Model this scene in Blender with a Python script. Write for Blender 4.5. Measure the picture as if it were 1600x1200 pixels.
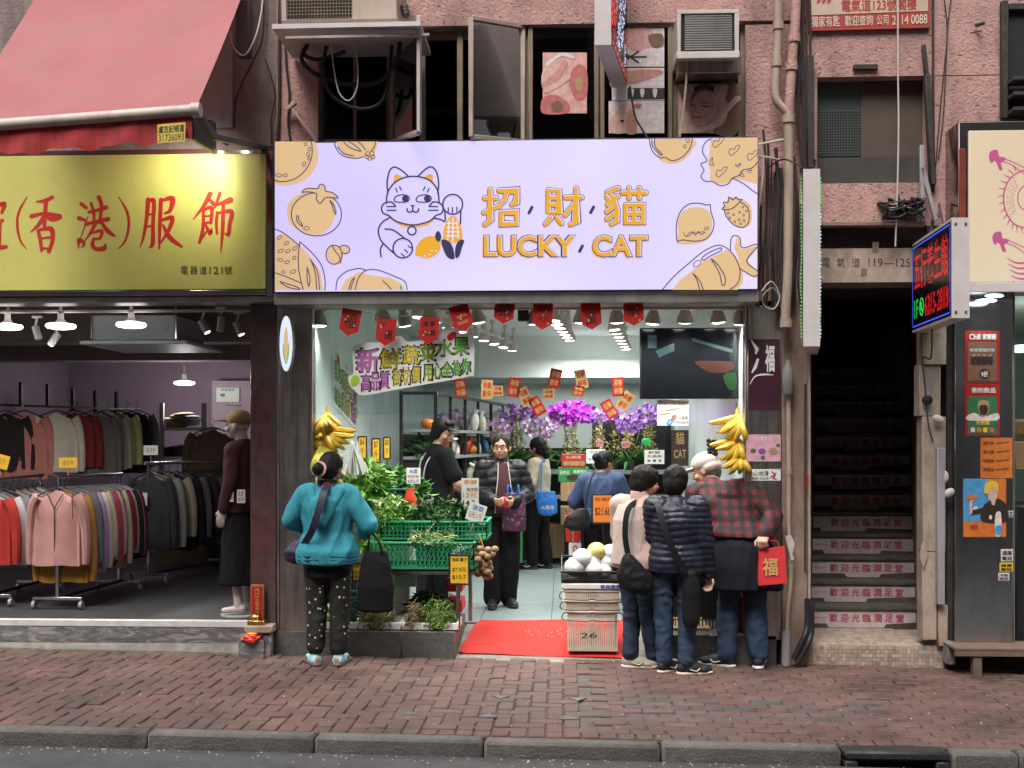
import bpy, bmesh, math, random
from mathutils import Vector, Matrix, noise
from mathutils.geometry import tessellate_polygon
R = math.radians
rnd = random.Random(7)
scene = bpy.context.scene
for _o in list(bpy.data.objects): bpy.data.objects.remove(_o)

# ------------------------------------------------------------ camera, sky, sun, exposure
F = 1743.0; CAM = Vector((0.0, -8.3, 1.626)); TH = 0.046; HOR = 690.0
cd = bpy.data.cameras.new('camera'); cam = bpy.data.objects.new('camera', cd)
scene.collection.objects.link(cam); scene.camera = cam
cam.location = CAM; cam.rotation_euler = (R(90), 0, TH)
cd.sensor_width = 36; cd.lens = F/1600*36; cd.shift_y = (HOR-600)/1600
cd.clip_start = .1; cd.clip_end = 400
world = bpy.data.worlds.new('World'); scene.world = world; world.use_nodes = True
wn = world.node_tree.nodes; wl = world.node_tree.links
bgn = wn['Background']; sky = wn.new('ShaderNodeTexSky'); sky.sky_type = 'NISHITA'; sky.sun_disc = False
SUN_EL, SUN_AZ = R(58), R(200)
sky.sun_elevation = SUN_EL; sky.sun_rotation = SUN_AZ; sky.air_density = 1; sky.dust_density = 6; sky.ozone_density = 1
hs = wn.new('ShaderNodeHueSaturation'); hs.inputs['Saturation'].default_value = .2
wl.new(sky.outputs[0], hs.inputs['Color']); wl.new(hs.outputs[0], bgn.inputs[0]); bgn.inputs[1].default_value = .09
sd = bpy.data.lights.new('sun', 'SUN'); sun = bpy.data.objects.new('sun', sd); scene.collection.objects.link(sun)
sd.energy = .9; sd.angle = R(25); sd.color = (1, .92, .87)
sdir = Vector((math.sin(SUN_AZ)*math.cos(SUN_EL), math.cos(SUN_AZ)*math.cos(SUN_EL), math.sin(SUN_EL)))
sun.location = sdir*30; sun.rotation_euler = sdir.to_track_quat('Z', 'Y').to_euler()
vs_ = scene.view_settings; vs_.view_transform = 'Standard'; vs_.look = 'None'; vs_.gamma = 1; vs_.use_curve_mapping = False
vs_.exposure = 1.3
cy = scene.cycles
cy.max_bounces = 7; cy.diffuse_bounces = 4; cy.glossy_bounces = 3; cy.transmission_bounces = 4; cy.transparent_max_bounces = 10
cy.sample_clamp_indirect = 6; cy.caustics_reflective = False; cy.caustics_refractive = False
cy.use_denoising = True; cy.denoiser = 'OPENIMAGEDENOISE'; cy.use_adaptive_sampling = True; cy.adaptive_threshold = .01

# ------------------------------------------------------------ pixel -> world helpers
FW = Vector((-math.sin(TH), math.cos(TH), 0)); RT = Vector((math.cos(TH), math.sin(TH), 0)); UP = Vector((0, 0, 1))
def ray(px, py): return FW + RT*((px-800)/F) + UP*((HOR-py)/F)
def P(px, py, Y=0.0):
    d = ray(px, py); return CAM + d*((Y-CAM.y)/d.y)
def G(px, py, z=0.0):
    d = ray(px, py); return CAM + d*((z-CAM.z)/d.z)
def S(Y, px=800): return (Y-CAM.y)/ray(px, HOR).y/F          # metres per pixel on plane Y
def gz(x): return -0.0121*x
C = scene.collection
ORG = {}

# ------------------------------------------------------------ mesh builder
def frame(d):
    d = d.normalized(); a = Vector((0, 0, 1)) if abs(d.z) < .95 else Vector((1, 0, 0))
    u = d.cross(a).normalized(); return u, d.cross(u).normalized()
def V(*a): return Vector(a if len(a) > 1 else a[0])
class MB:
    def __init__(s): s.v = []; s.f = []; s.m = []; s.cur = 0
    def add(s, vs, fs):
        n = len(s.v); s.v += [Vector(p) for p in vs]; s.f += [[n+i for i in q] for q in fs]; s.m += [s.cur]*len(fs); return s
    def mat(s, i): s.cur = i; return s
    def box(s, c, d, b=0, rot=None):
        c = Vector(c); hx, hy, hz = d[0]/2, d[1]/2, d[2]/2
        if b <= 0:
            vs = [(x*hx, y*hy, z*hz) for x in (-1, 1) for y in (-1, 1) for z in (-1, 1)]
            fs = [(0,1,3,2),(4,6,7,5),(0,4,5,1),(2,3,7,6),(0,2,6,4),(1,5,7,3)]
        else:
            b = min(b, hx*.9, hy*.9, hz*.9); vs = []; ix = {}
            for x in (-1,1):
                for y in (-1,1):
                    for z in (-1,1):
                        for a in range(3):
                            q = [x*(hx-b), y*(hy-b), z*(hz-b)]; q[a] += (x,y,z)[a]*b
                            ix[(x,y,z,a)] = len(vs); vs.append(tuple(q))
            fs = []
            for a in range(3):
                o = [k for k in range(3) if k != a]
                for sg in (-1,1):
                    ring = []
                    for p, q in ((-1,-1),(1,-1),(1,1),(-1,1)):
                        t = [0,0,0]; t[a] = sg; t[o[0]] = p; t[o[1]] = q; ring.append(ix[(*t, a)])
                    fl = (sg > 0) ^ (a == 1)
                    fs.append(ring if fl else ring[::-1])
            for a in range(3):        # edges along axis a
                o = [k for k in range(3) if k != a]
                for p in (-1,1):
                    for q in (-1,1):
                        t0 = [0,0,0]; t1 = [0,0,0]; t0[a] = -1; t1[a] = 1
                        for t in (t0,t1): t[o[0]] = p; t[o[1]] = q
                        fs.append([ix[(*t0,o[0])], ix[(*t1,o[0])], ix[(*t1,o[1])], ix[(*t0,o[1])]])
            for x in (-1,1):
                for y in (-1,1):
                    for z in (-1,1): fs.append([ix[(x,y,z,0)], ix[(x,y,z,1)], ix[(x,y,z,2)]])
            ff = []
            for q in fs:              # orient outwards
                p0, p1, p2 = (Vector(vs[q[i]]) for i in range(3)); n = (p1-p0).cross(p2-p0); ce = sum((Vector(vs[i]) for i in q), Vector())/len(q)
                ff.append(q if n.dot(ce) > 0 else q[::-1])
            fs = ff
        if rot is not None: vs = [rot @ Vector(p) for p in vs]
        return s.add([c+Vector(p) for p in vs], fs)
    def bb(s, a, b, bev=0):          # box from two corners
        a = Vector(a); b = Vector(b); return s.box((a+b)/2, [abs(b[i]-a[i]) for i in range(3)], bev)
    def bar(s, a, b, w, h=None, bev=0):
        a = Vector(a); b = Vector(b); d = b-a; h = h or w
        u, v = frame(d); m = Matrix((u, v, d.normalized())).transposed()
        return s.box((a+b)/2, (w, h, d.length), bev, m)
    def tube(s, path, r, n=8, cap=True):
        path = [Vector(p) for p in path]; k = len(path); rs = r if isinstance(r, (list, tuple)) else [r]*k
        base = len(s.v); prev = None; vs = []
        for i, p in enumerate(path):
            d = path[min(i+1, k-1)]-path[max(i-1, 0)]
            if d.length < 1e-9: d = Vector((0,0,1))
            d.normalize()
            if prev is None: u, w = frame(d)
            else:
                u = prev-d*prev.dot(d)
                u = u.normalized() if u.length > 1e-6 else frame(d)[0]
                w = d.cross(u)
            prev = u
            for j in range(n):
                a = 2*math.pi*j/n; vs.append(p+(u*math.cos(a)+w*math.sin(a))*rs[i])
        fs = [[i*n+j, i*n+(j+1) % n, (i+1)*n+(j+1) % n, (i+1)*n+j] for i in range(k-1) for j in range(n)]
        if cap: fs += [list(range(n))[::-1], [(k-1)*n+j for j in range(n)]]
        return s.add(vs, fs)
    def cyl(s, a, b, r, r2=None, n=16): return s.tube([a, b], [r, r if r2 is None else r2], n)
    def lathe(s, c, prof, n=20, axis='z', rot=None):
        c = Vector(c); vs = []
        for (r, h) in prof:
            for j in range(n):
                a = 2*math.pi*j/n; p = Vector((r*math.cos(a), r*math.sin(a), h))
                if axis == 'y': p = Vector((p.x, -p.z, p.y))
                if rot is not None: p = rot @ p
                vs.append(c+p)
        k = len(prof)
        fs = [[i*n+j, i*n+(j+1) % n, (i+1)*n+(j+1) % n, (i+1)*n+j] for i in range(k-1) for j in range(n)]
        fs += [list(range(n))[::-1], [(k-1)*n+j for j in range(n)]]
        return s.add(vs, fs)
    def ell(s, c, r, rot=None, nu=12, nv=8):
        c = Vector(c); r = (r, r, r) if not isinstance(r, (tuple, list, Vector)) else r; vs = [Vector((0,0,-r[2]))]
        for i in range(1, nv):
            t = math.pi*i/nv
            for j in range(nu):
                a = 2*math.pi*j/nu; vs.append(Vector((r[0]*math.sin(t)*math.cos(a), r[1]*math.sin(t)*math.sin(a), -r[2]*math.cos(t))))
        vs.append(Vector((0,0,r[2]))); L = len(vs)-1
        fs = [[0, 1+(j+1) % nu, 1+j] for j in range(nu)]
        for i in range(nv-2):
            fs += [[1+i*nu+j, 1+i*nu+(j+1) % nu, 1+(i+1)*nu+(j+1) % nu, 1+(i+1)*nu+j] for j in range(nu)]
        fs += [[1+(nv-2)*nu+j, 1+(nv-2)*nu+(j+1) % nu, L] for j in range(nu)]
        if rot is not None: vs = [rot @ p for p in vs]
        return s.add([c+p for p in vs], fs)
    def loft(s, rings, cap=True):
        n = len(rings[0]); vs = [p for r in rings for p in r]; k = len(rings)
        fs = [[i*n+j, i*n+(j+1) % n, (i+1)*n+(j+1) % n, (i+1)*n+j] for i in range(k-1) for j in range(n)]
        if cap: fs += [list(range(n))[::-1], [(k-1)*n+j for j in range(n)]]
        return s.add(vs, fs)
    def quad(s, *p): return s.add(p, [list(range(len(p)))])
    def grid(s, fn, nu, nv):
        vs = [fn(i/nu, j/nv) for i in range(nu+1) for j in range(nv+1)]
        return s.add(vs, [[i*(nv+1)+j, (i+1)*(nv+1)+j, (i+1)*(nv+1)+j+1, i*(nv+1)+j+1] for i in range(nu) for j in range(nv)])
    def prism(s, pts, ext):          # pts: planar polygon (may be concave), ext: extrusion vector
        pts = [Vector(p) for p in pts]; ext = Vector(ext); n = len(pts)
        tr = tessellate_polygon([pts]); vs = pts+[p+ext for p in pts]
        fs = [list(t) for t in tr]+[[i+n for i in t][::-1] for t in tr]+[[i, (i+1) % n, (i+1) % n+n, i+n] for i in range(n)]
        return s.add(vs, fs)
    def mesh(s, name, mats, org=Vector(), smooth=True, ang=38):
        me = bpy.data.meshes.new(name); me.from_pydata([tuple(p-org) for p in s.v], [], s.f)
        mats = mats if isinstance(mats, (list, tuple)) else [mats]
        for m in mats: me.materials.append(m)
        if len(mats) > 1: me.polygons.foreach_set('material_index', s.m)
        if smooth:
            me.shade_smooth(); me.set_sharp_from_angle(angle=R(ang))
        me.update(); return me
    def part(s, name, mats, parent, smooth=True, ang=38, kind=None, label=None):
        org = ORG[parent.name]; o = bpy.data.objects.new(name, s.mesh(name, mats, org, smooth, ang)); C.objects.link(o)
        o.parent = parent; ORG[o.name] = org
        if kind: o['kind'] = kind
        if label: o['label'] = label
        return o
    def thing(s, name, mats, label, cat, group=None, org=None, smooth=True, ang=38, kind=None):
        if org is None:
            mn = [min(p[i] for p in s.v) for i in range(3)]; mx = [max(p[i] for p in s.v) for i in range(3)]
            org = Vector(((mn[0]+mx[0])/2, (mn[1]+mx[1])/2, mn[2]))
        o = bpy.data.objects.new(name, s.mesh(name, mats, org, smooth, ang)); C.objects.link(o); o.location = org
        ORG[o.name] = Vector(org); tag(o, label, cat, group)
        if kind: o['kind'] = kind
        return o
    def struct(s, name, mats, smooth=True, parent=None):
        if parent: return s.part(name, mats, parent, smooth)
        o = bpy.data.objects.new(name, s.mesh(name, mats, Vector(), smooth)); C.objects.link(o); o['kind'] = 'structure'; ORG[o.name] = Vector(); return o
def tag(o, label, cat, group=None):
    o['label'] = label; o['category'] = cat
    if group: o['group'] = group
def thing(name, label, cat, loc, group=None):
    o = bpy.data.objects.new(name, None); o.empty_display_size = .1; C.objects.link(o); o.location = loc; ORG[o.name] = Vector(loc)
    tag(o, label, cat, group); return o
def dup(root, loc, label=None, rz=None, scale=None):
    def cp(o, par):
        c = o.copy(); C.objects.link(c); ORG[c.name] = Vector(loc)
        if par: c.parent = par
        for ch in o.children: cp(ch, c)
        return c
    r = cp(root, None); r.location = loc
    if rz is not None: r.rotation_euler.z = rz
    if scale is not None: r.scale = (scale,)*3 if not isinstance(scale, tuple) else scale
    if label: r['label'] = label
    return r
def cr(pts, n=6, closed=False):       # catmull-rom through points (any dimension)
    pts = [tuple(p) for p in pts]; k = len(pts); out = []
    for i in range(k if closed else k-1):
        if closed: a, b, c, d = pts[i-1], pts[i], pts[(i+1) % k], pts[(i+2) % k]
        else: a, b, c, d = pts[max(i-1,0)], pts[i], pts[i+1], pts[min(i+2,k-1)]
        for j in range(n):
            t = j/n
            out.append(tuple(.5*(2*q+(r-p)*t+(2*p-5*q+4*r-s_)*t*t+(3*q-p-3*r+s_)*t**3) for p,q,r,s_ in zip(a,b,c,d)))
    if not closed: out.append(pts[-1])
    return out

# ------------------------------------------------------------ procedural materials
MATS = {}
def M(name, col, rough=.6, metal=0., var=.14, vs=5., bump=0., bs=60., emit=0., ecol=None, dirt=0., ds=(2,2,.5), dcol=(.02,.016,.013), dth=.5,
      island=0., coat=0., spec=.5, trans=0., pits=0.):
    if name in MATS: return MATS[name]
    m = bpy.data.materials.new(name); m.use_nodes = True; nt = m.node_tree; N = nt.nodes; L = nt.links; b = N['Principled BSDF']
    b.inputs['Roughness'].default_value = rough; b.inputs['Metallic'].default_value = metal
    b.inputs['Specular IOR Level'].default_value = spec
    if coat: b.inputs['Coat Weight'].default_value = coat
    tc = N.new('ShaderNodeTexCoord')
    out = None
    rgb = N.new('ShaderNodeRGB'); rgb.outputs[0].default_value = (*col, 1); out = rgb.outputs[0]
    def mult(fac_socket, amt):
        nonlocal out
        mr = N.new('ShaderNodeMapRange'); mr.inputs[3].default_value = 1-amt; mr.inputs[4].default_value = 1+amt*.8; L.new(fac_socket, mr.inputs[0])
        mx = N.new('ShaderNodeMix'); mx.data_type = 'RGBA'; mx.blend_type = 'MULTIPLY'; mx.inputs[0].default_value = 1
        L.new(out, mx.inputs[6]); cb = N.new('ShaderNodeCombineColor'); [L.new(mr.outputs[0], cb.inputs[i]) for i in range(3)]
        L.new(cb.outputs[0], mx.inputs[7]); out = mx.outputs[2]
    if var:
        nz = N.new('ShaderNodeTexNoise'); nz.inputs['Scale'].default_value = vs; nz.inputs['Detail'].default_value = 6; nz.inputs['Roughness'].default_value = .65
        L.new(tc.outputs['Object'], nz.inputs['Vector'])
        mr0 = N.new('ShaderNodeMapRange'); mr0.inputs[1].default_value = .28; mr0.inputs[2].default_value = .72; L.new(nz.outputs[0], mr0.inputs[0]); mult(mr0.outputs[0], var)
    if island:
        ge = N.new('ShaderNodeNewGeometry'); mult(ge.outputs['Random Per Island'], island)
    if dirt:
        mp = N.new('ShaderNodeMapping'); mp.inputs['Scale'].default_value = ds; L.new(tc.outputs['Object'], mp.inputs[0])
        n2 = N.new('ShaderNodeTexNoise'); n2.inputs['Scale'].default_value = 2.2; n2.inputs['Detail'].default_value = 9; n2.inputs['Roughness'].default_value = .7; L.new(mp.outputs[0], n2.inputs['Vector'])
        r2 = N.new('ShaderNodeMapRange'); r2.inputs[1].default_value = dth-.06; r2.inputs[2].default_value = dth+.2; r2.inputs[4].default_value = dirt; L.new(n2.outputs[0], r2.inputs[0])
        mx = N.new('ShaderNodeMix'); mx.data_type = 'RGBA'; L.new(r2.outputs[0], mx.inputs[0]); L.new(out, mx.inputs[6]); mx.inputs[7].default_value = (*dcol, 1); out = mx.outputs[2]
    if pits:
        mp = N.new('ShaderNodeMapping'); mp.inputs['Scale'].default_value = (26,26,46); L.new(tc.outputs['Object'], mp.inputs[0]); n4 = N.new('ShaderNodeTexNoise'); n4.inputs['Scale'].default_value = 1; n4.inputs['Detail'].default_value = 2; L.new(mp.outputs[0], n4.inputs['Vector'])
        r4 = N.new('ShaderNodeMapRange'); r4.inputs[1].default_value = .64; r4.inputs[2].default_value = .70; r4.inputs[4].default_value = pits; L.new(n4.outputs[0], r4.inputs[0])
        mx = N.new('ShaderNodeMix'); mx.data_type = 'RGBA'; L.new(r4.outputs[0], mx.inputs[0]); L.new(out, mx.inputs[6]); mx.inputs[7].default_value = (.09,.05,.045,1); out = mx.outputs[2]
    L.new(out, b.inputs['Base Color'])
    if bump:
        n3 = N.new('ShaderNodeTexNoise'); n3.inputs['Scale'].default_value = bs; n3.inputs['Detail'].default_value = 5; L.new(tc.outputs['Object'], n3.inputs['Vector'])
        bp = N.new('ShaderNodeBump'); bp.inputs['Strength'].default_value = min(1, bump); bp.inputs['Distance'].default_value = .01; L.new(n3.outputs[0], bp.inputs['Height']); L.new(bp.outputs[0], b.inputs['Normal'])
    if emit:
        if ecol is None: L.new(out, b.inputs['Emission Color'])
        else: b.inputs['Emission Color'].default_value = (*ecol, 1)
        b.inputs['Emission Strength'].default_value = emit
    if trans:
        tl = N.new('ShaderNodeBsdfTranslucent'); L.new(out, tl.inputs[0]); ms = N.new('ShaderNodeMixShader'); ms.inputs[0].default_value = trans; L.new(b.outputs[0], ms.inputs[1]); L.new(tl.outputs[0], ms.inputs[2]); L.new(ms.outputs[0], N['Material Output'].inputs[0])
    MATS[name] = m; return m
def srgb(r, g, b):
    f = lambda c: (c/255)/12.92 if c <= 10 else ((c/255+.055)/1.055)**2.4
    return (f(r), f(g), f(b))
def glass_mat(name='pane_glass', tint=(.93,.97,.96), refl=1.0):
    m = bpy.data.materials.new(name); m.use_nodes = True; N = m.node_tree.nodes; L = m.node_tree.links
    N.remove(N['Principled BSDF']); o = N['Material Output']
    t = N.new('ShaderNodeBsdfTransparent'); t.inputs[0].default_value = (*tint, 1)
    g = N.new('ShaderNodeBsdfGlossy'); g.inputs['Roughness'].default_value = .02; g.inputs[0].default_value = (refl, refl, refl, 1)
    fr = N.new('ShaderNodeFresnel'); fr.inputs[0].default_value = 1.45; mx = N.new('ShaderNodeMixShader')
    L.new(fr.outputs[0], mx.inputs[0]); L.new(t.outputs[0], mx.inputs[1]); L.new(g.outputs[0], mx.inputs[2]); L.new(mx.outputs[0], o.inputs[0])
    MATS[name] = m; return m
glass_mat()
def checker_mat(name, cols, scale, rough=.8):
    """woven plaid: dark bands crossing on a red ground (object space x / z)"""
    m = bpy.data.materials.new(name); m.use_nodes = True; N = m.node_tree.nodes; L = m.node_tree.links; b = N['Principled BSDF']; b.inputs['Roughness'].default_value = rough
    tc = N.new('ShaderNodeTexCoord'); sp = N.new('ShaderNodeSeparateXYZ'); L.new(tc.outputs['Object'], sp.inputs[0])
    def band(sock):
        k = N.new('ShaderNodeMath'); k.operation = 'MULTIPLY'; k.inputs[1].default_value = scale; L.new(sock, k.inputs[0])
        f = N.new('ShaderNodeMath'); f.operation = 'FRACT'; L.new(k.outputs[0], f.inputs[0])
        g = N.new('ShaderNodeMath'); g.operation = 'GREATER_THAN'; g.inputs[1].default_value = .5; L.new(f.outputs[0], g.inputs[0]); return g.outputs[0]
    ad = N.new('ShaderNodeMath'); ad.operation = 'ADD'; L.new(band(sp.outputs[0]), ad.inputs[0]); L.new(band(sp.outputs[2]), ad.inputs[1])
    dv = N.new('ShaderNodeMath'); dv.operation = 'DIVIDE'; dv.inputs[1].default_value = 2; L.new(ad.outputs[0], dv.inputs[0])
    rp = N.new('ShaderNodeValToRGB'); rp.color_ramp.interpolation = 'CONSTANT'; e = rp.color_ramp.elements
    e[0].position = 0; e[0].color = (*cols[0], 1); e[1].position = .4; e[1].color = (*cols[1], 1); q = e.new(.9); q.color = (*cols[2], 1)
    L.new(dv.outputs[0], rp.inputs[0]); L.new(rp.outputs[0], b.inputs['Base Color']); MATS[name] = m; return m

# ------------------------------------------------------------ flat print: text, strokes and filled outlines on a plane
_tc = {}
def text_geo(s, bold=0.0, shear=0.0):
    key = (s, bold, shear)
    if key in _tc: return _tc[key]
    c = bpy.data.curves.new('lettering', 'FONT'); c.body = s; c.size = 1; c.offset = bold; c.shear = shear; c.resolution_u = 3
    o = bpy.data.objects.new('lettering', c); C.objects.link(o)
    dg = bpy.context.evaluated_depsgraph_get(); me = bpy.data.meshes.new_from_object(o.evaluated_get(dg))
    vs = [(v.co.x, v.co.y) for v in me.vertices]; fs = [list(p.vertices) for p in me.polygons]
    bpy.data.objects.remove(o); bpy.data.curves.remove(c); bpy.data.meshes.remove(me)
    _tc[key] = (vs, fs); return vs, fs
class Art:
    """printed artwork; mapf(u, v) -> point on the surface, nrm -> outward normal"""
    def __init__(s, mapf, nrm, step=2.5e-5, tf=None):
        s.map = mapf; s.n = Vector(nrm).normalized(); s.mb = {}; s.k = 0; s.step = step; s.tf = tf or (0, 0, 1)
    def use(s, ox, oy, sc): s.tf = (ox, oy, sc); return s
    def pt(s, p, off): return s.map(s.tf[0]+p[0]/s.tf[2], s.tf[1]+p[1]/s.tf[2])+s.n*off
    def raw(s, pts, fs, mat, layer):
        s.k += 1; off = .0012+layer*.0012+s.k*s.step
        s.mb.setdefault(mat, MB()).add([s.pt(p, off) for p in pts], fs)
    def poly(s, pts, mat, layer=0):
        tr = tessellate_polygon([[Vector((p[0], p[1], 0)) for p in pts]]); s.raw(pts, [list(t) for t in tr], mat, layer)
    def blob(s, pts, mat, layer=0, n=5): s.poly(cr(pts, n, True), mat, layer)
    def circle(s, x, y, r, mat, layer=0, n=20, ry=None):
        s.poly([(x+r*math.cos(2*math.pi*i/n), y+(ry or r)*math.sin(2*math.pi*i/n)) for i in range(n)], mat, layer)
    def rect(s, x0, y0, x1, y1, mat, layer=0): s.raw([(x0,y0),(x1,y0),(x1,y1),(x0,y1)], [[0,1,2,3]], mat, layer)
    def stroke(s, pts, w, mat, layer=0, closed=False, smooth=0, cap=True):
        if smooth: pts = cr(pts, smooth, closed)
        if closed: pts = list(pts)+[pts[0]]
        k = len(pts); ws = [p[2] if len(p) > 2 else w for p in pts]; vs = []; fs = []
        for i in range(k):
            if closed and i in (0, k-1): a, b = pts[k-2], pts[1]
            else: a, b = pts[max(i-1,0)], pts[min(i+1,k-1)]
            dx, dy = b[0]-a[0], b[1]-a[1]; l = math.hypot(dx, dy) or 1; nx, ny = -dy/l, dx/l
            j = 1.0
            if 0 < i < k-1 or closed:
                p, q = (pts[k-2] if i == 0 else pts[i-1]), (pts[1] if i == k-1 else pts[i+1]); ux, uy = q[0]-pts[i][0], q[1]-pts[i][1]; ul = math.hypot(ux, uy) or 1
                j = 1/max(.55, abs((-uy/ul)*nx+(ux/ul)*ny))
            h = ws[i]/2*j
            vs += [(pts[i][0]+nx*h, pts[i][1]+ny*h), (pts[i][0]-nx*h, pts[i][1]-ny*h)]
        fs = [[2*i, 2*i+1, 2*i+3, 2*i+2] for i in range(k-1)]
        if cap and not closed:
            for e, o in ((0, 1), (k-1, k-2)):
                cx, cy_ = pts[e][0], pts[e][1]; a0 = math.atan2(cy_-pts[o][1], cx-pts[o][0]); b0 = len(vs)
                vs += [(cx+ws[e]/2*math.cos(a0+t), cy_+ws[e]/2*math.sin(a0+t)) for t in [math.pi*(q/6-.5) for q in range(7)]]
                fs.append(list(range(b0, b0+7)))
        s.raw(vs, fs, mat, layer)
    def text(s, t, x0, y0, x1, y1, mat, layer=0, bold=0.0, skew=0.0, shear=0.0):
        cjk = any(ord(c) > 0x2e80 for c in t); vs, fs = text_geo(t, 0.0 if cjk else bold, shear)
        if not vs: return
        a = min(p[0] for p in vs); b = max(p[0] for p in vs); c = min(p[1] for p in vs); d = max(p[1] for p in vs)
        ex, ey = bold*(x1-x0)/(b-a)*.9, bold*abs(y1-y0)/(d-c)*.9
        for ox, oy in (((-ex,-ey),(ex,-ey),(ex,ey),(-ex,ey)) if cjk and bold > .005 else ((0,0),)):
            s.raw([(x0+(p[0]-a)/(b-a)*(x1-x0)+ox, y1+(p[1]-c)/(d-c)*(y0-y1)+skew*(p[0]-a)/(b-a)+oy) for p in vs], fs, mat, layer)
    def build(s, parent, name='print'):
        for m, mb in s.mb.items(): mb.part(name if len(s.mb) == 1 else name, MATS[m], parent, smooth=False)
        s.mb = {}
def onplane(Y): return lambda u, v: P(u, v, Y)
def quadmap(a, b, c, d, w=1.0, h=1.0):    # a top-left, b top-right, c bottom-right, d bottom-left
    a, b, c, d = map(Vector, (a, b, c, d))
    return lambda u, v: (a*(1-u/w)+b*(u/w))*(1-v/h)+(d*(1-u/w)+c*(u/w))*(v/h)
# ============================================================ materials of the setting
M('asphalt', (.06,.06,.064), .75, var=.4, vs=9, bump=.6, bs=160, dirt=.5, ds=(.6,2,1), dcol=(.11,.105,.10), dth=.52)
M('kerb_stone', (.14,.13,.118), .9, var=.45, vs=7, bump=.8, bs=70, dirt=.85, ds=(1.5,1.5,1.5), dcol=(.035,.032,.03))
M('mortar', (.11,.095,.082), .95, var=.4, vs=14, bump=.5, bs=120)
M('pink_plaster', (.50,.295,.262), .93, var=.2, vs=3, bump=1, bs=55, dirt=.75, ds=(1.3,1.3,.55), dcol=(.15,.095,.085), dth=.52, pits=.75)
M('grey_plaster', (.30,.235,.215), .93, var=.2, vs=3, bump=.7, bs=55, dirt=.8, pits=.5, ds=(1.5,1.5,.6), dcol=(.09,.07,.065))
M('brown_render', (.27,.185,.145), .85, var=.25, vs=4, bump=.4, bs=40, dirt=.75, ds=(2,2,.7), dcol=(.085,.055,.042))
M('cream_stone', (.42,.33,.26), .75, var=.22, vs=6, bump=.25, bs=40, dirt=.75, ds=(2,2,1), dcol=(.13,.09,.07))
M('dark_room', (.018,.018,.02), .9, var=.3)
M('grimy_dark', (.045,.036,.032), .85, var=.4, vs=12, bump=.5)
M('steel', (.46,.45,.44), .24, 1, var=.22, vs=3, dirt=.7, ds=(2,2,1.2), dcol=(.10,.09,.085), dth=.56)
M('steel_dark', (.48,.43,.40), .36, 1, var=.3, vs=4, dirt=.85, ds=(7,7,.5), dcol=(.16,.14,.13))  # tall dirt streaks also imitate the sheen of brushed steel
M('granite_grey', (.12,.118,.112), .42, var=.45, vs=30, dirt=.6, ds=(1.5,1.5,2), dcol=(.05,.047,.044))
M('granite_red_reflect', (.10,.04,.04), .12, var=.5, vs=7, dirt=.8, ds=(2.6,2.6,.8), dcol=(.09,.085,.085), dth=.47, coat=.6)  # red base paints in street reflections; the stone itself is dark grey
M('concrete', (.26,.245,.215), .95, var=.35, vs=8, bump=.5, bs=60, dirt=.6, dcol=(.1,.09,.08))
M('shop_white', (.72,.78,.75), .5, var=.05)
M('shop_marble', (.62,.72,.71), .25, var=.14, vs=2.2)
M('shop_floor_tile', (.27,.33,.32), .35, var=.12, vs=4)
M('grout', (.1,.11,.11), .9)
M('ceil_white', (.70,.74,.70), .8, var=.05)
M('lavender_wall', (.34,.25,.34), .9, var=.1)
M('clothes_ceiling', (.30,.27,.24), .9, var=.15)
M('clothes_floor', (.045,.045,.047), .45, var=.3, vs=9)
M('white_strip', (.62,.6,.58), .6, var=.2, vs=12)
M('tile_small', (.40,.32,.255), .6, var=.3, vs=20, island=.3)
M('riser_white', (.58,.5,.5), .7, var=.14, vs=7, dirt=.5, ds=(3,3,3), dcol=(.22,.17,.16), dth=.52)
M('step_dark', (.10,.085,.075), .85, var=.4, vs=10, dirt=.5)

def marble_mat():
    m = bpy.data.materials.new('grey_marble'); m.use_nodes = True; N = m.node_tree.nodes; L = m.node_tree.links; b = N['Principled BSDF']; b.inputs['Roughness'].default_value = .45
    tc = N.new('ShaderNodeTexCoord'); mp = N.new('ShaderNodeMapping'); mp.inputs['Scale'].default_value = (1.2, 1, 4); mp.inputs['Rotation'].default_value = (0, R(35), 0); L.new(tc.outputs['Object'], mp.inputs[0])
    w = N.new('ShaderNodeTexNoise'); w.inputs['Scale'].default_value = 4; w.inputs['Detail'].default_value = 9; w.inputs['Distortion'].default_value = 2.2; L.new(mp.outputs[0], w.inputs['Vector'])
    r = N.new('ShaderNodeValToRGB'); e = r.color_ramp.elements; e[0].position = .36; e[0].color = (.10,.098,.10,1); e[1].position = .66; e[1].color = (.36,.35,.34,1); q = e.new(.5); q.color = (.17,.165,.17,1)
    L.new(w.outputs[0], r.inputs[0]); L.new(r.outputs[0], b.inputs['Base Color']); MATS['grey_marble'] = m
marble_mat()
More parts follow.
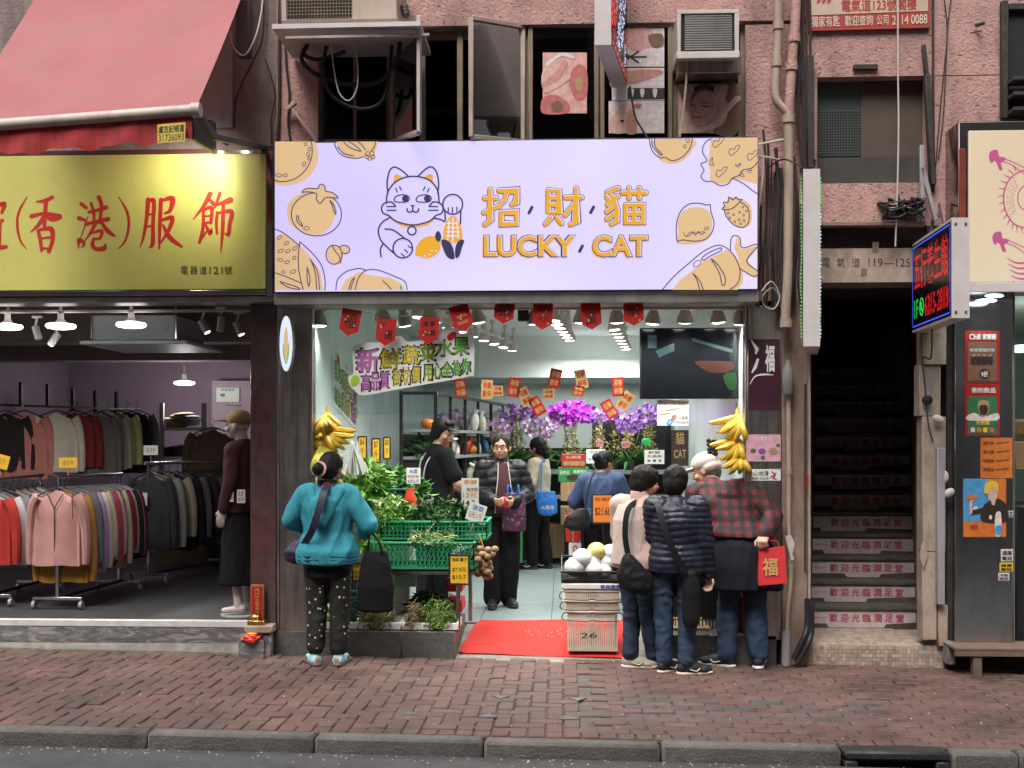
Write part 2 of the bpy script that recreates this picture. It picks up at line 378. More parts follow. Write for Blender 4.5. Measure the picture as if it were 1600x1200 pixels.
def paver_mat(name, cols):
    m = bpy.data.materials.new(name); m.use_nodes = True; N = m.node_tree.nodes; L = m.node_tree.links; b = N['Principled BSDF']; b.inputs['Roughness'].default_value = .8
    ge = N.new('ShaderNodeNewGeometry'); oi = N.new('ShaderNodeObjectInfo')
    ad = N.new('ShaderNodeMath'); ad.operation = 'ADD'; L.new(ge.outputs['Random Per Island'], ad.inputs[0]); L.new(oi.outputs['Random'], ad.inputs[1])
    fr = N.new('ShaderNodeMath'); fr.operation = 'FRACT'; L.new(ad.outputs[0], fr.inputs[0])
    rp = N.new('ShaderNodeValToRGB'); e = rp.color_ramp.elements
    e[0].position = 0; e[0].color = (*cols[0], 1); e[1].position = 1; e[1].color = (*cols[-1], 1)
    for i, c in enumerate(cols[1:-1]): q = e.new((i+1)/(len(cols)-1)); q.color = (*c, 1)
    L.new(fr.outputs[0], rp.inputs[0])
    nz = N.new('ShaderNodeTexNoise'); nz.inputs['Scale'].default_value = 1.6; nz.inputs['Detail'].default_value = 8; nz.inputs['Roughness'].default_value = .7; L.new(ge.outputs['Position'], nz.inputs['Vector'])
    rg = N.new('ShaderNodeValToRGB'); e = rg.color_ramp.elements; e[0].position = .34; e[0].color = (.42,.40,.38,1); e[1].position = .66; e[1].color = (1.12,1.06,1.02,1); L.new(nz.outputs[0], rg.inputs[0])
    mx = N.new('ShaderNodeMix'); mx.data_type = 'RGBA'; mx.blend_type = 'MULTIPLY'; mx.inputs[0].default_value = 1; L.new(rp.outputs[0], mx.inputs[6]); L.new(rg.outputs[0], mx.inputs[7])
    n2 = N.new('ShaderNodeTexNoise'); n2.inputs['Scale'].default_value = 70; n2.inputs['Detail'].default_value = 4; L.new(ge.outputs['Position'], n2.inputs['Vector'])
    r2 = N.new('ShaderNodeMapRange'); r2.inputs[1].default_value = .3; r2.inputs[2].default_value = .7; r2.inputs[3].default_value = .75; r2.inputs[4].default_value = 1.2; L.new(n2.outputs[0], r2.inputs[0])
    m2 = N.new('ShaderNodeMix'); m2.data_type = 'RGBA'; m2.blend_type = 'MULTIPLY'; m2.inputs[0].default_value = 1; L.new(mx.outputs[2], m2.inputs[6]); L.new(r2.outputs[0], m2.inputs[7])
    L.new(m2.outputs[2], b.inputs['Base Color'])
    r3 = N.new('ShaderNodeMapRange'); r3.inputs[1].default_value = .35; r3.inputs[2].default_value = .65; r3.inputs[3].default_value = .55; r3.inputs[4].default_value = .9; L.new(nz.outputs[0], r3.inputs[0]); L.new(r3.outputs[0], b.inputs['Roughness'])
    bp = N.new('ShaderNodeBump'); bp.inputs['Strength'].default_value = .5; bp.inputs['Distance'].default_value = .006; L.new(n2.outputs[0], bp.inputs['Height']); L.new(bp.outputs[0], b.inputs['Normal'])
    MATS[name] = m
paver_mat('paver_red', [(.15,.085,.073), (.13,.078,.070), (.165,.092,.08), (.115,.075,.068), (.155,.10,.083), (.14,.075,.065)])
paver_mat('paver_dark', [(.085,.08,.08), (.095,.085,.085), (.075,.072,.074)])

def rect(mb, x0, y0, x1, y1, Yf, Yb, bev=0):      # axis-aligned box whose front face fills a pixel rectangle of plane Yf
    a, b, c, d = P(x0,y0,Yf), P(x1,y0,Yf), P(x1,y1,Yf), P(x0,y1,Yf)
    zt = (a.z+b.z)/2; zb = (c.z+d.z)/2; return mb.bb((a.x, Yf, zb), (b.x, Yb, zt), bev)
def rectmesh(x0, y0, x1, y1, Yf, Yb, bev=0): m = MB(); rect(m, x0, y0, x1, y1, Yf, Yb, bev); return m

# ============================================================ road, kerb, pavement
YK = -2.16; KW = .11; RZ = -.085
mb = MB(); xs = [-60, -20, -6, -3, 0, 3, 6, 20, 60]
mb.add([(x, y, gz(x)+RZ) for x in xs for y in (-40, YK-KW-.02)], [[2*i, 2*i+2, 2*i+3, 2*i+1] for i in range(len(xs)-1)])
mb.struct('road', MATS['asphalt'], smooth=False)
pav = MB(); pav.add([(x, y, gz(x)-.012) for x in xs for y in (YK-.01, .3)], [[2*i, 2*i+2, 2*i+3, 2*i+1] for i in range(len(xs)-1)])
pavement = pav.struct('pavement', MATS['mortar'], smooth=False)
# kerbstones, each its own piece
kerb = MB().bb((-30, YK-KW+.01, -.6), (30, YK-.012, -.2)).struct('kerb', MATS['kerb_stone'], smooth=False)
gx0, gx1 = P(1308, 1160, YK).x, P(1476, 1160, YK).x
kx = -5.2; stones = []
bounds = [-5.2, -4.0, P(240,1140,YK).x-1.18, P(240,1140,YK).x, P(497,1150,YK).x, P(757,1150,YK).x, P(1030,1155,YK).x, gx0]
bounds += [gx1, P(1580,1170,YK).x, 4.8, 6.0]
for a, b in zip(bounds[:-1], bounds[1:]):
    if abs(a-gx0) < 1e-6: continue
    ln = b-a-.008; zc = gz((a+b)/2)
    m = MB(); m.box((0,0,0), (ln, KW, .20), .016); o = m.part('kerbstone', MATS['kerb_stone'], kerb)
    o.location = ((a+b)/2, YK-KW/2+rnd.uniform(-.004,.004), zc-.1+rnd.uniform(-.004,.006)); o.rotation_euler.y = .0121
# gully inlet between two kerbstones
gul = thing('gully_inlet', 'cast iron kerb drain inlet with a dark mouth set between kerbstones', 'drain', (( gx0+gx1)/2, YK-KW/2, gz((gx0+gx1)/2)-.2))
M('cast_iron', (.05,.05,.052), .6, .6, var=.4, vs=14, bump=.4)
gm = (gx0+gx1)/2; zg = gz(gm); m = MB(); hw = (gx1-gx0)/2-.012
m.box((gm, YK-KW/2, zg-.028), (2*hw, KW+.02, .05), .012); m.box((gm-hw+.035, YK-KW/2, zg-.115), (.07, KW+.02, .12), .01); m.box((gm+hw-.035, YK-KW/2, zg-.115), (.07, KW+.02, .12), .01)
m.part('frame', MATS['cast_iron'], gul); m = MB(); m.box((gm, YK-KW/2+.05, zg-.11), (2*hw-.13, .012, .11)); m.part('mouth', MATS['dark_room'], gul)
for sx in (-.17, .17):
    m = MB(); m.cyl((gm+sx, YK-KW/2, zg-.16), (gm+sx, YK-KW/2, zg-.05), .008); m.part('bar', MATS['cast_iron'], gul)
# pavers
W = .1; bricks = []      # (cx, cy, along_x, mat)
xsplit = P(905, 1100, YK+.6).x
def dark_at(x, y, row): return xsplit+.18 < x < P(1370,1100,-1.3).x and -1.72 < y < -1.05 and row % 2 == 0
y0 = YK+.003
nx0, nx1 = -52, 52
for i in range(nx0, nx1): bricks.append((i*W+.05, y0+.05, False, 0, .55)); 
for j in range(0, 22):
    for i in range(nx0, nx1):
        r = (i-j) % 4; x = i*W; y = y0+.1+j*W
        if x > xsplit: continue
        if r == 0: bricks.append((x+W, y+W/2, True, 0, 1))
        elif r == 2: bricks.append((x+W/2, y, False, 0, 1)) if j > 0 else bricks.append((x+W/2, y+W/2, False, 0, .5))
for j in range(0, 21):
    x = xsplit+.18+(j % 2)*.1
    while x < 5.2:
        d = dark_at(x, y0+.15+j*W, j) and rnd.random() < .8
        bricks.append((x+rnd.uniform(-.004,.004), y0+.15+j*W, True, 1 if d else 0, 1)); x += .2
bm_ = MB(); bm_.box((0,0,0), (.194, .094, .05), .007); me_red = bm_.mesh('brick', MATS['paver_red']); me_dark = bm_.mesh('brick', MATS['paver_dark'])
def inframe(x, y):
    d = Vector((x, y, 0))-CAM; t = d.dot(RT)/d.dot(FW)*F+800; return -30 < t < 1630
vis = sorted([b for b in bricks if inframe(b[0], b[1]) and b[1] < .02], key=lambda b: b[1])
stuffb = [MB(), MB()]
for k, (x, y, ax, mt, ln) in enumerate(vis):
    tilt = (rnd.gauss(0, .008), rnd.gauss(0, .008)+.0121, (0 if ax else R(90))+rnd.gauss(0, .012)); z = gz(x)-.025+rnd.gauss(0, .0022)
    if k < 300:
        o = bpy.data.objects.new('brick', me_dark if mt else me_red); C.objects.link(o); o.parent = pavement; o.location = (x, y, z); o.rotation_euler = tilt
        if ln < 1: o.scale = (ln if not ax else 1, 1, 1) if ax is False and ln < 1 else (1,1,1)
    else:
        from mathutils import Euler
        mat3 = Euler(tilt).to_matrix(); stuffb[mt].box((x, y, z), (.194*ln, .094, .05), .007, mat3)
for q, nm in zip(stuffb, ('paver_red', 'paver_dark')):
    if q.v: o = q.part('bricks_beyond', MATS[nm], pavement); o['kind'] = 'stuff'
# steel corner lugs of the paved-over manhole covers
for n, (px, py) in enumerate(((640,1122), (762,1124), (890,1126), (783,1090), (902,1092))):
    p = G(px, py, gz(0)-.004); w = .06; up = 1 if n < 3 else -1
    m = MB(); m.prism([(p.x-w, p.y, gz(p.x)-.003), (p.x+w, p.y, gz(p.x)-.003), (p.x, p.y+.09*up, gz(p.x)-.003)], (0,0,.009))
    m.part('corner_lug', M('lug_iron', (.10,.105,.10), .6, var=.4, vs=30), pavement)
# light litter and grit along the kerb
m = MB()
for k in range(420):
    x = rnd.uniform(-4.2, 4.6); y = YK-KW-.03-abs(rnd.gauss(0,.07)) if k % 3 else rnd.uniform(YK, .0); z = gz(x)+(RZ if y < YK-.1 else 0)
    s_ = rnd.uniform(.002,.0055); m.box((x, y, z+s_*.4), (s_*2, s_*1.6, s_), 0, Matrix.Rotation(rnd.uniform(0,3), 3, 'Z'))
M('worn_paint', (.5,.5,.5), .8, var=.3, vs=20, dirt=1, ds=(5,8,1), dcol=(.07,.07,.072), dth=.45)
for k_, (x0_, x1_, yy_) in enumerate(((-.78,.05,-2.62),(.72,1.05,-2.6),(2.1,2.9,-2.66))):
    mm = MB(); mm.poly_ = [(x0_+(x1_-x0_)*(.5+.5*math.cos(t)*(1+.12*math.sin(5*t+k_))), yy_+.11*math.sin(t)*(1+.2*math.sin(3*t)), gz(x0_)+RZ+.004) for t in [2*math.pi*i/26 for i in range(26)]]; mm.add(mm.poly_, [list(range(26))]); mm.part('worn_paint', MATS['worn_paint'], bpy.data.objects['road'], smooth=False)
M('grit', (.5,.47,.42), .9); o = m.struct('grit', MATS['grit'], smooth=False); o['kind'] = 'stuff'; o['label'] = 'pale grit and litter specks scattered along the kerb'; o['category'] = 'grit'

# ============================================================ the tenement block
X = lambda px, Y=0.0: P(px, HOR, Y).x
Z = lambda py, px=800, Y=0.0: P(px, py, Y).z
tb = thing('tenement_building', 'pink plastered old tenement building above the fruit shop sign', 'building', (X(850), .3, 0))
def wall(x0, y0, x1, y1, Yf, Yb, mat, par, name='wall'): return rectmesh(x0, y0, x1, y1, Yf, Yb).part(name, MATS[mat], par, smooth=False)
wall(432, -150, 1262, 38, 0, .3, 'pink_plaster', tb)
wall(432, 38, 497, 480, 0.001, .3, 'pink_plaster', tb)
wall(1165, 38, 1262, 470, 0.001, .3, 'pink_plaster', tb)
wall(497, 222, 1165, 474, .002, .3, 'pink_plaster', tb)
tr = thing('stair_building', 'pink wall of the stairwell bay with a dark upper window', 'building', (X(1350), .3, 0))
wall(1262.3, -150, 1640, 118, -.02, .3, 'pink_plaster', tr)
wall(1262.3, 118, 1277, 352, -.019, .3, 'pink_plaster', tr); wall(1449, 118, 1640, 352, -.019, .3, 'pink_plaster', tr)
wall(1277, 286, 1449, 352, -.018, .3, 'pink_plaster', tr)
wall(1262.3, 352, 1285, 388, -.017, .3, 'grimy_dark', tr); wall(1285, 352, 1449, 388, .03, .3, 'grimy_dark', tr, 'recess')
wall(1262.3, 388, 1449, 441, -.016, .3, 'cream_stone', tr, 'lintel')
wall(1449, 352, 1498, 420, -.015, .3, 'grimy_dark', tr)
nb = thing('clothes_shop_building', 'grimy greyish wall above the clothes shop sign beside a grey panel', 'building', (X(200), .3, 0))
wall(-60, -150, 431.7, 246, .05, .3, 'grey_plaster', nb); wall(-60, 246, 431.7, 472, .051, .3, 'grimy_dark', nb)
m = rectmesh(306, 48, 364, 200, .03, .052, .006); M('grey_panel', (.33,.31,.33), .6, var=.1, dirt=.3); m.part('panel', MATS['grey_panel'], nb)
# upper rooms behind the windows
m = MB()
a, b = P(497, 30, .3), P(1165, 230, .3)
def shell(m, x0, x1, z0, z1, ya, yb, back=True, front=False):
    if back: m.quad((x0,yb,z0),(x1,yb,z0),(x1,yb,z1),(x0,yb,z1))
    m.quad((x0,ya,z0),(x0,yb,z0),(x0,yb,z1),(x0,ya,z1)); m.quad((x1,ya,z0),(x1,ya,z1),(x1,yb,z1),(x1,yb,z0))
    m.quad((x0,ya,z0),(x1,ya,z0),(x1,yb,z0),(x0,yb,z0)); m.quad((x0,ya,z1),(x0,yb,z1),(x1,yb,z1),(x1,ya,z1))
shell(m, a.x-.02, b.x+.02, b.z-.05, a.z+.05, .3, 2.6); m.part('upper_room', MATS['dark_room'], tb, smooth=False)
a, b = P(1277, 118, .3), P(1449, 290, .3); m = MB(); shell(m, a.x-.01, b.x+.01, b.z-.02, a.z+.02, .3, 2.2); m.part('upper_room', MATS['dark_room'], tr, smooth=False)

# ---- fruit shop shell
SF = .12; SC = 2.93; SX0 = X(489, .1); SX1 = X(1164, .1); SB = 7.0
m = MB(); m.quad((SX0,.98,SF-.004),(SX1,.98,SF-.004),(SX1,SB,SF-.004),(SX0,SB,SF-.004)); sfl = m.struct('shop_floor', MATS['grout'], smooth=False)
tm = MB(); tm.box((0,0,0), (.594,.594,.01), .002); tme = tm.mesh('tile', MATS['shop_floor_tile'])
for i in range(6):
    for j in range(10):
        x = SX0+.3+i*.6; y = 1.28+j*.6
        if x+.3 > SX1+.25: continue
        o = bpy.data.objects.new('tile', tme); C.objects.link(o); o.parent = sfl; o.location = (x, y, SF-.004)
m = MB(); m.bb((SX0-.06,.02,-.2),(SX0,SB,SC+.1)); m.struct('shop_wall_left', MATS['shop_marble'], smooth=False)
m = MB(); m.bb((SX1,.02,-.2),(SX1+.06,SB,SC+.1)); m.struct('shop_wall_right', MATS['shop_marble'], smooth=False)
m = MB(); m.bb((SX0-.06,SB,-.2),(SX1+.06,SB+.06,SC+.1)); m.struct('shop_wall_back', MATS['shop_white'], smooth=False)
m = MB(); m.bb((SX0-.06,.02,SC),(SX1+.06,SB+.06,SC+.08)); m.bb((SX0,SB-1.5,2.42),(SX1,SB,SC)); m.bb((SX0,.06,2.64),(SX1,.2,SC)); m.struct('shop_ceiling', MATS['ceil_white'], smooth=False)
fp = thing('shop_plinth', 'grey granite plinth under the vegetable stand', 'plinth', (X(570), .3, gz(X(570))))
zl = Z(986, 570); 
for k, (xa, xb) in enumerate(((422, 519), (519, 627), (627, 711))):
    m = MB(); m.bb((X(xa)+.001, 0, -.06), (X(xb)-.001, .9, zl), .006); m.part('stone_block', MATS['granite_grey'], fp)
fp2 = thing('shop_plinth', 'grey granite plinth at the feet of the plaid shirt customer', 'plinth', (X(1110), .3, gz(X(1110))))
zr = Z(992, 1110)
for xa, xb in ((1013, 1110), (1110, 1214)):
    m = MB(); m.bb((X(xa)+.001, 0, -.1), (X(xb)-.001, .9, zr), .006); m.part('stone_block', MATS['granite_grey'], fp2)
# threshold ramp between the plinths
m = MB(); m.add([(X(711),-.01,gz(0)-.008),(X(1013),-.01,gz(.5)-.008),(X(1013),1.0,SF-.012),(X(711),1.0,SF-.012)], [[0,1,2,3]]); m.struct('threshold', MATS['concrete'], smooth=False)
# pillars
def pillar(name, label, x0, x1, y0, y1, Yf, Yb, mat, seams=()):
    p0 = P((x0+x1)/2, y1, Yf); t = thing(name, label, 'pillar', (p0.x, Yf+.1, p0.z))
    edges = [x0]+list(seams)+[x1]
    for a, b in zip(edges[:-1], edges[1:]): rectmesh(a+.15, y0, b-.15, y1, Yf, Yb, .004).part('panel', MATS[mat], t)
    return t
pillar('steel_pillar', 'scratched stainless steel pillar beside the teal hooded woman', 432, 488, 470, 986, .0, .12, 'steel_dark', (437,))
pillar('granite_pillar', 'polished dark grey pillar with painted red reflections beside the mannequin in a cap', 391, 431.5, 470, 990, .015, .3, 'granite_red_reflect')
pillar('steel_pillar', 'glossy steel pillar carrying the pink poster and slippery floor notice', 1164, 1222, 478, 1000, .0, .12, 'steel_dark', (1168,))
t = thing('rendered_wall', 'brown rendered wall strip between the steel pillar and the staircase', 'wall', (X(1243), .1, -.05))
rectmesh(1222, 470, 1262, 1040, -.01, .3, .004).part('wall', MATS['brown_render'], t)
rectmesh(1262, 441, 1267, 1003, -.005, .62, .003).part('jamb', MATS['cream_stone'], t)
# ---- staircase
LZ = .133; DY = .0
st = thing('staircase', 'dim concrete staircase with red lettered notices on every riser', 'staircase', (X(1350), 1, -.04))
sx0, sx1 = X(1262)-.05, X(1443)+.35
m = MB(); m.bb((X(1252), .03, -.15), (X(1481), .70, LZ), .004); m.part('landing', MATS['cream_stone'], st)
YS = G(1350, 982, LZ).y; RUN = .22; RISE = .175
risers = []
def sxl(y): n = (y-YS)/RUN; return P(1265+n*.9, HOR, y).x
def sxr(y): n = (y-YS)/RUN; return P(1433-n*1.3, HOR, y).x
for n in range(16):
    y = YS+n*RUN; z = LZ+n*RISE; xa, xb = sxl(y)-.06, sxr(y)+.06
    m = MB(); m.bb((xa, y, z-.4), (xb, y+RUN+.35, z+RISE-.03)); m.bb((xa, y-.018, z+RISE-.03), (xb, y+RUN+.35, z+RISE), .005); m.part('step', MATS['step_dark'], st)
    risers.append((y, z))
zt = Z(441, 1350)
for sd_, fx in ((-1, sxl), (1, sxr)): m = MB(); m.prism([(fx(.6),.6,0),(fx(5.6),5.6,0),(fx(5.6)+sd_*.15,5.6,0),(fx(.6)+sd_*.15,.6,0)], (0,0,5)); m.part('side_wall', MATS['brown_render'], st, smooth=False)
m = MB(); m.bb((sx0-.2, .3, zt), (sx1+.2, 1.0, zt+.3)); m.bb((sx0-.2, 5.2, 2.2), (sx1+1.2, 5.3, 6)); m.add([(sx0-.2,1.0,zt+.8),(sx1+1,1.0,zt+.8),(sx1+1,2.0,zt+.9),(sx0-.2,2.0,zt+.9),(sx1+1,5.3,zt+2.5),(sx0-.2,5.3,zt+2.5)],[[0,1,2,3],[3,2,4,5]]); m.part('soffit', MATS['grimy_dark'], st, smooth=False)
# mosaic tiles on the landing riser (too small to pick apart)
m = MB(); x = X(1253); 
while x < X(1480):
    for k in range(7):
        z = -.075+k*.0285
        if z+.026 > gz(x)-.02: m.box((x+.0125, .029, z+.0125), (.0245, .008, .0255), 0)
    x += .0275
m.part('mosaic', MATS['tile_small'], st, smooth=False, kind='stuff')
m = MB(); 
for i in range(30):
    for j in range(26):
        xx = X(1262)+i*.0275; yy = .05+j*.0262
        if xx < X(1478): m.box((xx+.013, yy+.013, LZ+.0015), (.0245, .0235, .003), 0)
m.part('mosaic', MATS['tile_small'], st, smooth=False, kind='stuff')
M('red_ink', (.40,.03,.07), .6, var=.1); M('black_ink', (.02,.02,.022), .6, var=.1); M('white_ink', (.72,.72,.70), .6, var=.06); M('yellow_ink', (.75,.5,.04), .6, var=.1)
for n, (y, z) in enumerate(risers[:13]):
    hh = .105; zt_ = z+RISE-.035; rx0, rx1 = sxl(y)+.012, sxr(y)-.012
    m = MB(); pts = [(rx0, y-.003, zt_), (rx1, y-.003, zt_), (rx1, y-.003, zt_-hh+rnd.uniform(-.01,.02))]
    k1 = rnd.uniform(.5,.9); k0 = rnd.uniform(.05,.35)
    pts += [(rx0+(rx1-rx0)*k1, y-.003, zt_-hh), (rx0+(rx1-rx0)*k1*.97, y-.003, zt_-hh-.028), (rx0+(rx1-rx0)*k0, y-.003, zt_-hh-.028), (rx0+(rx1-rx0)*k0*.9, y-.003, zt_-hh+.004), (rx0, y-.003, zt_-hh+.004)]
    m.prism(pts, (0,.0025,0)); strip = m.part('riser_notice', MATS['riser_white'], st, smooth=False)
    ar = Art(lambda u, v, y=y, zt_=zt_, rx0=rx0, rx1=rx1: Vector((rx0+(rx1-rx0)*u/100, y-.003, zt_-v*.001)), (0,-1,0))
    ar.text('歡', 17.6, 24, 25.2, 88, 'red_ink', 0, .018)
    for q, ch in enumerate('迎光臨潤足堂'): ar.text(ch, 17.6+10.6*(q+1), 24, 25.2+10.6*(q+1), 88, 'red_ink', 0, .018)
    ar.stroke([(3,54),(14,54)], 1.0 if False else 5, 'red_ink', 0, cap=False) if False else None
    ar.raw([(3,54),(14,51.5),(14,56.5)], [[0,1,2]], 'red_ink', 0); ar.raw([(2,54),(5,44),(6,44),(3.4,54),(6,64),(5,64)], [[0,1,2,3],[0,3,4,5]], 'red_ink', 0)
    ar.build(strip, 'lettering')
# right jamb and panels beside the stairs
t = thing('door_jamb', 'stained cream panels of the stair doorway under the red LED sign', 'wall', (X(1460), .1, -.05))
rectmesh(1441, 441, 1479, 570, -.012, .12, .004).part('panel', MATS['cream_stone'], t); rectmesh(1436, 570.6, 1470, 650, .0, .12, .004).part('panel', MATS['cream_stone'], t)
rectmesh(1441, 651, 1478, 862, -.012, .12, .004).part('panel', MATS['cream_stone'], t); rectmesh(1441, 862.6, 1464, 1000, -.01, .12, .004).part('panel', MATS['cream_stone'], t)
rectmesh(1464.6, 700, 1477, 945, -.06, -.013, .004).part('cabinet_edge', MATS['grey_panel'], t); rectmesh(1466, 946, 1481, 1010, -.012, .3, .004).part('panel', MATS['cream_stone'], t)
rectmesh(1479, 441, 1492, 1005, .03, .3).part('gap', MATS['grimy_dark'], t, smooth=False)
# ---- clothes shop shell
CF = Z(972, 200, .02); CX1 = X(391, .1); CX0 = -6.2; CB = 5.4; CC = 2.86
m = MB(); m.quad((CX0,.02,CF),(CX1,.02,CF),(CX1,CB,CF),(CX0,CB,CF)); m.struct('clothes_shop_floor', MATS['clothes_floor'], smooth=False)
m = MB(); m.bb((CX1,.3,-.2),(CX1+.05,CB,CC+.1)); m.struct('clothes_shop_wall_right', MATS['lavender_wall'], smooth=False)
m = MB(); m.bb((CX0-.05,.1,-.2),(CX0,CB,CC+.1)); m.struct('clothes_shop_wall_left', MATS['lavender_wall'], smooth=False)
m = MB(); m.bb((CX0,CB,-.2),(CX1+.05,CB+.05,CC+.1)); m.struct('clothes_shop_wall_back', MATS['lavender_wall'], smooth=False)
m = MB(); m.bb((CX0,.0,CC),(CX1+.05,CB+.05,CC+.1)); m.bb((CX0,2.0,2.56),(CX1,2.3,CC)); m.bb((CX0,3.5,2.5),(CX1,3.8,CC)); m.struct('clothes_shop_ceiling', MATS['clothes_ceiling'], smooth=False)
t = thing('shop_step', 'grey marble step with a white edge strip in front of the clothes racks', 'step', (X(200), .1, 0))
rectmesh(-60, 969, 388, 979, .0, .06, .003).part('edge_strip', MATS['white_strip'], t)
rectmesh(-60, 979.3, 388, 1004, .004, .5).part('riser', MATS['grey_marble'], t, smooth=False)
m = MB(); m.add([(X(-60),-.03,-.05),(X(421),-.03,-.05),(X(421),-.03,gz(-2)+.015),(X(-60),-.03,gz(-4)+.02),(X(421),.01,Z(1004,300)),(X(-60),.01,Z(1004,100))], [[0,1,2,3],[3,2,4,5]]); m.part('concrete_fillet', MATS['concrete'], t, smooth=False)
# ---- opposite side of the street, seen only in reflections
ob = thing('opposite_building', 'plain concrete building standing across the road from the shops', 'building', (0, -17, 0))
m = MB(); m.bb((-40,-22,-1),(40,-17,19)); M('opposite_wall', (.38,.35,.33), .9, var=.2, vs=.5); m.part('wall', MATS['opposite_wall'], ob, smooth=False)
M('opposite_window', (.12,.12,.12), .3)
for i in range(16):
    for j in range(5):
        m = MB(); m.bb((-24+i*3.1,-17.02,3.6+j*2.6),(-22.2+i*3.1,-16.98,5.2+j*2.6)); m.part('window', MATS['opposite_window'], ob, smooth=False)
for i in range(9):
    m = MB(); m.bb((-26+i*6,-17.02,0),(-20.6+i*6,-16.97,2.7)); m.part('shopfront', MATS['opposite_window'], ob, smooth=False)
# ============================================================ signs
EK = 2**(-vs_.exposure)       # emitters keep their look when the exposure is changed
def E(name, col, k=1.0, base=None, var=0.0, vs=3): return M(name, base or tuple(c*.3 for c in col), .4, var=var, vs=vs, emit=k*EK, ecol=None if base is None and var else col)
def EM(name, col, k=1.0, rough=.35):       # backlit print: emits its own colour
    m = M(name, tuple(c*.25 for c in col), rough, var=0); b = m.node_tree.nodes['Principled BSDF']
    b.inputs['Emission Color'].default_value = (*col, 1); b.inputs['Emission Strength'].default_value = k*EK; return m
def lit_panel(name, c0, c1, k, scale):
    m = EM(name, c0, k); N = m.node_tree.nodes; L = m.node_tree.links; b = N['Principled BSDF']
    tc = N.new('ShaderNodeTexCoord'); nz = N.new('ShaderNodeTexNoise'); nz.inputs['Scale'].default_value = scale; nz.inputs['Detail'].default_value = 1; L.new(tc.outputs['Object'], nz.inputs['Vector'])
    rp = N.new('ShaderNodeValToRGB'); e = rp.color_ramp.elements; e[0].position = .35; e[0].color = (*c0,1); e[1].position = .65; e[1].color = (*c1,1); L.new(nz.outputs[0], rp.inputs[0]); L.new(rp.outputs[0], b.inputs['Emission Color']); return m
lit_panel('sign_lilac', srgb(206,194,252), srgb(232,225,255), .92, .5)
EM('sign_gold', srgb(226,166,48), .9); EM('sign_tan', srgb(218,183,136), .9); EM('sign_navy', srgb(58,52,88), .9); EM('sign_line', srgb(74,62,104), .9); EM('sign_white', srgb(226,218,254), .9)
M('sign_case', (.06,.055,.06), .5, var=.2); M('alu', (.42,.40,.38), .4, .8, var=.15, dirt=.4, dcol=(.1,.09,.08))
YS_ = -.28
sg = thing('shop_sign', 'large lilac backlit fruit shop sign with a beckoning cat and gold lettering', 'sign', (X(806), -.1, Z(455)))
rectmesh(428, 217.6, 1184.5, 455, YS_+.012, -.005, .004).part('case', MATS['sign_case'], sg)
rectmesh(429.5, 219.5, 1183.5, 453.5, YS_, YS_+.0115, .002).part('panel', MATS['sign_lilac'], sg)
rectmesh(428, 455.6, 1186, 474, YS_+.03, .06, .004).part('bottom_rail', MATS['alu'], sg)
ar = Art(onplane(YS_), (0,-1,0), 1e-5)
# left-hand fruit and vegetables (each: gold blob a little off its drawn outline)
ar.use(420, 200, 4)
def clipx(pts, lo=40, hi=1e9, top=85, bot=1012): return [(min(max(x,lo),hi), min(max(y,top),bot)) for x, y in pts]
def arc(cx, cy, rx, ry, a0, a1, n=18): return [(cx+rx*math.cos(R(a0+(a1-a0)*i/n)), cy+ry*math.sin(R(a0+(a1-a0)*i/n))) for i in range(n+1)]
LW = 6.5
def ring(x, y, rx, ry, rot=0, w=4.5):
    c, s_ = math.cos(rot), math.sin(rot); ar.stroke([(x+rx*math.cos(t)*c-ry*math.sin(t)*s_, y+rx*math.cos(t)*s_+ry*math.sin(t)*c) for t in [2*math.pi*i/12 for i in range(12)]], w, 'sign_line', 1, closed=True)
ar.poly(clipx(arc(105,170,205,190,-60,140,24)+[(40,345),(40,85)]), 'sign_tan'); ar.stroke(clipx(arc(85,140,187,195,-16,108,24), 40), LW, 'sign_line', 1)
for q in ((232,102,9,9,0),(254,133,9,13,.3),(246,165,9,11,0),(250,190,8,11,.2),(221,227,9,15,.5),(62,296,20,10,.1),(104,296,13,10,0)): ring(*q)
ar.poly(clipx([(425,85),(430,120),(460,165),(520,188),(590,180),(620,205),(660,190),(665,150),(685,85)]), 'sign_tan')
ar.stroke([(412,88),(418,120),(445,160),(490,183),(550,190),(590,180)], LW, 'sign_line', 1, smooth=5); ar.stroke([(470,90),(510,125),(575,145),(540,110),(505,88)], LW, 'sign_line', 1, smooth=5)
ar.stroke([(430,120),(470,160),(530,175)], LW, 'sign_line', 1, smooth=4); ar.stroke([(560,88),(585,110),(605,138)], LW, 'sign_line', 1, smooth=4); ar.stroke([(668,88),(660,120),(640,145)], LW, 'sign_line', 1)
for q in ((618,162,14,14),(645,160,14,14),(652,182,12,12),(632,192,14,10),(612,180,12,12)): ring(*q)
ar.blob([(115,540),(125,470),(180,420),(250,400),(215,395),(260,372),(320,385),(345,400),(400,440),(420,510),(400,590),(350,650),(270,672),(190,640),(135,600)], 'sign_tan')
ar.stroke(arc(298,540,157,135,0,360,36)[:-1], LW, 'sign_line', 1, closed=True)
ar.blob([(208,402),(260,372),(305,385),(315,360),(332,352),(352,368),(356,395),(400,405),(435,438),(380,436),(350,440),(322,472),(298,445),(296,410),(250,400)], 'sign_tan', 2, 3)
ar.stroke([(208,402),(240,378),(305,380),(315,360),(332,352),(352,368),(356,395),(400,405),(435,438),(380,434),(350,440),(322,472),(298,445),(300,412),(250,400)], LW, 'sign_line', 3, closed=True, smooth=3)
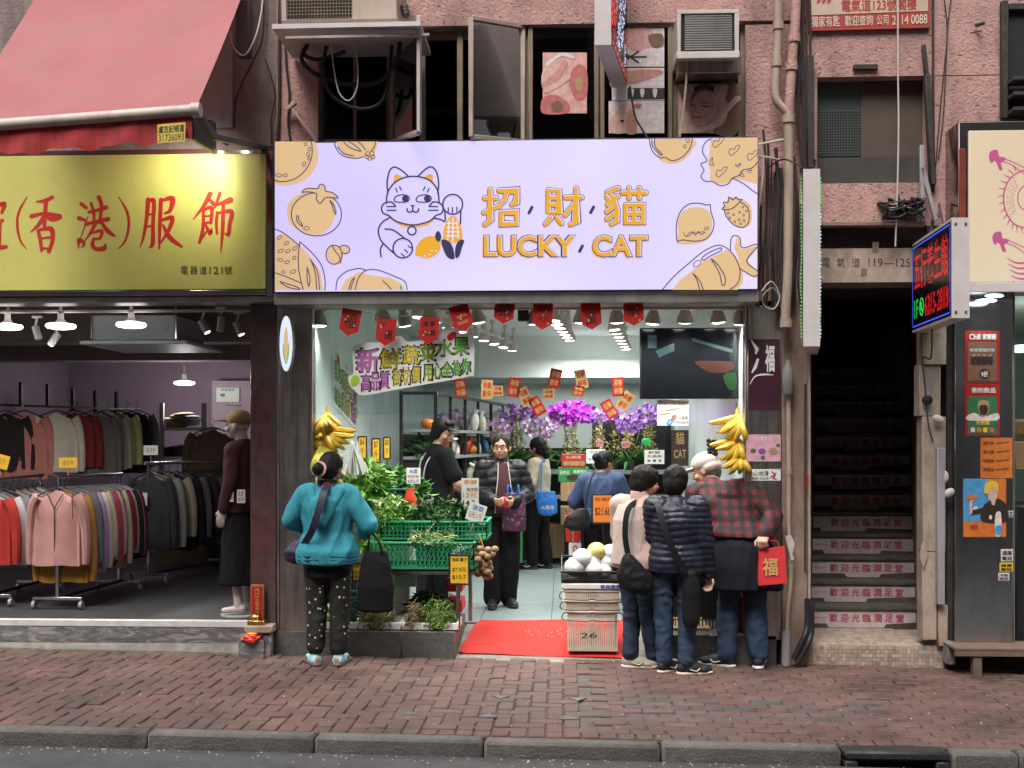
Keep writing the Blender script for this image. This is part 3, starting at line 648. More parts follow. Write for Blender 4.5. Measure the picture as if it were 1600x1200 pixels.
ar.stroke([(380,452),(405,480),(420,520),(418,540),(408,520),(395,480)], LW, 'sign_line', 2, closed=True, smooth=3); ar.stroke([(175,555),(180,590),(212,615),(205,595),(190,580),(185,550)], LW, 'sign_line', 2, closed=True, smooth=3); ring(237,627,18,11)
ar.poly(clipx([(40,680),(100,660),(190,730),(250,790),(320,890),(340,1012),(40,1012)]), 'sign_tan')
ar.stroke([(40,632),(90,655),(150,700),(195,740)], LW, 'sign_line', 1, smooth=4); ar.stroke([(195,712),(185,800),(190,900),(215,1010)], LW, 'sign_line', 1, smooth=5); ar.stroke([(195,712),(270,780),(330,860),(352,950),(350,1010)], LW, 'sign_line', 1, smooth=5)
ar.stroke([(40,905),(110,930),(205,970)], LW, 'sign_line', 1, smooth=4); ar.stroke([(240,870),(240,940),(250,990),(258,940),(240,870)], LW, 'sign_line', 1, smooth=3); ar.stroke([(260,820),(290,900),(300,1010)], LW, 'sign_line', 1, smooth=4); ar.stroke([(262,825),(305,900),(318,1010)], LW, 'sign_line', 1, smooth=4)
ar.stroke([(70,960),(120,975),(180,995),(190,1010),(120,995),(75,965)], LW, 'sign_line', 1, smooth=3)
for q in ((68,684,16,8,-.8),(110,720,16,9,-.6),(165,752,18,9,-.7),(75,768,18,9,-.4),(120,770,16,9,-.5),(72,825,18,9,.3),(115,838,16,9,-.3),(160,812,12,9,-.8),(152,898,20,10,-.4),(92,900,10,8,0)): ring(*q)
ar.blob([(362,790),(375,745),(410,735),(455,740),(500,745),(505,775),(470,790),(455,840),(420,855),(385,835)], 'sign_tan'); ar.stroke(arc(408,792,50,60,0,360,24)[:-1], LW, 'sign_line', 1, closed=True); ar.stroke([(398,735),(415,770),(440,800),(450,845)], LW, 'sign_line', 1, smooth=4); ar.stroke([(440,745),(470,733),(500,745),(505,770),(485,785),(455,780)], LW, 'sign_line', 1, smooth=4)
ar.poly(clipx([(450,1012),(480,950),(560,900),(640,920),(760,935),(840,980),(850,1012)]), 'sign_tan'); ar.stroke([(420,1010),(430,950),(480,900),(560,878),(605,888)], LW, 'sign_line', 1, smooth=5); ar.stroke([(540,1010),(560,940),(605,892),(680,888),(780,925),(850,960),(865,1010)], LW, 'sign_line', 1, smooth=5)
ar.stroke([(500,1010),(515,960),(538,935),(520,980),(512,1010)], LW, 'sign_line', 1, smooth=3); ar.stroke([(712,955),(740,980),(765,1010)], LW, 'sign_line', 1, smooth=3); ar.stroke([(825,990),(828,1010)], LW, 'sign_line', 1)
# right-hand fruit and vegetables
ar.use(800, 200, 4)
ar.blob([(890,75),(900,140),(930,205),(1010,225),(1080,195),(1125,140),(1140,75)], 'sign_tan', 0); ar.stroke([(857,70),(875,140),(920,185),(960,185),(1000,205),(1060,185),(1110,130),(1128,68)], LW, 'sign_line', 1, smooth=5)
ar.stroke([(890,70),(895,120),(935,160),(930,170),(880,120),(872,75)], LW, 'sign_line', 1, smooth=3); ring(1098,78,11,15); ring(1080,116,9,11)
ar.poly([(1240,68),(1535,58),(1535,350),(1400,320),(1340,345),(1280,350),(1235,320),(1240,270),(1225,230),(1235,150)], 'sign_tan')
ar.stroke([(1243,68),(1205,95),(1190,150),(1218,205),(1180,225),(1200,265),(1180,300),(1205,332),(1250,335),(1300,360),(1350,350),(1375,315),(1420,295),(1440,265),(1500,250),(1532,215)], LW, 'sign_line', 1, smooth=5)
ar.stroke([(1380,315),(1450,350),(1500,390),(1535,412)], LW, 'sign_line', 1, smooth=4)
for bx, by in ((1255,105),(1355,155),(1470,185),(1275,290)): ar.stroke([(bx,by),(bx+10,by-25),(bx+35,by-22),(bx+45,by-42),(bx+70,by-45),(bx+55,by-15),(bx+35,by+2),(bx+15,by+18)], 4.5, 'sign_line', 1, closed=True, smooth=3)
ar.stroke([(1240,230),(1238,205),(1255,185),(1250,210),(1262,232)], 4.5, 'sign_line', 1, closed=True, smooth=3); ar.stroke([(1397,228),(1415,232),(1430,218),(1418,242),(1402,240)], 4.5, 'sign_line', 1, closed=True, smooth=3); ar.stroke([(1425,300),(1440,278),(1452,305)], 4.5, 'sign_line', 1, closed=True); ar.stroke([(1465,272),(1500,262),(1495,282)], 4.5, 'sign_line', 1, closed=True)
ar.blob([(1035,590),(1060,530),(1120,498),(1190,500),(1235,530),(1250,580),(1245,650),(1215,700),(1140,725),(1030,720),(1040,660)], 'sign_tan'); ar.stroke([(1030,700),(1028,600),(1055,520),(1110,475),(1180,472),(1210,482),(1238,480),(1242,520),(1262,590),(1250,650),(1210,695),(1140,708),(1070,700),(1045,706)], LW, 'sign_line', 1, closed=True, smooth=4)
ar.stroke([(1072,655),(1085,680),(1120,665),(1135,645),(1145,672),(1165,645),(1180,668),(1205,650),(1185,650),(1150,660),(1115,650),(1095,672)], 4.5, 'sign_line', 2, smooth=2); ring(1215,628,13,9,-.4)
ar.blob([(1320,500),(1345,450),(1360,432),(1420,440),(1480,470),(1500,530),(1490,600),(1440,625),(1390,605),(1345,560)], 'sign_tan'); ar.stroke([(1325,510),(1340,555),(1385,605),(1440,622),(1475,595),(1482,540),(1470,495),(1430,465)], LW, 'sign_line', 1, smooth=4)
ar.stroke([(1310,505),(1330,490),(1320,465),(1350,465),(1355,432),(1380,450),(1400,432),(1415,450),(1438,445),(1415,470),(1390,495),(1350,512)], LW, 'sign_line', 2, closed=True, smooth=2)
for q in ((1350,532),(1385,543),(1422,527),(1442,495),(1465,520),(1447,545),(1360,562),(1420,573),(1450,580),(1428,598),(1392,586)): ring(*q, 6, 6, 0, 4)
ar.poly([(1000,1012),(1060,940),(1130,890),(1200,830),(1290,790),(1340,760),(1400,800),(1440,880),(1445,960),(1410,1012)], 'sign_tan'); ar.stroke([(938,1012),(1010,930),(1100,850),(1200,770),(1290,733),(1360,765),(1405,830),(1425,900),(1410,970),(1360,1012)], LW, 'sign_line', 1, smooth=5)
ar.poly([(1390,750),(1400,690),(1420,690),(1430,760),(1525,740),(1535,750),(1470,830),(1535,900),(1530,940),(1500,930),(1430,890),(1420,830)], 'sign_tan'); ar.stroke([(1365,765),(1370,690),(1395,673),(1425,690),(1438,750),(1520,728),(1535,740),(1465,832),(1535,895),(1530,920),(1500,925),(1425,880)], LW, 'sign_line', 1, smooth=3)
ar.stroke([(1185,815),(1230,780),(1300,750),(1305,768),(1240,800),(1200,825)], LW, 'sign_line', 2, closed=True, smooth=3); ring(1156,848,28,16,-.6); ar.stroke([(1243,818),(1290,860),(1330,930),(1330,975),(1312,980),(1300,920),(1270,860)], LW, 'sign_line', 2, closed=True, smooth=3); ar.stroke([(1130,910),(1170,950),(1195,1010)], LW, 'sign_line', 2, smooth=3); ar.stroke([(1132,912),(1155,950),(1172,1010)], LW, 'sign_line', 2, smooth=3)
# beckoning cat
ar.use(420, 200, 4); CW = 9.5; nv = 'sign_navy'
for q in ([(775,345),(785,298),(798,287),(836,307),(800,325)], [(965,307),(1008,287),(1026,298),(1026,345),(1002,325)]): ar.poly(q, 'sign_gold', 1)
for q in ([(735,470),(745,400),(790,340),(850,310),(905,303),(960,310),(1015,335),(1055,390),(1065,465)], [(745,408),(740,340),(755,270),(785,245),(830,265),(870,300)], [(935,300),(985,255),(1020,245),(1050,280),(1062,350),(1056,410)],
          [(792,490),(770,465),(738,465),(712,482),(705,508),(718,535),(750,548),(800,585),(900,607),(1000,585),(1045,548),(1078,535),(1090,508),(1082,482),(1055,465),(1025,465),(1003,490)],
          [(755,562),(710,590),(685,640),(700,700),(740,745),(785,785)], [(728,632),(780,640),(850,690)], [(712,728),(698,760),(703,806)], [(1035,565),(1075,573),(1102,582),(1100,520)], [(1200,520),(1198,600)],
          [(865,505),(868,522),(884,527),(898,518),(900,498)], [(900,518),(915,527),(932,522),(936,505)]): ar.stroke(q, CW, nv, 2, smooth=5)
for a, b in (((795,378),(803,400)),((818,368),(829,389)),((977,368),(966,390)),((1002,378),(992,401)),((738,492),(792,492)),((738,515),(795,515)),((1003,492),(1055,492)),((1000,515),(1058,515)),((828,785),(848,803)),((850,760),(870,780)),((872,738),(890,750)),((1122,500),(1122,526)),((1148,498),(1148,530)),((1176,495),(1176,522))): ar.stroke([a, b], CW*.85, nv, 2)
for dx in (0, 137):
    ar.stroke([(785+dx,445),(800+dx,426),(840+dx,418),(872+dx,428),(878+dx,446),(858+dx,463),(795+dx,462)], CW*.8, nv, 2, closed=True, smooth=4); ar.circle(853+dx, 442, 20, nv, 3)
ar.poly([(884,482),(916,482),(900,499)], nv, 3); ar.stroke([(765,568),(830,605),(900,617),(985,603),(1040,562)], 12, 'sign_gold', 0, smooth=5); ar.circle(895,643,27, 'sign_lilac', 2); 
def circ(x, y, r, w): ar.stroke([(x+r*math.cos(t), y+r*math.sin(t)) for t in [2*math.pi*i/26 for i in range(26)]], w, nv, 3, closed=True)
circ(895,643,26,CW); circ(838,752,61,CW); circ(1150,478,62,CW)
ar.blob([(1090,700),(1095,630),(1120,570),(1150,550),(1180,570),(1205,630),(1210,700),(1180,716),(1150,720),(1115,712)], 'sign_gold', 2, 4)
for q in (((1128,580),(1118,700)),((1152,565),(1150,712)),((1176,580),(1184,690)),((1118,597),(1182,597)),((1112,624),(1190,624)),((1110,650),(1192,650)),((1110,676),(1190,676))): ar.stroke(q, 7, 'sign_white', 3)
for q in ([(1078,703),(1120,706),(1150,745),(1162,815),(1125,815),(1097,775)], [(1222,705),(1190,704),(1166,748),(1168,812),(1192,800),(1207,750)]): ar.blob(q, nv, 4, 4)
ar.blob([(915,795),(925,735),(965,690),(1015,675),(1060,688),(1075,712),(1070,760),(1035,800),(985,815),(935,800)], 'sign_gold', 2, 4); ar.blob([(1040,685),(1046,655),(1062,645),(1078,672),(1074,700),(1058,712)], nv, 4, 4)
for x, y in ((975,800),(1005,790),(1020,768),(1045,770)): ar.circle(x, y, 5, 'sign_white', 4, 8)
# lettering with drawn outline and offset gold fill
glyphs = [(420, [[(1350,440),(1422,440)], [(1385,385),(1385,580),(1352,604)], [(1345,530),(1425,492)], [(1440,392),(1552,392),(1546,468),(1520,478)], [(1490,400),(1474,450),(1434,492)], [(1455,527),(1550,527),(1550,600),(1455,600),(1455,527)]]),
          (800, [[(228,390),(295,390),(295,527),(228,527),(228,390)], [(230,436),(295,436)], [(230,481),(295,481)], [(246,560),(210,600)], [(282,560),(310,596)], [(335,435),(436,435)], [(401,378),(401,590),(366,603)], [(396,465),(332,545)]]),
          (800, [[(665,376),(596,402)], [(593,430),(606,448)], [(624,424),(634,442)], [(662,426),(598,480)], [(640,452),(660,510),(655,582),(622,600)], [(640,488),(592,524)], [(652,525),(594,570)], [(690,405),(836,405)], [(731,377),(731,438)], [(796,377),(796,438)], [(711,482),(820,482),(820,590),(711,590),(711,482)], [(765,482),(765,590)], [(711,536),(820,536)]])]
for ox, strokes in glyphs:
    ar.use(ox, 200, 4)
    for q in strokes: ar.stroke([(x-7, y+8) for x, y in q], 27, 'sign_gold', 1)
    for q in strokes: ar.stroke(q, 38, 'sign_line', 2)
    for q in strokes: ar.stroke(q, 29, 'sign_white', 3)
    for q in strokes: ar.stroke([(x-2.5, y+3) for x, y in q], 23, 'sign_gold', 4)
for t, x0, x1 in (('LUCKY', 756.5, 899), ('CAT', 926, 1012)):
    ar.use(0, 0, 1)
    ar.text(t, x0-2.5, 371, x1-2.5, 403.5, 'sign_gold', 1, .035); ar.text(t, x0-1.5, 366.5, x1+1.5, 402.7, 'sign_line', 2, .066); ar.text(t, x0-.3, 367.8, x1+.3, 401.2, 'sign_white', 3, .034); ar.text(t, x0-.3, 369, x1-.8, 401, 'sign_gold', 4, .02)
ar.use(800, 200, 4)
for q in (((125,497),(106,532)),((510,495),(491,530)),((440,738),(422,772))): ar.stroke(q, 19, nv, 2)
ar.build(sg, 'print')

# ---- yellow clothes shop sign, floodlit from above
M('sign_yellow', (.58,.56,.15), .45, var=.06); M('sign_red', (.50,.02,.015), .5, var=.06); M('mirror_trim', (.34,.30,.29), .12, 1, var=.2); M('dark_trim', (.08,.03,.03), .35, var=.2)
YL = -.14
ls = thing('shop_sign', 'yellow clothes shop sign with red brush lettering below the pink awning', 'sign', (X(180), -.05, Z(455, 200)))
rectmesh(-60, 234, 428, 463, YL+.02, .05, .004).part('case', MATS['dark_trim'], ls); rectmesh(-60, 242, 415, 453, YL, YL+.019, .002).part('panel', MATS['sign_yellow'], ls)
rectmesh(416, 236, 426, 462, YL-.004, YL+.0195, .003).part('trim', MATS['mirror_trim'], ls); rectmesh(-60, 454, 415.5, 462, YL-.004, YL+.0195, .003).part('trim', MATS['mirror_trim'], ls); rectmesh(340, 234.5, 415.5, 240.5, YL-.004, YL+.0195, .003).part('trim', MATS['mirror_trim'], ls)
rectmesh(-60, 463.5, 431, 473, YL+.03, .08, .004).part('bottom_rail', MATS['alu'], ls)
ar = Art(onplane(YL), (0,-1,0), 2e-5); ar.use(0, 230, 3.72)
brush = [[(305,290,22),(258,313,24),(212,316,8)], [(183,402,26),(260,386,20),(345,404,34)], [(268,310,24),(262,400,26),(258,462,22)], [(255,402,24),(222,455,22),(176,494,5)], [(268,400,12),(300,420,26),(345,410,24)], [(222,486,20),(235,540,22),(242,602,18)], [(232,480,18),(298,476,30),(306,540,24),(284,608,22)], [(240,530,12),(296,524,16)], [(240,588,16),(290,590,14)],
         [(472,330,22),(502,352,20)], [(460,412,26),(496,424,16)], [(456,590,4),(462,540,26),(490,560,18),(478,580,10)], [(468,530,6),(500,440,8),(512,400,4)], [(530,325,16),(545,380,18),(548,440,14)], [(575,290,26),(590,340,22),(580,440,16)], [(515,378,14),(560,368,18),(618,350,26)], [(498,448,20),(560,432,20),(630,418,26)], [(558,440,22),(522,505,16),(490,548,5)], [(592,440,16),(625,485,26),(668,516,12)], [(535,498,14),(590,486,20),(582,528,18),(545,532,12)], [(545,532,18),(538,570,24),(565,592,22),(606,586,28),(612,562,8)],
         [(862,305,28),(852,420,22),(835,520,16),(815,582,5)], [(862,320,16),(895,312,24),(890,450,22),(888,560,24),(866,584,6)], [(860,392,12),(886,388,12)], [(852,462,12),(886,456,12)], [(936,305,24),(930,450,22),(926,590,10)], [(936,312,14),(1002,298,30),(990,366,24),(958,384,12)], [(932,428,14),(1000,410,28),(982,480,22),(930,562,8)], [(948,452,12),(988,525,28),(1056,576,14)],
         [(1222,272,30),(1182,345,22),(1124,418,5)], [(1215,300,14),(1240,328,26)], [(1178,368,16),(1230,352,22),(1226,440,18)], [(1182,368,18),(1180,470,20),(1160,552,18)], [(1188,402,10),(1222,398,10)], [(1186,440,12),(1222,436,14)], [(1196,452,12),(1222,498,24),(1232,470,6)], [(1160,548,16),(1200,490,10)], [(1278,268,22),(1255,335,14),(1240,362,5)], [(1262,334,16),(1340,306,34)], [(1264,380,18),(1258,440,18),(1262,500,14)], [(1264,384,14),(1345,374,26),(1335,450,24),(1328,506,22),(1308,500,6)], [(1298,330,22),(1294,480,22),(1284,610,6)],
         [(158,288,4),(112,370,13),(100,450,15),(118,540,13),(154,592,4)], [(690,288,4),(738,370,13),(750,450,15),(730,540,13),(686,592,4)], [(-30,345,20),(25,330,26),(10,380,16)], [(-30,440,16),(15,425,20)], [(-30,588,22),(35,578,22)], [(0,440,18),(-2,580,18)]]
for q in brush: ar.stroke(q, 10, 'sign_red', 0, smooth=5)
ar.use(0, 0, 1)
for k, ch in enumerate('電器道'): ar.text(ch, 283+k*14.6, 416, 294+k*14.6, 428.5, 'black_ink', 0, .004)
ar.text('121', 327.5, 417, 348, 428, 'black_ink'); ar.text('號', 351, 416, 363, 428.5, 'black_ink', 0, .004); ar.build(ls, 'print')
# floodlight above the yellow sign
fl = P(318, 232, -.5); t = thing('flood_lamp', 'small black floodlight tucked under the awning above the yellow sign', 'lamp', fl+Vector((0,0,.12)))
m = MB(); m.bar(fl+Vector((0,.55,.18)), fl+Vector((0,.0,.16)), .02); m.part('arm', MATS['sign_case'], t); m = MB(); m.box(fl+Vector((0,.0,.16)), (.16,.08,.07), .01); m.part('housing', MATS['sign_case'], t)
ld = bpy.data.lights.new('flood_beam', 'SPOT'); lo = bpy.data.objects.new('flood_beam', ld); C.objects.link(lo); lo.parent = t; ld.energy = 75*EK; ld.color = (1,.95,.78); ld.spot_size = R(120); ld.spot_blend = 1; ld.shadow_soft_size = .12
lo.location = Vector((0,.0,-.0)); tgt = P(300, 290, YL)-(fl+Vector((0,0,.12))); lo.rotation_euler = (-tgt).to_track_quat('Z','Y').to_euler()

# ---- awning
M('awning_cloth', (.46,.165,.175), .85, var=.12, vs=2, dirt=.6, ds=(.7,1,1), dcol=(.36,.21,.18), dth=.5, trans=.25); M('awning_bar', (.55,.47,.42), .5, var=.15, vs=6, dirt=.5, dcol=(.06,.05,.045)); M('valance', (.42,.03,.03), .8, var=.2, dirt=.75, ds=(14,3,.6), dcol=(.09,.02,.02), dth=.5)
aw = thing('awning', 'faded pink fabric awning over the yellow sign', 'awning', (X(100), 0, Z(170, 100)))
YA = -1.4; ra, la = P(305, 172, YA), P(-80, 201, YA)
def aw_pt(u, v):    # u along the bar, v up the cloth
    p = la.lerp(ra, u); sag = .05*math.sin(math.pi*v)*(.6+.4*math.sin(u*9)); return Vector((p.x, YA+1.42*v, p.z+1.6*v-sag+.02*math.sin(u*14)*v*(1-v)*2))
m = MB(); m.grid(aw_pt, 24, 16); m.part('cloth', MATS['awning_cloth'], aw)
m = MB(); m.tube([la, ra], .036, 14); m.part('front_bar', MATS['awning_bar'], aw)
m = MB(); m.cyl(ra-Vector((.02,0,0)), ra+Vector((.035,0,0)), .045, n=14); m.part('bar_end', MATS['awning_bar'], aw)
def val(u, v):
    p = la.lerp(ra, u*.985); ln = .155+.012*math.sin(u*24)+.008*math.sin(u*57); return Vector((p.x, YA+.008+.012*math.sin(u*31+v*2)*v, p.z-.03-v*ln))
m = MB(); m.grid(val, 60, 4); vo = m.part('valance', MATS['valance'], aw)
m = MB(); q = [P(246,194.5,YA-.016), P(290,191,YA-.016), P(289,221,YA-.016), P(246,224,YA-.016)]; m.quad(*q); M('label_yellow', (.62,.47,.08), .6, var=.2); so = m.part('label', MATS['label_yellow'], vo, smooth=False)
ar = Art(quadmap(*q), (0,-1,0)); ar.text('盧志記帳蓬', .04, .1, .96, .48, 'black_ink', 0, .01); ar.text('31736093', .04, .56, .95, .92, 'black_ink'); ar.build(vo, 'print')
m = MB(); a = P(310,178,YA+.05); b = P(334,214,YA+.35); m.bar(a, b, .05, .05, .006); m.bar(b, (b.x+.1, .03, b.z+.2), .04, .04, .005); m.part('folding_arm', MATS['sign_case'], aw)
m = MB(); m.bar(P(300,200,-1.2), P(335,226,-.4), .03, .14, .004); m.part('arm_bracket', MATS['sign_case'], aw)

# ---- LED dots helper
def in_poly(x, y, pts):
    c = False; j = len(pts)-1
    for i in range(len(pts)):
        a, b = pts[i], pts[j]
        if (a[1] > y) != (b[1] > y) and x < (b[0]-a[0])*(y-a[1])/(b[1]-a[1])+a[0]: c = not c
        j = i
    return c
def led_text(ar, t, x0, y0, x1, y1, nx, ny, mat, bold=.01, r=.42):
    vs, fs = text_geo(t, bold); a = min(p[0] for p in vs); b = max(p[0] for p in vs); c = min(p[1] for p in vs); d = max(p[1] for p in vs)
    polys = [[vs[i] for i in q] for q in fs]; sx = (x1-x0)/nx; sy = (y1-y0)/ny; pts = []; ff = []
    for i in range(nx):
        for j in range(ny):
            u = a+(b-a)*(i+.5)/nx; v = d-(d-c)*(j+.5)/ny
            if any(in_poly(u, v, q) for q in polys):
                cx, cy_ = x0+(i+.5)*sx, y0+(j+.5)*sy; k = len(pts); pts += [(cx-sx*r, cy_), (cx, cy_-sy*r), (cx+sx*r, cy_), (cx, cy_+sy*r)]; ff.append([k,k+1,k+2,k+3])
    ar.raw(pts, ff, mat, 0)
EM('led_red', (1,.02,.03), 1.3); EM('led_green', (.02,.9,.1), 1.2); EM('led_blue', (.08,.10,1), 1.2); EM('led_white', (.55,.68,1), 1.6); M('led_face', (.008,.008,.01), .25, var=0); M('white_case', (.62,.57,.56), .45, var=.08, dirt=.25, ds=(3,3,2), dcol=(.35,.28,.26))
# ---- red LED sign on the right (projects from the wall)
n0t, n0b = P(1487, 340, -1.0), P(1487, 497, -1.0); f0t = P(1425, 380, -.0); 
nx_, fx_ = n0t.x, P(1424, 400, -.0).x; zt1 = n0t.z; zb1 = n0b.z; wbx = P(1515, 420, -1.0).x-nx_
t = thing('led_sign', 'projecting box sign with red LED characters and phone number beside the dragon panel', 'sign', (nx_+.05, -.5, zb1))
m = MB(); base = [(nx_,-1.0), (nx_+wbx,-1.0), (fx_+wbx,-.02), (fx_,-.02)]; m.prism([(x,y,zb1) for x,y in base], (0,0,zt1-zb1)); m.part('case', MATS['white_case'], t, smooth=False)
q = [Vector((fx_-.003,-.03,zt1-.02)), Vector((nx_-.003,-.99,zt1-.02)), Vector((nx_-.003,-.99,zb1+.02)), Vector((fx_-.003,-.03,zb1+.02))]
m = MB(); m.quad(*q); m.part('face', MATS['led_face'], t, smooth=False)
nn = (q[1]-q[0]).cross(Vector((0,0,-1))); nn = -nn if nn.dot(Vector((-1,0,0))) < 0 else nn
ar = Art(quadmap(*q), nn); led_text(ar, '五行養生館', .06, .1, .94, .55, 62, 20, 'led_red', .012); led_text(ar, '6315-2818', .36, .66, .95, .9, 46, 13, 'led_red', .02); led_text(ar, '1F', .06, .66, .18, .88, 10, 12, 'led_green', .02)
ar.stroke([(.27+.05*math.cos(a_), .77+.1*math.sin(a_)) for a_ in [2*math.pi*i/14 for i in range(14)]], .012, 'led_green', 0, closed=True); ar.stroke([(.25,.72),(.26,.79),(.29,.82)], .02, 'led_green', 0)
for y in (.03,.97): ar.stroke([(.02,y),(.98,y)], .014, 'led_blue', 0, cap=False)
ar.stroke([(.985,.05),(.985,.95)], .008, 'led_blue', 0, cap=False); ar.stroke([(.015,.05),(.015,.95)], .008, 'led_blue', 0, cap=False); ar.build(t, 'led_dots')
for x in (nx_+.025, nx_+wbx-.025):
    for z in (zt1-.04, zb1+.04): m = MB(); m.cyl((x,-1.0,z), (x,-1.006,z), .008, n=10); m.part('screw', MATS['steel_dark'], t)
m = MB(); m.tube(cr([(fx_+.05,-.3,zb1),(fx_+.06,-.25,zb1-.2),P(1442,560,-.05),P(1446,610,-.03),P(1450,660,-.02),P(1458,690,-.02)],5), .006, 6); m.part('cable', MATS['sign_case'], t)
m = MB(); m.tube([(fx_+.1,-.1,zt1),(fx_+.16,.0,zt1+.22)], .012, 6); m.tube([(nx_+.05,-.7,zt1),(fx_+.2,.0,zt1+.3)], .008, 6); m.part('bracket', MATS['grimy_dark'], t)
# ---- vertical LED sign edge-on
a, b = P(1255, 264, -.75), P(1281.5, 541, -.75); t = thing('led_sign', 'tall slim white projecting sign edged with green LED beads', 'sign', ((a.x+b.x)/2, -.4, b.z))
fa, fb = P(1259,264,-.05), P(1277,264,-.05); m = MB(); m.prism([(a.x,-.75,b.z),(b.x,-.75,b.z),(fb.x,-.05,b.z),(fa.x,-.05,b.z)], (0,0,a.z-b.z)); m.part('case', MATS['white_case'], t, smooth=False)
for sx, x in ((-1, a.x-.004), (1, b.x+.004)):
    gm_ = MB(); wm = MB(); n_ = 46
    for k in range(n_):
        z = a.z-.06-(a.z-b.z-.1)*k/n_; (gm_ if (k < 10 or rnd.random() < .3 or sx < 0) else wm).ell((x+sx*.004, -.735+rnd.uniform(0,.02), z), .005, None, 6, 4)
    gm_.part('led_beads', MATS['led_green'], t, kind='stuff'); 
    if wm.v: wm.part('led_beads', MATS['led_white'], t, kind='stuff')
# ---- LED sign at the top, seen from below
nb_, fb_ = P(955, 70, -.9), P(978, 135, -.0); zb = nb_.z; wl_ = P(955,50,-.9).x-P(929,50,-.9).x; ztp = zb+1.2
fbx = P(979, 135, -.0).x
t = thing('led_sign', 'white projecting box sign with glittering LED face above the lilac sign', 'sign', (nb_.x, -.45, zb))
m = MB(); m.prism([(nb_.x-wl_,-.9,zb),(nb_.x,-.9,zb),(fbx,-.02,zb),(fbx-wl_,-.02,zb)], (0,0,1.2)); m.part('case', MATS['white_case'], t, smooth=False)
q = [Vector((nb_.x+.002,-.89,ztp)), Vector((fbx+.002,-.03,ztp)), Vector((fbx+.002,-.03,zb+.01)), Vector((nb_.x+.002,-.89,zb+.01))]
m = MB(); m.quad(*q); m.part('face', MATS['led_face'], t, smooth=False); nn = Vector((1,0,0))-Vector((0,1,0))*((fbx-nb_.x)/.87)
ar = Art(quadmap(*q), nn)
for k in range(600):
    u, v = rnd.uniform(.1,.95), rnd.uniform(.3,.93); mt = 'led_white' if .3 < u < .9 else 'led_red'
    if abs(math.sin(u*7+v*5)) < .35: continue
    ar.k -= 1; ar.raw([(u-.011,v),(u,v-.008),(u+.011,v),(u,v+.008)], [[0,1,2,3]], mt, 0)
for k in range(7): ar.rect(.08+k*.13, .955, .14+k*.13, .975, 'led_red', 0)
for k in range(8): ar.rect(.03, .5+k*.05, .07, .53+k*.05, 'led_red', 0)
ar.build(t, 'led_dots')
# ---- dragon lightbox on the right
lit_panel('dragon_panel', srgb(238,214,180), srgb(250,232,204), .62, .8); EM('dragon_pink', srgb(196,92,140), .7); M('red_mirror', (.55,.14,.10), .15, .7, var=.3)
t = thing('dragon_sign', 'cream backlit sign with a pink dragon beside the red LED sign', 'sign', (X(1560), -.1, Z(455, 1550)))
rectmesh(1497, 188, 1680, 455, -.28, .0, .01).part('case', MATS['mirror_trim'], t); rectmesh(1514, 203, 1680, 440, -.295, -.2805, .004).part('panel', MATS['dragon_panel'], t)
rectmesh(1498, 232, 1509, 368, -.287, -.2805, .003).part('red_strip', MATS['red_mirror'], t); rectmesh(1497, 441, 1680, 456, -.30, -.2805, .003).part('bottom_trim', MATS['white_case'], t)
ar = Art(onplane(-.295), (0,-1,0)); ar.use(1170, 0, 3.72); dp = 'dragon_pink'
ar.stroke([(1640,985),(1570,1000),(1510,1050),(1482,1130),(1490,1220),(1540,1300),(1620,1330)], 9, dp, 0, smooth=6); ar.stroke([(1660,1060),(1600,1080),(1565,1130),(1575,1200),(1640,1240)], 7, dp, 0, smooth=6)
for k in range(13):
    a_ = R(250-k*13); x, y = 1590+108*math.cos(a_), 1160+170*math.sin(a_)-10; ar.stroke([(x,y,9),(x+36*math.cos(a_-.3),y+40*math.sin(a_-.3),3)], 6, dp, 0)
for k in range(7):
    for j in range(3):
        a_ = R(235-k*16); rr = 62+j*16; ar.stroke(arc(1600+rr*math.cos(a_), 1160+rr*1.5*math.sin(a_), 9, 11, 90, 270, 6), 2.6, dp, 0)
for bx, by in ((1420,920),(1440,1395)):
    ar.blob([(bx-25,by-5),(bx-15,by-40),(bx+25,by-48),(bx+35,by-10),(bx+70,by-5),(bx+65,by+15),(bx+45,by+30),(bx+55,by+65),(bx+35,by+68),(bx+20,by+30),(bx+5,by+15),(bx-10,by+30)], dp, 0, 3); ar.stroke([(bx+60,by),(bx+120,by+25),(bx+190,by+60)], 6, dp, 0, smooth=4); ar.stroke([(bx+60,by+20),(bx+110,by+40),(bx+180,by+90)], 6, dp, 0, smooth=4)
for k in range(6): ar.stroke([(1500+k*8,1500+k*34,4),(1560+k*4,1530+k*30,10),(1640,1520+k*34,12)], 8, dp, 0, smooth=4)
ar.build(t, 'print')
for px, py in ((1552, 463), (1541, 470)):
    c = P(px, py, -.12+(px-1541)*.01); m = MB(); m.ell(c, (.075,.05,.014), None, 16, 8); o = m.thing('downlight', EM('cool_lamp', (.8,1,.97), 6), 'small glowing cool white downlight under the dragon sign', 'light', 'downlights under the dragon sign')
    ld = bpy.data.lights.new('downlight_glow', 'SPOT'); lo = bpy.data.objects.new('downlight_glow', ld); C.objects.link(lo); lo.parent = o; lo.location = (0,-.02,-.03); ld.energy = 7*EK; ld.color = (.8,1,.97); ld.spot_size = R(140); ld.spot_blend = .8; ld.shadow_soft_size = .04
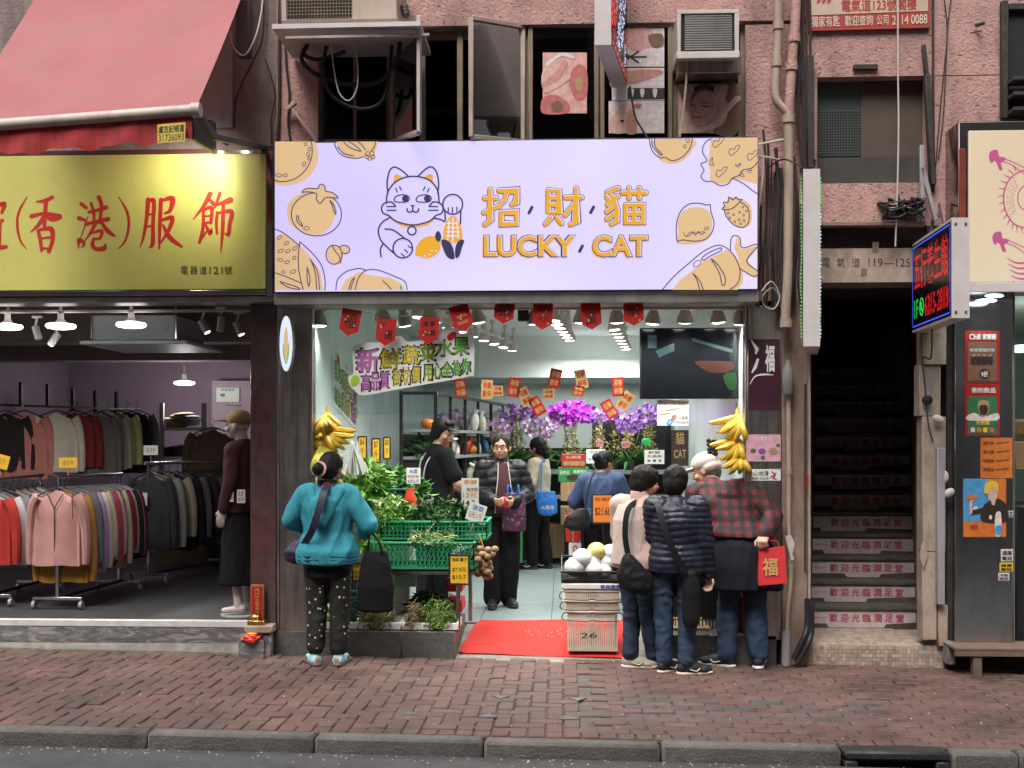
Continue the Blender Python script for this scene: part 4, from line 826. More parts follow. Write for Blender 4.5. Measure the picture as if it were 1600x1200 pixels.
# ---- letting board at the top right
t = thing('letting_board', 'red and cream letting board with phone number on the pink wall', 'sign', (X(1360), -.04, Z(48, 1360)))
M('board_red', (.42,.045,.035), .6, var=.15, dirt=.3); M('board_cream', (.55,.42,.32), .7, var=.15, dirt=.3, dcol=(.3,.2,.15))
q = [P(1262,-40,-.05), P(1453,-46,-.05), P(1453,43,-.05), P(1264,48,-.05)]; m = MB(); m.prism(q, (0,.025,0)); m.part('board', MATS['board_red'], t, smooth=False)
q2 = [P(1266,-36,-.053), P(1450,-42,-.053), P(1450,17,-.053), P(1268,24,-.053)]; m = MB(); m.quad(*q2); m.part('panel', MATS['board_cream'], t, smooth=False)
ar = Art(onplane(-.053), (0,-1,0)); ar.text('電氣道123號閣樓', 1315, 0, 1432, 19, 'board_red', 0, .02, -4); M('cream_ink', (.62,.5,.4), .6, var=.1)
ar.text('獨家有匙', 1268, 26, 1312, 43, 'cream_ink', 0, .012, -2); ar.text('歡迎查詢', 1320, 25, 1364, 41, 'cream_ink', 0, .012, -2); ar.text('公司', 1370, 24, 1388, 39, 'cream_ink', 0, .012, -1); ar.text('2114 0088', 1394, 24, 1449, 39, 'cream_ink', 0, .012, -2)
for k in range(3): ar.stroke([(1278+k*8,4,4),(1284+k*8,-8,8)], 5, 'board_red', 0)
ar.build(t, 'print')
# lintel address
ar = Art(onplane(-.016), (0,-1,0))
for k, ch in enumerate('電氣道'): ar.text(ch, 1284+k*23.5, 403, 1297+k*23.5, 418, 'grimy_dark', 0, .004)
ar.text('119—125', 1357, 404, 1422, 417, 'grimy_dark', 0); ar.build(tr, 'lettering')
for px, py, w_, h_ in ((1368,386,10,16),(1350,425,9,11)): rectmesh(px-w_/2, py-h_/2, px+w_/2, py+h_/2, -.0185, -.0165).part('patch', MATS['brown_render'], tr, smooth=False)
# ============================================================ upper facade: windows, air conditioners, pipes, cables
M('old_frame', (.23,.175,.125), .6, .3, var=.25, vs=8, dirt=.5, dcol=(.08,.06,.05)); M('pale_frame', (.45,.36,.30), .6, .2, var=.2, dirt=.4, dcol=(.15,.11,.09))
glass_mat('dark_glass', (.34,.36,.38), .4)
def window(label, quad_, name='casement_window', w=.035, mat='pale_frame', mull=()):
    q = [P(*p) for p in quad_]; c = sum(q, Vector())/4; t = thing(name, label, 'window', (c.x, c.y, min(p.z for p in q)))
    fr = MB()
    for i in range(4): fr.bar(q[i], q[(i+1) % 4], w, w, .004)
    fr.part('frame', MATS[mat], t); m = MB(); m.quad(*q); m.part('pane', MATS['dark_glass'], t, smooth=False)
    for u in mull: m = MB(); m.bar(q[0].lerp(q[1], u), q[3].lerp(q[2], u), w*.8, w*.8, .003); m.part('mullion', MATS[mat], t)
    return t
window('old closed window behind the looped black hoses', [(502,62,.08),(608,60,.08),(608,222,.08),(502,222,.08)], mat='old_frame', mull=(.5,))
window('casement window swung open edge-on beside the hanging black hoses', [(613,44,.05),(655,38,-.45),(655,206,-.45),(613,222,.05)])
window('casement window standing open outward with a dark pane', [(736,28,-.30),(817,42,.04),(817,222,.04),(736,214,-.30)])
w3 = window('closed window showing a poster of hands on pink petals', [(829,40,.04),(932,40,.04),(932,224,.04),(829,224,.04)], mat='old_frame')
w4 = window('closed window filled with stacked foot massage posters', [(941,40,.04),(1047,40,.04),(1047,220,.04),(941,220,.04)], mat='old_frame')
w5 = window('small window with a facial massage poster under the white air conditioner', [(1060,116,.04),(1156,116,.04),(1156,220,.04),(1060,220,.04)], mat='old_frame')
t = thing('window_surround', 'weathered frame posts of the dark opening between two open casements', 'window', (X(690), .05, Z(222, 690)))
for x in (660, 719, 822, 936, 1053, 1162): rectmesh(x-5, 40, x+4, 222, .06, .13, .004).part('post', MATS['old_frame'], t)
rectmesh(497, 38, 1166, 46, .061, .135, .004).part('head', MATS['old_frame'], t)
ar = Art(onplane(.6), (0,-1,0)); ar.text('激的好处', 662, 168, 712, 180, 'step_dark', 0, .01); ar.build(t, 'lettering')
# posters inside the windows (flat prints)
def poster(label, x0, y0, x1, y1, Y, base, tilt=0, name='poster', thick=.003):
    q = [P(x0,y0,Y), P(x1,y0+tilt,Y), P(x1,y1+tilt,Y), P(x0,y1,Y)]; c = sum(q, Vector())/4
    t = thing(name, label, 'poster', (c.x, Y, q[3].z)); m = MB(); m.prism(q, (0,thick,0)); m.part('sheet', MATS[base], t, smooth=False)
    return t, Art(quadmap(*q, 100, 100), (0,-1,0), 1e-5)
for n_, c_ in (('skin_print',(.55,.27,.2)), ('skin_light',(.66,.42,.34)), ('rose_print',(.5,.14,.13)), ('petal_print',(.68,.36,.33)), ('hair_print',(.03,.022,.02)), ('white_print',(.7,.62,.6)), ('brown_print',(.2,.1,.06)), ('orange_print',(.62,.17,.03)), ('blue_print',(.08,.32,.6)), ('green_print',(.03,.16,.07)), ('pink_print',(.66,.36,.45)), ('tan_print',(.42,.26,.13)), ('purple_print',(.25,.08,.3))):
    M(n_, c_, .5, var=.3, vs=22)
t, ar = poster('poster of two hands among pink flower petals in the window', 848, 82, 917, 177, .03, 'petal_print')
ar.blob([(0,30),(25,10),(45,20),(40,45),(60,60),(30,75),(0,60)], 'skin_light'); ar.stroke([(5,55),(30,40),(50,18)], 14, 'skin_print', 1, smooth=5); ar.stroke([(8,62),(35,52),(58,40)], 10, 'skin_light', 2, smooth=5); ar.blob([(60,40),(80,20),(100,30),(100,70),(80,80),(65,65)], 'rose_print'); ar.blob([(72,48),(85,40),(92,55),(80,64)], 'tan_print', 1)
ar.blob([(0,75),(30,70),(60,85),(55,100),(0,100)], 'rose_print'); ar.blob([(20,84),(40,80),(46,94),(25,98)], 'brown_print', 1); ar.stroke([(10,20),(40,4),(70,8)], 6, 'white_print', 1, smooth=5); ar.build(t)
t, ar = poster('poster of petals and herbs behind the window glass', 956, 44, 1038, 104, .03, 'white_print'); ar.blob([(20,10),(70,0),(80,40),(40,60)], 'petal_print'); ar.blob([(70,20),(95,15),(98,45),(78,50)], 'brown_print', 1)
for k in range(6): ar.stroke([(35,75),(35+30*math.cos(k*1.05),75+16*math.sin(k*1.05))], 4, 'hair_print', 1)
ar.build(t)
t, ar = poster('poster of a bare foot and small bottles behind the window glass', 956, 106, 1038, 157, .03, 'white_print'); ar.blob([(0,30),(40,8),(90,6),(95,20),(60,40),(30,52),(0,60)], 'skin_print'); ar.rect(30, 62, 100, 96, 'hair_print', 1)
for x in (38, 58, 82): ar.blob([(x-4,66),(x+4,66),(x+3,84),(x,92),(x-3,84)], 'white_print', 2)
ar.build(t)
t, ar = poster('poster of feet resting on white towels behind the window glass', 951, 158, 1038, 208, .03, 'white_print'); ar.blob([(2,60),(20,20),(38,5),(42,60),(30,98),(5,98)], 'skin_light'); ar.blob([(35,30),(48,40),(50,98),(32,98)], 'skin_print', 1); ar.circle(52,14,7,'rose_print',2); ar.circle(45,62,4,'rose_print',2); ar.circle(24,62,4,'hair_print',2); ar.build(t)
t, ar = poster('facial massage poster with closed eyes and hands on the cheeks', 1060, 131, 1152, 208, -.004, 'skin_light')
ar.blob([(60,2),(30,10),(20,40),(40,20),(70,25),(85,45),(70,80),(60,100),(100,100),(100,0)], 'brown_print'); ar.blob([(22,35),(40,14),(62,18),(70,40),(66,65),(50,85),(32,88),(22,66)], 'skin_print', 1); ar.blob([(24,36),(40,16),(60,20),(66,40),(62,64),(48,82),(32,84),(24,64)], 'petal_print', 2)
ar.stroke([(30,10),(45,4),(62,14)], 9, 'hair_print', 3, smooth=4); ar.stroke([(21,45),(27,43)], 2, 'hair_print', 4); ar.stroke([(38,45),(52,47)], 2, 'hair_print', 4); ar.stroke([(38,39),(52,40)], 1.5, 'brown_print', 4); ar.stroke([(30,44),(27,56),(31,58)], 1.5, 'skin_print', 4); ar.stroke([(24,68),(38,68)], 4, 'rose_print', 4)
for k in range(4): ar.stroke([(64+k*6,4),(62+k*5,30),(66+k*3,44)], 5.5, 'skin_light', 5, smooth=4)
ar.stroke([(100,30),(80,55),(70,80),(35,95)], 11, 'skin_light', 5, smooth=5); ar.build(t)
# window air conditioner on the right
M('ac_white', (.60,.55,.52), .5, var=.08, dirt=.35, ds=(3,3,1.5), dcol=(.3,.24,.21)); M('ac_beige', (.48,.38,.31), .6, var=.12, dirt=.4, dcol=(.2,.14,.11))
t = thing('air_conditioner', 'white window air conditioner with a slatted grille above the facial massage poster', 'air conditioner', (X(1106), -.2, Z(92, 1106)))
rectmesh(1059, 16, 1154, 84, -.36, .1, .01).part('body', MATS['ac_white'], t); rectmesh(1064, 22, 1148, 79, -.364, -.3605).part('grille_recess', MATS['dark_room'], t, smooth=False)
for k in range(15): rectmesh(1070, 23.2+k*3.7, 1144, 25.6+k*3.7, -.371, -.3645, .001).part('slat', MATS['alu'], t)
for r_ in ((1058,15,1155,21),(1058,15,1064,86),(1148,15,1155,86)): rectmesh(*r_, -.378 if r_[3] > 30 else -.379, -.36, .003).part('bezel', MATS['ac_white'], t)
rectmesh(1057.5, 80, 1156, 91, -.385, -.355, .004).part('lower_lip', MATS['ac_white'], t); rectmesh(1060, 92, 1156, 114, -.2, .08, .004).part('support_tray', MATS['steel_dark'], t)
m = MB(); m.tube(cr([P(1073,98,-.3),P(1072,130,-.3),P(1068,170,-.3),P(1062,214,-.29)],4), .008, 6); m.part('drain_hose', MATS['pale_frame'], t)
# split unit and its shelf on the left
t = thing('air_conditioner', 'beige outdoor condenser unit with a mesh grille on a white wall shelf', 'air conditioner', (X(525), -.35, Z(36, 530)))
rectmesh(438, -70, 622, 33, -.55, -.1, .012).part('body', MATS['ac_beige'], t); rectmesh(447, -60, 549, 27, -.556, -.5505).part('grille_recess', MATS['dark_room'], t, smooth=False)
for k in range(21): rectmesh(448+k*4.8, -60, 449.4+k*4.8, 27, -.562, -.5565).part('grille_bar', MATS['old_frame'], t, smooth=False)
for k in range(12): rectmesh(447, -38+k*5.4, 549, -36.9+k*5.4, -.566, -.5625).part('grille_bar', MATS['old_frame'], t, smooth=False)
m = MB(); 
for k in range(3): m.ell(P(632, 12+k*5, -.45)+Vector((k*.004,0,0)), (.03,.03,.03), None, 10, 6)
m.part('valve', MATS['sign_case'], t)
t = thing('wall_shelf', 'white tilted metal shelf and bracket carrying the condenser unit', 'bracket', (X(545), -.3, Z(60, 545)))
m = MB(); q = [P(425,37.5,-.62), P(657,33,-.62), P(657,40,-.62), P(425,45,-.62)]; m.prism(q, (0,.6,0)); m.part('shelf', MATS['white_case'], t, smooth=False)
m = MB(); m.bar(P(446,60,-.6), P(671,55,-.55), .03, .02, .003); m.part('rail', MATS['pale_frame'], t); m = MB(); m.bar(P(654,24,-.55), P(654,206,-.47), .024, .024, .003); m.part('upright', MATS['white_case'], t)
# hoses and cables
M('rubber', (.014,.014,.016), .5, var=.2); M('cable_white', (.55,.5,.45), .6, var=.1); M('cable_dark', (.025,.02,.018), .7, var=.2); M('pvc_cream', (.42,.33,.25), .5, var=.15, vs=5, dirt=.55, ds=(6,6,.8), dcol=(.15,.1,.075))
def hose(label, pts, r, mat='cable_dark', cat='cable', name='cable', n=7, group=None):
    m = MB(); m.tube(cr([P(*p) for p in pts], n), r, 7); return m.thing(name, MATS[mat], label, cat, group)
hose('thick black hose looped under the condenser shelf', [(480,70,-.3),(472,95,-.35),(500,120,-.3),(545,132,-.3),(590,128,-.3),(620,95,-.35),(625,60,-.3)], .017, 'rubber', 'hose', 'hose')
hose('thick black hose hanging lowest below the condenser shelf', [(512,62,-.25),(505,110,-.3),(520,150,-.3),(560,170,-.3),(595,160,-.3),(608,120,-.3),(612,70,-.25)], .013, 'rubber', 'hose', 'hose')
hose('short black hose bundle curled beside the condenser bracket', [(480,66,-.2),(475,85,-.25),(500,93,-.25),(540,80,-.25)], .016, 'rubber', 'hose', 'hose')
hose('thin white cable hanging in a loop below the condenser shelf', [(517,66,-.4),(522,110,-.4),(530,145,-.4),(545,157,-.4),(557,140,-.4),(559,105,-.4),(553,66,-.4)], .005, 'cable_white')
hose('grey cable draped beside the awning arm', [(360,50,-.1),(366,75,-.2),(382,86,-.25),(398,60,-.2),(408,20,-.1),(412,-20,-.05)], .006, 'cable_white')
hose('black cable running down the grey wall beside the awning', [(412,-20,.0),(411,55,.0),(398,90,.0),(378,130,.0),(368,160,.0),(366,200,.0)], .006)
hose('black cable on the grey wall between the awning and the lilac sign', [(414,92,.02),(424,120,.02),(430,150,.02),(424,185,.02),(424,225,.02)], .005)
hose('dark rusty conduit on the edge of the pier carrying the broken bracket', [(437,-30,-.02),(436,80,-.02),(436,160,-.02),(434,222,-.02)], .012, 'grimy_dark', 'pipe', 'conduit')
hose('thin dark conduit along the pier by the black hoses', [(444,40,-.02),(447,100,-.02),(452,150,-.02),(450,190,-.02),(454,222,-.02)], .008)
m = MB(); m.bar(P(452,164,-.06), P(496,222,-.08), .02, .02, .003); m.bar(P(448,172,-.06), P(462,160,-.06), .04, .03, .005); m.thing('flag_bracket', MATS['pale_frame'], 'broken cream metal bracket leaning off the pier above the lilac sign', 'bracket')
rectmesh(368, 0, 388, 84, -.22, -.1, .004).thing('awning_support', MATS['sign_case'], 'black metal awning support above the grey panel', 'bracket')
hose('black cable from the top LED sign down to the lilac sign', [(984,135,-.1),(992,180,-.15),(1002,200,-.2),(1012,216,-.25)], .008)
hose('long thin white cord hanging across the dark upper window', [(1403,-40,-.1),(1403,100,-.1),(1404,200,-.1),(1402,300,-.1),(1399,385,-.1)], .006, 'cable_white')
def pipe(label, pts, r, mat='pvc_cream', collars=()):
    path = [P(*p) for p in pts]; t = thing('drain_pipe', label, 'pipe', path[-1]); m = MB(); m.tube(cr(path, 3), r, 12); m.part('pipe', MATS[mat], t)
    for c in collars: m = MB(); p = P(*c); m.cyl(p-Vector((0,0,.03)), p+Vector((0,0,.03)), r*1.3, n=12); m.part('collar', MATS[mat], t)
pipe('cream drain pipe bending into the junction above the slim LED sign', [(1216,-60,-.12),(1216,40,-.12),(1213,100,-.12),(1211,150,-.12),(1224,170,-.12),(1232,178,-.12)], .03, collars=((1216,40,-.12),(1213,98,-.12)))
pipe('thicker pinkish drain pipe beside the cream drain pipe on the pier', [(1245,-60,-.12),(1243,30,-.12),(1238,90,-.12),(1234,150,-.12),(1232,185,-.12)], .034, 'pink_plaster', ((1241,60,-.12),(1237,104,-.12)))
pipe('long cream drain pipe running past the lilac sign to an open end', [(1232,178,-.12),(1232,300,-.12),(1231,420,-.12),(1228,480,-.12),(1227,512,-.12)], .035, collars=((1232,186,-.12),(1228,505,-.12)))
pipe('thin cream pipe running down to the pavement beside the plaid customer', [(1232,620,-.06),(1233,720,-.06),(1232,820,-.06),(1236,900,-.06),(1230,960,-.06),(1229,1036,-.06)], .017, collars=((1233,735,-.06),(1236,880,-.06)))
pipe('grey lower sleeve pipe at the foot of the brown wall', [(1228,985,-.05),(1228,1040,-.05)], .032, 'grey_panel')
for k, (a_, b_) in enumerate((((1262,975),(1240,1030)), ((1268,985),(1246,1036)))):
    hose('black corrugated conduit bending into the pavement by the stair landing', [(a_[0],a_[1]-40,-.03),(a_[0],a_[1],-.05),(a_[0]-6,a_[1]+22,-.08),(b_[0],b_[1],-.08)], .022, 'rubber', 'conduit', 'conduit', group='conduits by the stair landing')
m = MB(); p = P(1231, 590, -.08); m.lathe((p.x,p.y,p.z-.13), [(.03,0),(.042,.02),(.042,.16),(.03,.2),(.018,.24),(.018,.26)], 12); M('grey_bottle', (.2,.2,.2), .3); m.thing('water_bottle', MATS['grey_bottle'], 'grey plastic bottle tied to the brown wall under the pipe end', 'bottle')
for k in range(13):
    x = 1188+k*5.6+rnd.uniform(-2,2); y0_ = rnd.uniform(200,330); pts = [(x+rnd.uniform(-3,3), y0_+j*(480-y0_)/4, -.05-rnd.uniform(0,.06)) for j in range(5)]
    hose('dark cable in the tangle between the lilac sign and the slim LED sign', pts, rnd.choice((.006,.009,.014)), 'cable_dark', 'cable', 'cable', 4, 'cable tangle beside the lilac sign')
for k in range(6):
    x = 1250+k*2.6; pts = [(x, -40, -.06), (x+rnd.uniform(-4,4), 80, -.07), (x-3+rnd.uniform(-4,4), 170, -.07), (x-2+rnd.uniform(-5,5), 270, -.06)]
    hose('dark cable running down beside the pinkish drain pipe', pts, rnd.choice((.006,.009)), 'cable_dark', 'cable', 'cable', 4, 'cables beside the pinkish pipe')
for k, pts in enumerate(([(1184,226,-.26),(1205,222,-.18),(1230,217,-.1)], [(1184,244,-.26),(1200,246,-.2),(1216,250,-.1)])): hose('cream strut tying the lilac sign back to the pipes', pts, .009, 'cable_white', 'bracket', 'tie_rod', group='struts of the lilac sign')
hose('white cable coiled under the broccoli end of the lilac sign', [(1190,455,-.2),(1205,440,-.15),(1218,462,-.12),(1210,482,-.12),(1195,478,-.12),(1192,462,-.15),(1208,450,-.12),(1220,470,-.1)], .005, 'cable_white')
hose('white cable looping beside the broccoli drawing of the lilac sign', [(1186,225,-.29),(1193,250,-.27),(1189,300,-.24),(1184,330,-.2)], .005, 'cable_white')
hose('black cable sagging to the top of the slim LED sign', [(1200,262,-.1),(1222,249,-.2),(1240,254,-.3),(1256,263,-.5)], .006)
hose('dark wire on the pink wall between the stairwell window and the iron hook', [(1492,-40,-.03),(1482,30,-.03),(1478,100,-.03),(1474,180,-.03),(1466,250,-.03)], .004); hose('dark wire crossing another on the pink wall near the iron hook', [(1470,-40,-.03),(1480,40,-.03),(1476,100,-.03),(1470,160,-.03),(1462,260,-.03)], .004)
hose('thick dark conduit beside the shutter guide of the stairwell window', [(1458,-40,-.03),(1458,120,-.03),(1459,240,-.03),(1458,300,-.03)], .009, 'grimy_dark', 'pipe', 'conduit')
# window of the stair bay
t = thing('upper_window', 'dark dirty stairwell window with wire mesh and a brown board', 'window', (X(1360), .1, Z(285, 1360)))
M('mesh_glass', (.06,.075,.07), .35, var=.5, vs=60); M('brown_board', (.085,.06,.043), .7, var=.2); M('dark_sill', (.05,.045,.042), .8, var=.3)
rectmesh(1276, 124, 1345, 245, .1, .12).part('mesh_pane', MATS['mesh_glass'], t, smooth=False); rectmesh(1345.5, 124, 1449, 245, .09, .12).part('board', MATS['brown_board'], t, smooth=False); rectmesh(1276, 245.5, 1449, 286, .06, .12).part('sill_panel', MATS['dark_sill'], t, smooth=False)
mm = MB()
for k in range(16): rectm = rect(mm, 1277+k*4.3, 172, 1277.7+k*4.3, 244, .094, .099)
for k in range(17): rect(mm, 1277, 173+k*4.3, 1345, 173.7+k*4.3, .088, .0935)
M('wire', (.2,.21,.2), .5, .6); mm.part('wire_mesh', MATS['wire'], t, smooth=False, kind='stuff')
rectmesh(1262, 86, 1272, 262, -.08, -.021, .004).part('shutter_guide', MATS['grimy_dark'], t); rectmesh(1270, 106, 1277, 250, -.06, -.0205, .003).part('shutter_guide', MATS['brown_render'], t)
m = MB(); m.bar(P(1443,70,-.05), P(1448,120,-.05), .03, .03, .006); m.bar(P(1448,118,-.05), P(1457,290,-.05), .06, .04, .006); m.part('shutter_guide', MATS['grimy_dark'], t)
rectmesh(1334, 100, 1372, 108, -.05, -.0205, .004).thing('rusty_hinge', MATS['grimy_dark'], 'small rusty iron bar fixed above the stairwell window', 'bracket')
m = MB(); m.bar(P(1440,227,-.1), P(1441,345,-.1), .03, .03, .003); m.bar(P(1441,262,-.1), P(1462,345,-.1), .03, .03, .003); m.thing('bracket', MATS['grey_panel'], 'grey angled metal bracket beside the bundle of black rags', 'bracket')
rectmesh(1284, 346, 1448, 352.5, -.1, -.0185, .004).thing('ledge', MATS['brown_render'], 'narrow brown ledge under the upper pink wall of the stair bay', 'ledge')
m = MB(); c = P(1408, 326, -.12)
for k in range(26): m.ell(c+Vector((rnd.uniform(-.13,.13), rnd.uniform(-.05,.06), rnd.uniform(-.06,.06))), (rnd.uniform(.02,.07), rnd.uniform(.02,.05), rnd.uniform(.008,.02)), Matrix.Rotation(rnd.uniform(0,3),3,'Y') @ Matrix.Rotation(rnd.uniform(0,3),3,'Z'), 9, 6)
for k in range(6): m.tube(cr([c+Vector((rnd.uniform(-.15,.15), rnd.uniform(-.06,-.02), rnd.uniform(-.08,.08))) for _ in range(4)],5), .005, 5)
m.box(c+Vector((0,.03,-.04)), (.22,.1,.06), .02); m.thing('rag_bundle', MATS['rubber'], 'tangled bundle of black rags and cables on the ledge over the stairs', 'bundle')
for k, (px, py) in enumerate(((1524,46),)):
    m = MB(); m.bar(P(px,40,-.04), P(px+14,36,-.1), .025, .02, .004); m.bar(P(px-8,52,-.1), P(px+10,48,-.1), .008, .008, 0); m.thing('wall_hook', MATS['grimy_dark'], 'rusty iron hook on the pink wall between the letting board and the dragon sign', 'hook')
t = thing('side_window', 'dark window frame at the edge of the pink wall above the dragon sign', 'window', (X(1585), -.05, Z(185, 1585))); rectmesh(1566, 6, 1680, 182, -.03, -.0215).part('recess', MATS['dark_room'], t, smooth=False); rectmesh(1566, 0, 1576, 184, -.08, -.0305, .004).part('frame', MATS['grimy_dark'], t); rectmesh(1576.3, 4, 1680, 14, -.07, -.0305, .004).part('frame', MATS['grimy_dark'], t)
for k in range(3): rectmesh(1584, 118+k*24, 1680, 124+k*24, -.2, -.05, .004).part('rack_bar', MATS['grimy_dark'], t)
# ============================================================ fruit shop
M('lamp_white', (.62,.56,.52), .5, var=.05); EM('lamp_glow', (1,.97,.9), 7); EM('tube_glow', (.9,1,.96), 5)
M('green_crate', (.02,.27,.12), .45, var=.15, vs=9); M('teal_crate', (.01,.11,.09), .5, var=.2); M('beige_crate', (.62,.52,.42), .5, var=.12, vs=7, dirt=.3, dcol=(.25,.19,.14)); M('black_plastic', (.013,.013,.014), .5, var=.2); M('foam', (.78,.74,.72), .85, var=.06); M('card_brown', (.32,.2,.115), .85, var=.12)
M('leaf_dark', (.028,.095,.022), .5, var=.25, island=.45); M('leaf_mid', (.07,.22,.035), .5, var=.25, island=.4); M('leaf_light', (.17,.36,.06), .5, var=.2, island=.35); M('stem_pale', (.45,.52,.27), .5, var=.2, island=.25); M('root_tan', (.34,.26,.15), .85, var=.3, island=.4); M('moss_green', (.16,.24,.045), .8, var=.3, island=.4)
M('banana_yellow', (.72,.46,.04), .45, var=.15, vs=12, dirt=.3, ds=(6,6,6), dcol=(.25,.14,.02)); M('banana_green', (.52,.50,.06), .45, var=.15, vs=12); M('banana_tip', (.05,.035,.015), .8)
M('price_yellow', (.80,.47,.02), .6, var=.05); M('price_orange', (.85,.26,.03), .6, var=.05); M('price_white', (.72,.72,.68), .6, var=.05); M('ink_blue', (.04,.06,.4), .6); M('flag_red', (.62,.025,.02), .7, var=.1, trans=.45); M('gold_paper', (.52,.34,.13), .5, var=.2, vs=15); M('rack_black', (.016,.016,.018), .4, var=.15); M('shelf_grey', (.30,.31,.31), .45, var=.1)
M('mat_red', (.56,.028,.02), .9, var=.12, vs=6, bump=.5, bs=150)
LAMP_W = 30
# bell lamps: one is built, the rest copied
def make_lamp(loc, label, lit, energy):
    t = thing('track_lamp', label, 'lamp', loc, 'bell lamps on the shop ceiling tracks'); p = Vector(loc)
    m = MB(); m.box(p+Vector((0,0,.21)), (.05,.05,.04), .006); m.bar(p+Vector((0,0,.2)), p+Vector((0,0,.12)), .016); m.part('bracket', MATS['lamp_white'], t)
    m = MB(); m.lathe(p, [(.055,-.02),(.064,-.015),(.058,.02),(.036,.07),(.028,.085),(.03,.09),(.03,.135),(.024,.14)], 16); m.part('bell', MATS['lamp_white'], t)
    m = MB(); m.ell(p+Vector((0,0,-.018)), (.052,.052,.012), None, 14, 6); m.part('bulb', MATS['lamp_glow' if lit else 'lamp_white'], t)
    if lit:
        ld = bpy.data.lights.new('lamp_beam', 'SPOT'); ld.energy = energy*EK; ld.color = (1,.98,.93); ld.spot_size = R(130); ld.spot_blend = .6; ld.shadow_soft_size = .05
        lo = bpy.data.objects.new('lamp_beam', ld); C.objects.link(lo); lo.parent = t; lo.location = (0,0,-.04)
    return t
def dpt(px, py, d): r = ray(px, py); return CAM+r*d          # point at depth d along the camera axis
front = [(500,503,'beside the steel pillar'),(598,497,'above the good luck pennant'),(632,505,'between two red pennants'),(672,497,'above the third red pennant'),(747,500,'between the new year and prosperity pennants'),(836,502,'behind the sixth red pennant'),(908,500,'beside the wealth pennant'),(964,500,'between the wealth and money pennants'),(1020,502,'between the money pennant and the dark screen'),(1070,500,'over the dark screen'),(1122,500,'over the dark screen beside a thin wire'),(1156,502,'next to the glossy steel pillar')]
lamp0 = make_lamp(P(500,505,.18), 'white bell lamp '+front[0][2], True, LAMP_W)
for x, y, w in front[1:]: l = dup(lamp0, P(x, y, .18), 'white bell lamp '+w); l.rotation_euler = (R(rnd.uniform(4,16)), R(rnd.uniform(-8,8)), 0)
def row(a, b, n, what):
    for k in range(n):
        u = k/(n-1); d = a[2]*b[2]/(b[2]*(1-u)+a[2]*u) if False else a[2]+(b[2]-a[2])*u
        pa, pb = dpt(*a), dpt(*b); p = pa.lerp(pb, u); l = dup(lamp0, p, 'white bell lamp in the %s' % what); l.rotation_euler = (R(rnd.uniform(-6,6)), R(rnd.uniform(-6,6)), 0)
row((654,492,8.9), (800,545,12.4), 9, 'slanted ceiling track over the black rack'); row((866,498,9.3), (890,529,11.0), 7, 'middle ceiling track, glowing discs close together'); row((960,512,10.0), (978,543,12.2), 7, 'ceiling track beside the dark screen')
m = MB(); m.bar(P(489,480,.18), P(1163,480,.18), .035, .03, .003); m.bar(P(489,482,.05), P(1163,482,.05), .03, .02, .003)
for a, b in (((654,478,8.9),(800,536,12.4)), ((866,484,9.3),(890,517,11.0)), ((960,498,10.0),(978,530,12.2))): m.bar(dpt(*a), dpt(*b), .035, .025)
m.thing('lamp_track', MATS['lamp_white'], 'white ceiling rails that carry the bell lamps of the fruit shop', 'track')
c = dpt(938, 574, 13.4); m = MB(); m.box(c, (.9,.08,.05), .01); m.thing('ceiling_light', MATS['tube_glow'], 'long glowing strip light under the beam above the orchids', 'light'); ld = bpy.data.lights.new('strip_light', 'AREA'); ld.shape = 'RECTANGLE'; ld.size = .9; ld.size_y = .1; ld.energy = 30*EK; ld.color = (.95,1,.97); lo = bpy.data.objects.new('strip_light', ld); C.objects.link(lo); lo.location = c+Vector((0,-.05,-.06)); lo.rotation_euler = (R(25),0,0)
rectmesh(809, 477, 826, 501, .12, .2, .006).thing('speaker', MATS['black_plastic'], 'small black hanging loudspeaker between two red pennants', 'speaker')
# soffit beam bands at the back
# pennants
M('ink_black_gloss', (.012,.010,.010), .5)
def pennant(px, py, rot, lines, word, w=31, h=42):
    Y = -.2; c_, s_ = math.cos(R(rot)), math.sin(R(rot)); k = S(Y, px); o = P(px, py, Y)
    def mp(u, v): x, z = (u-.5)*w*k, (.5-v)*h*k; return o+Vector((x*c_-z*s_, 0, x*s_+z*c_))
    t = thing('pennant', 'red paper pennant lettered '+word, 'pennant', mp(.5,1), 'red pennants under the lilac sign')
    m = MB(); m.prism([mp(0,0), mp(1,0), mp(1,.78), mp(.5,1), mp(0,.78)], (0,.002,0)); m.part('paper', MATS['flag_red'], t, smooth=False)
    ar = Art(mp, (0,-1,0)); 
    for txt, x0, y0, x1, y1, mt in lines: ar.text(txt, x0+.05, y0+.03, x1-.05, y1-.03, mt, 0, .008, -.04)
    for q in range(3): ar.circle(rnd.uniform(.2,.8), rnd.uniform(.2,.8), .05, 'gold_paper', 1, 8, .04)
    ar.build(t, 'lettering'); return t
B_ = 'ink_black_gloss'; Yw = 'gold_paper'
pennant(547,504,-10,[('福',.14,.14,.88,.76,B_)],'with the fortune character'); pennant(603,519,-4,[('好',.12,.1,.5,.4,B_),('運',.36,.42,.9,.82,B_)],'with the good luck characters'); pennant(670,517,-4,[('萬事',.12,.12,.86,.4,B_),('如意',.14,.46,.9,.76,B_)],'with four wish characters'); pennant(721,497,16,[('HAPPY',.12,.12,.9,.3,B_),('NEW',.25,.36,.78,.54,Yw),('YEAR',.16,.6,.86,.78,Yw)],'HAPPY NEW YEAR')
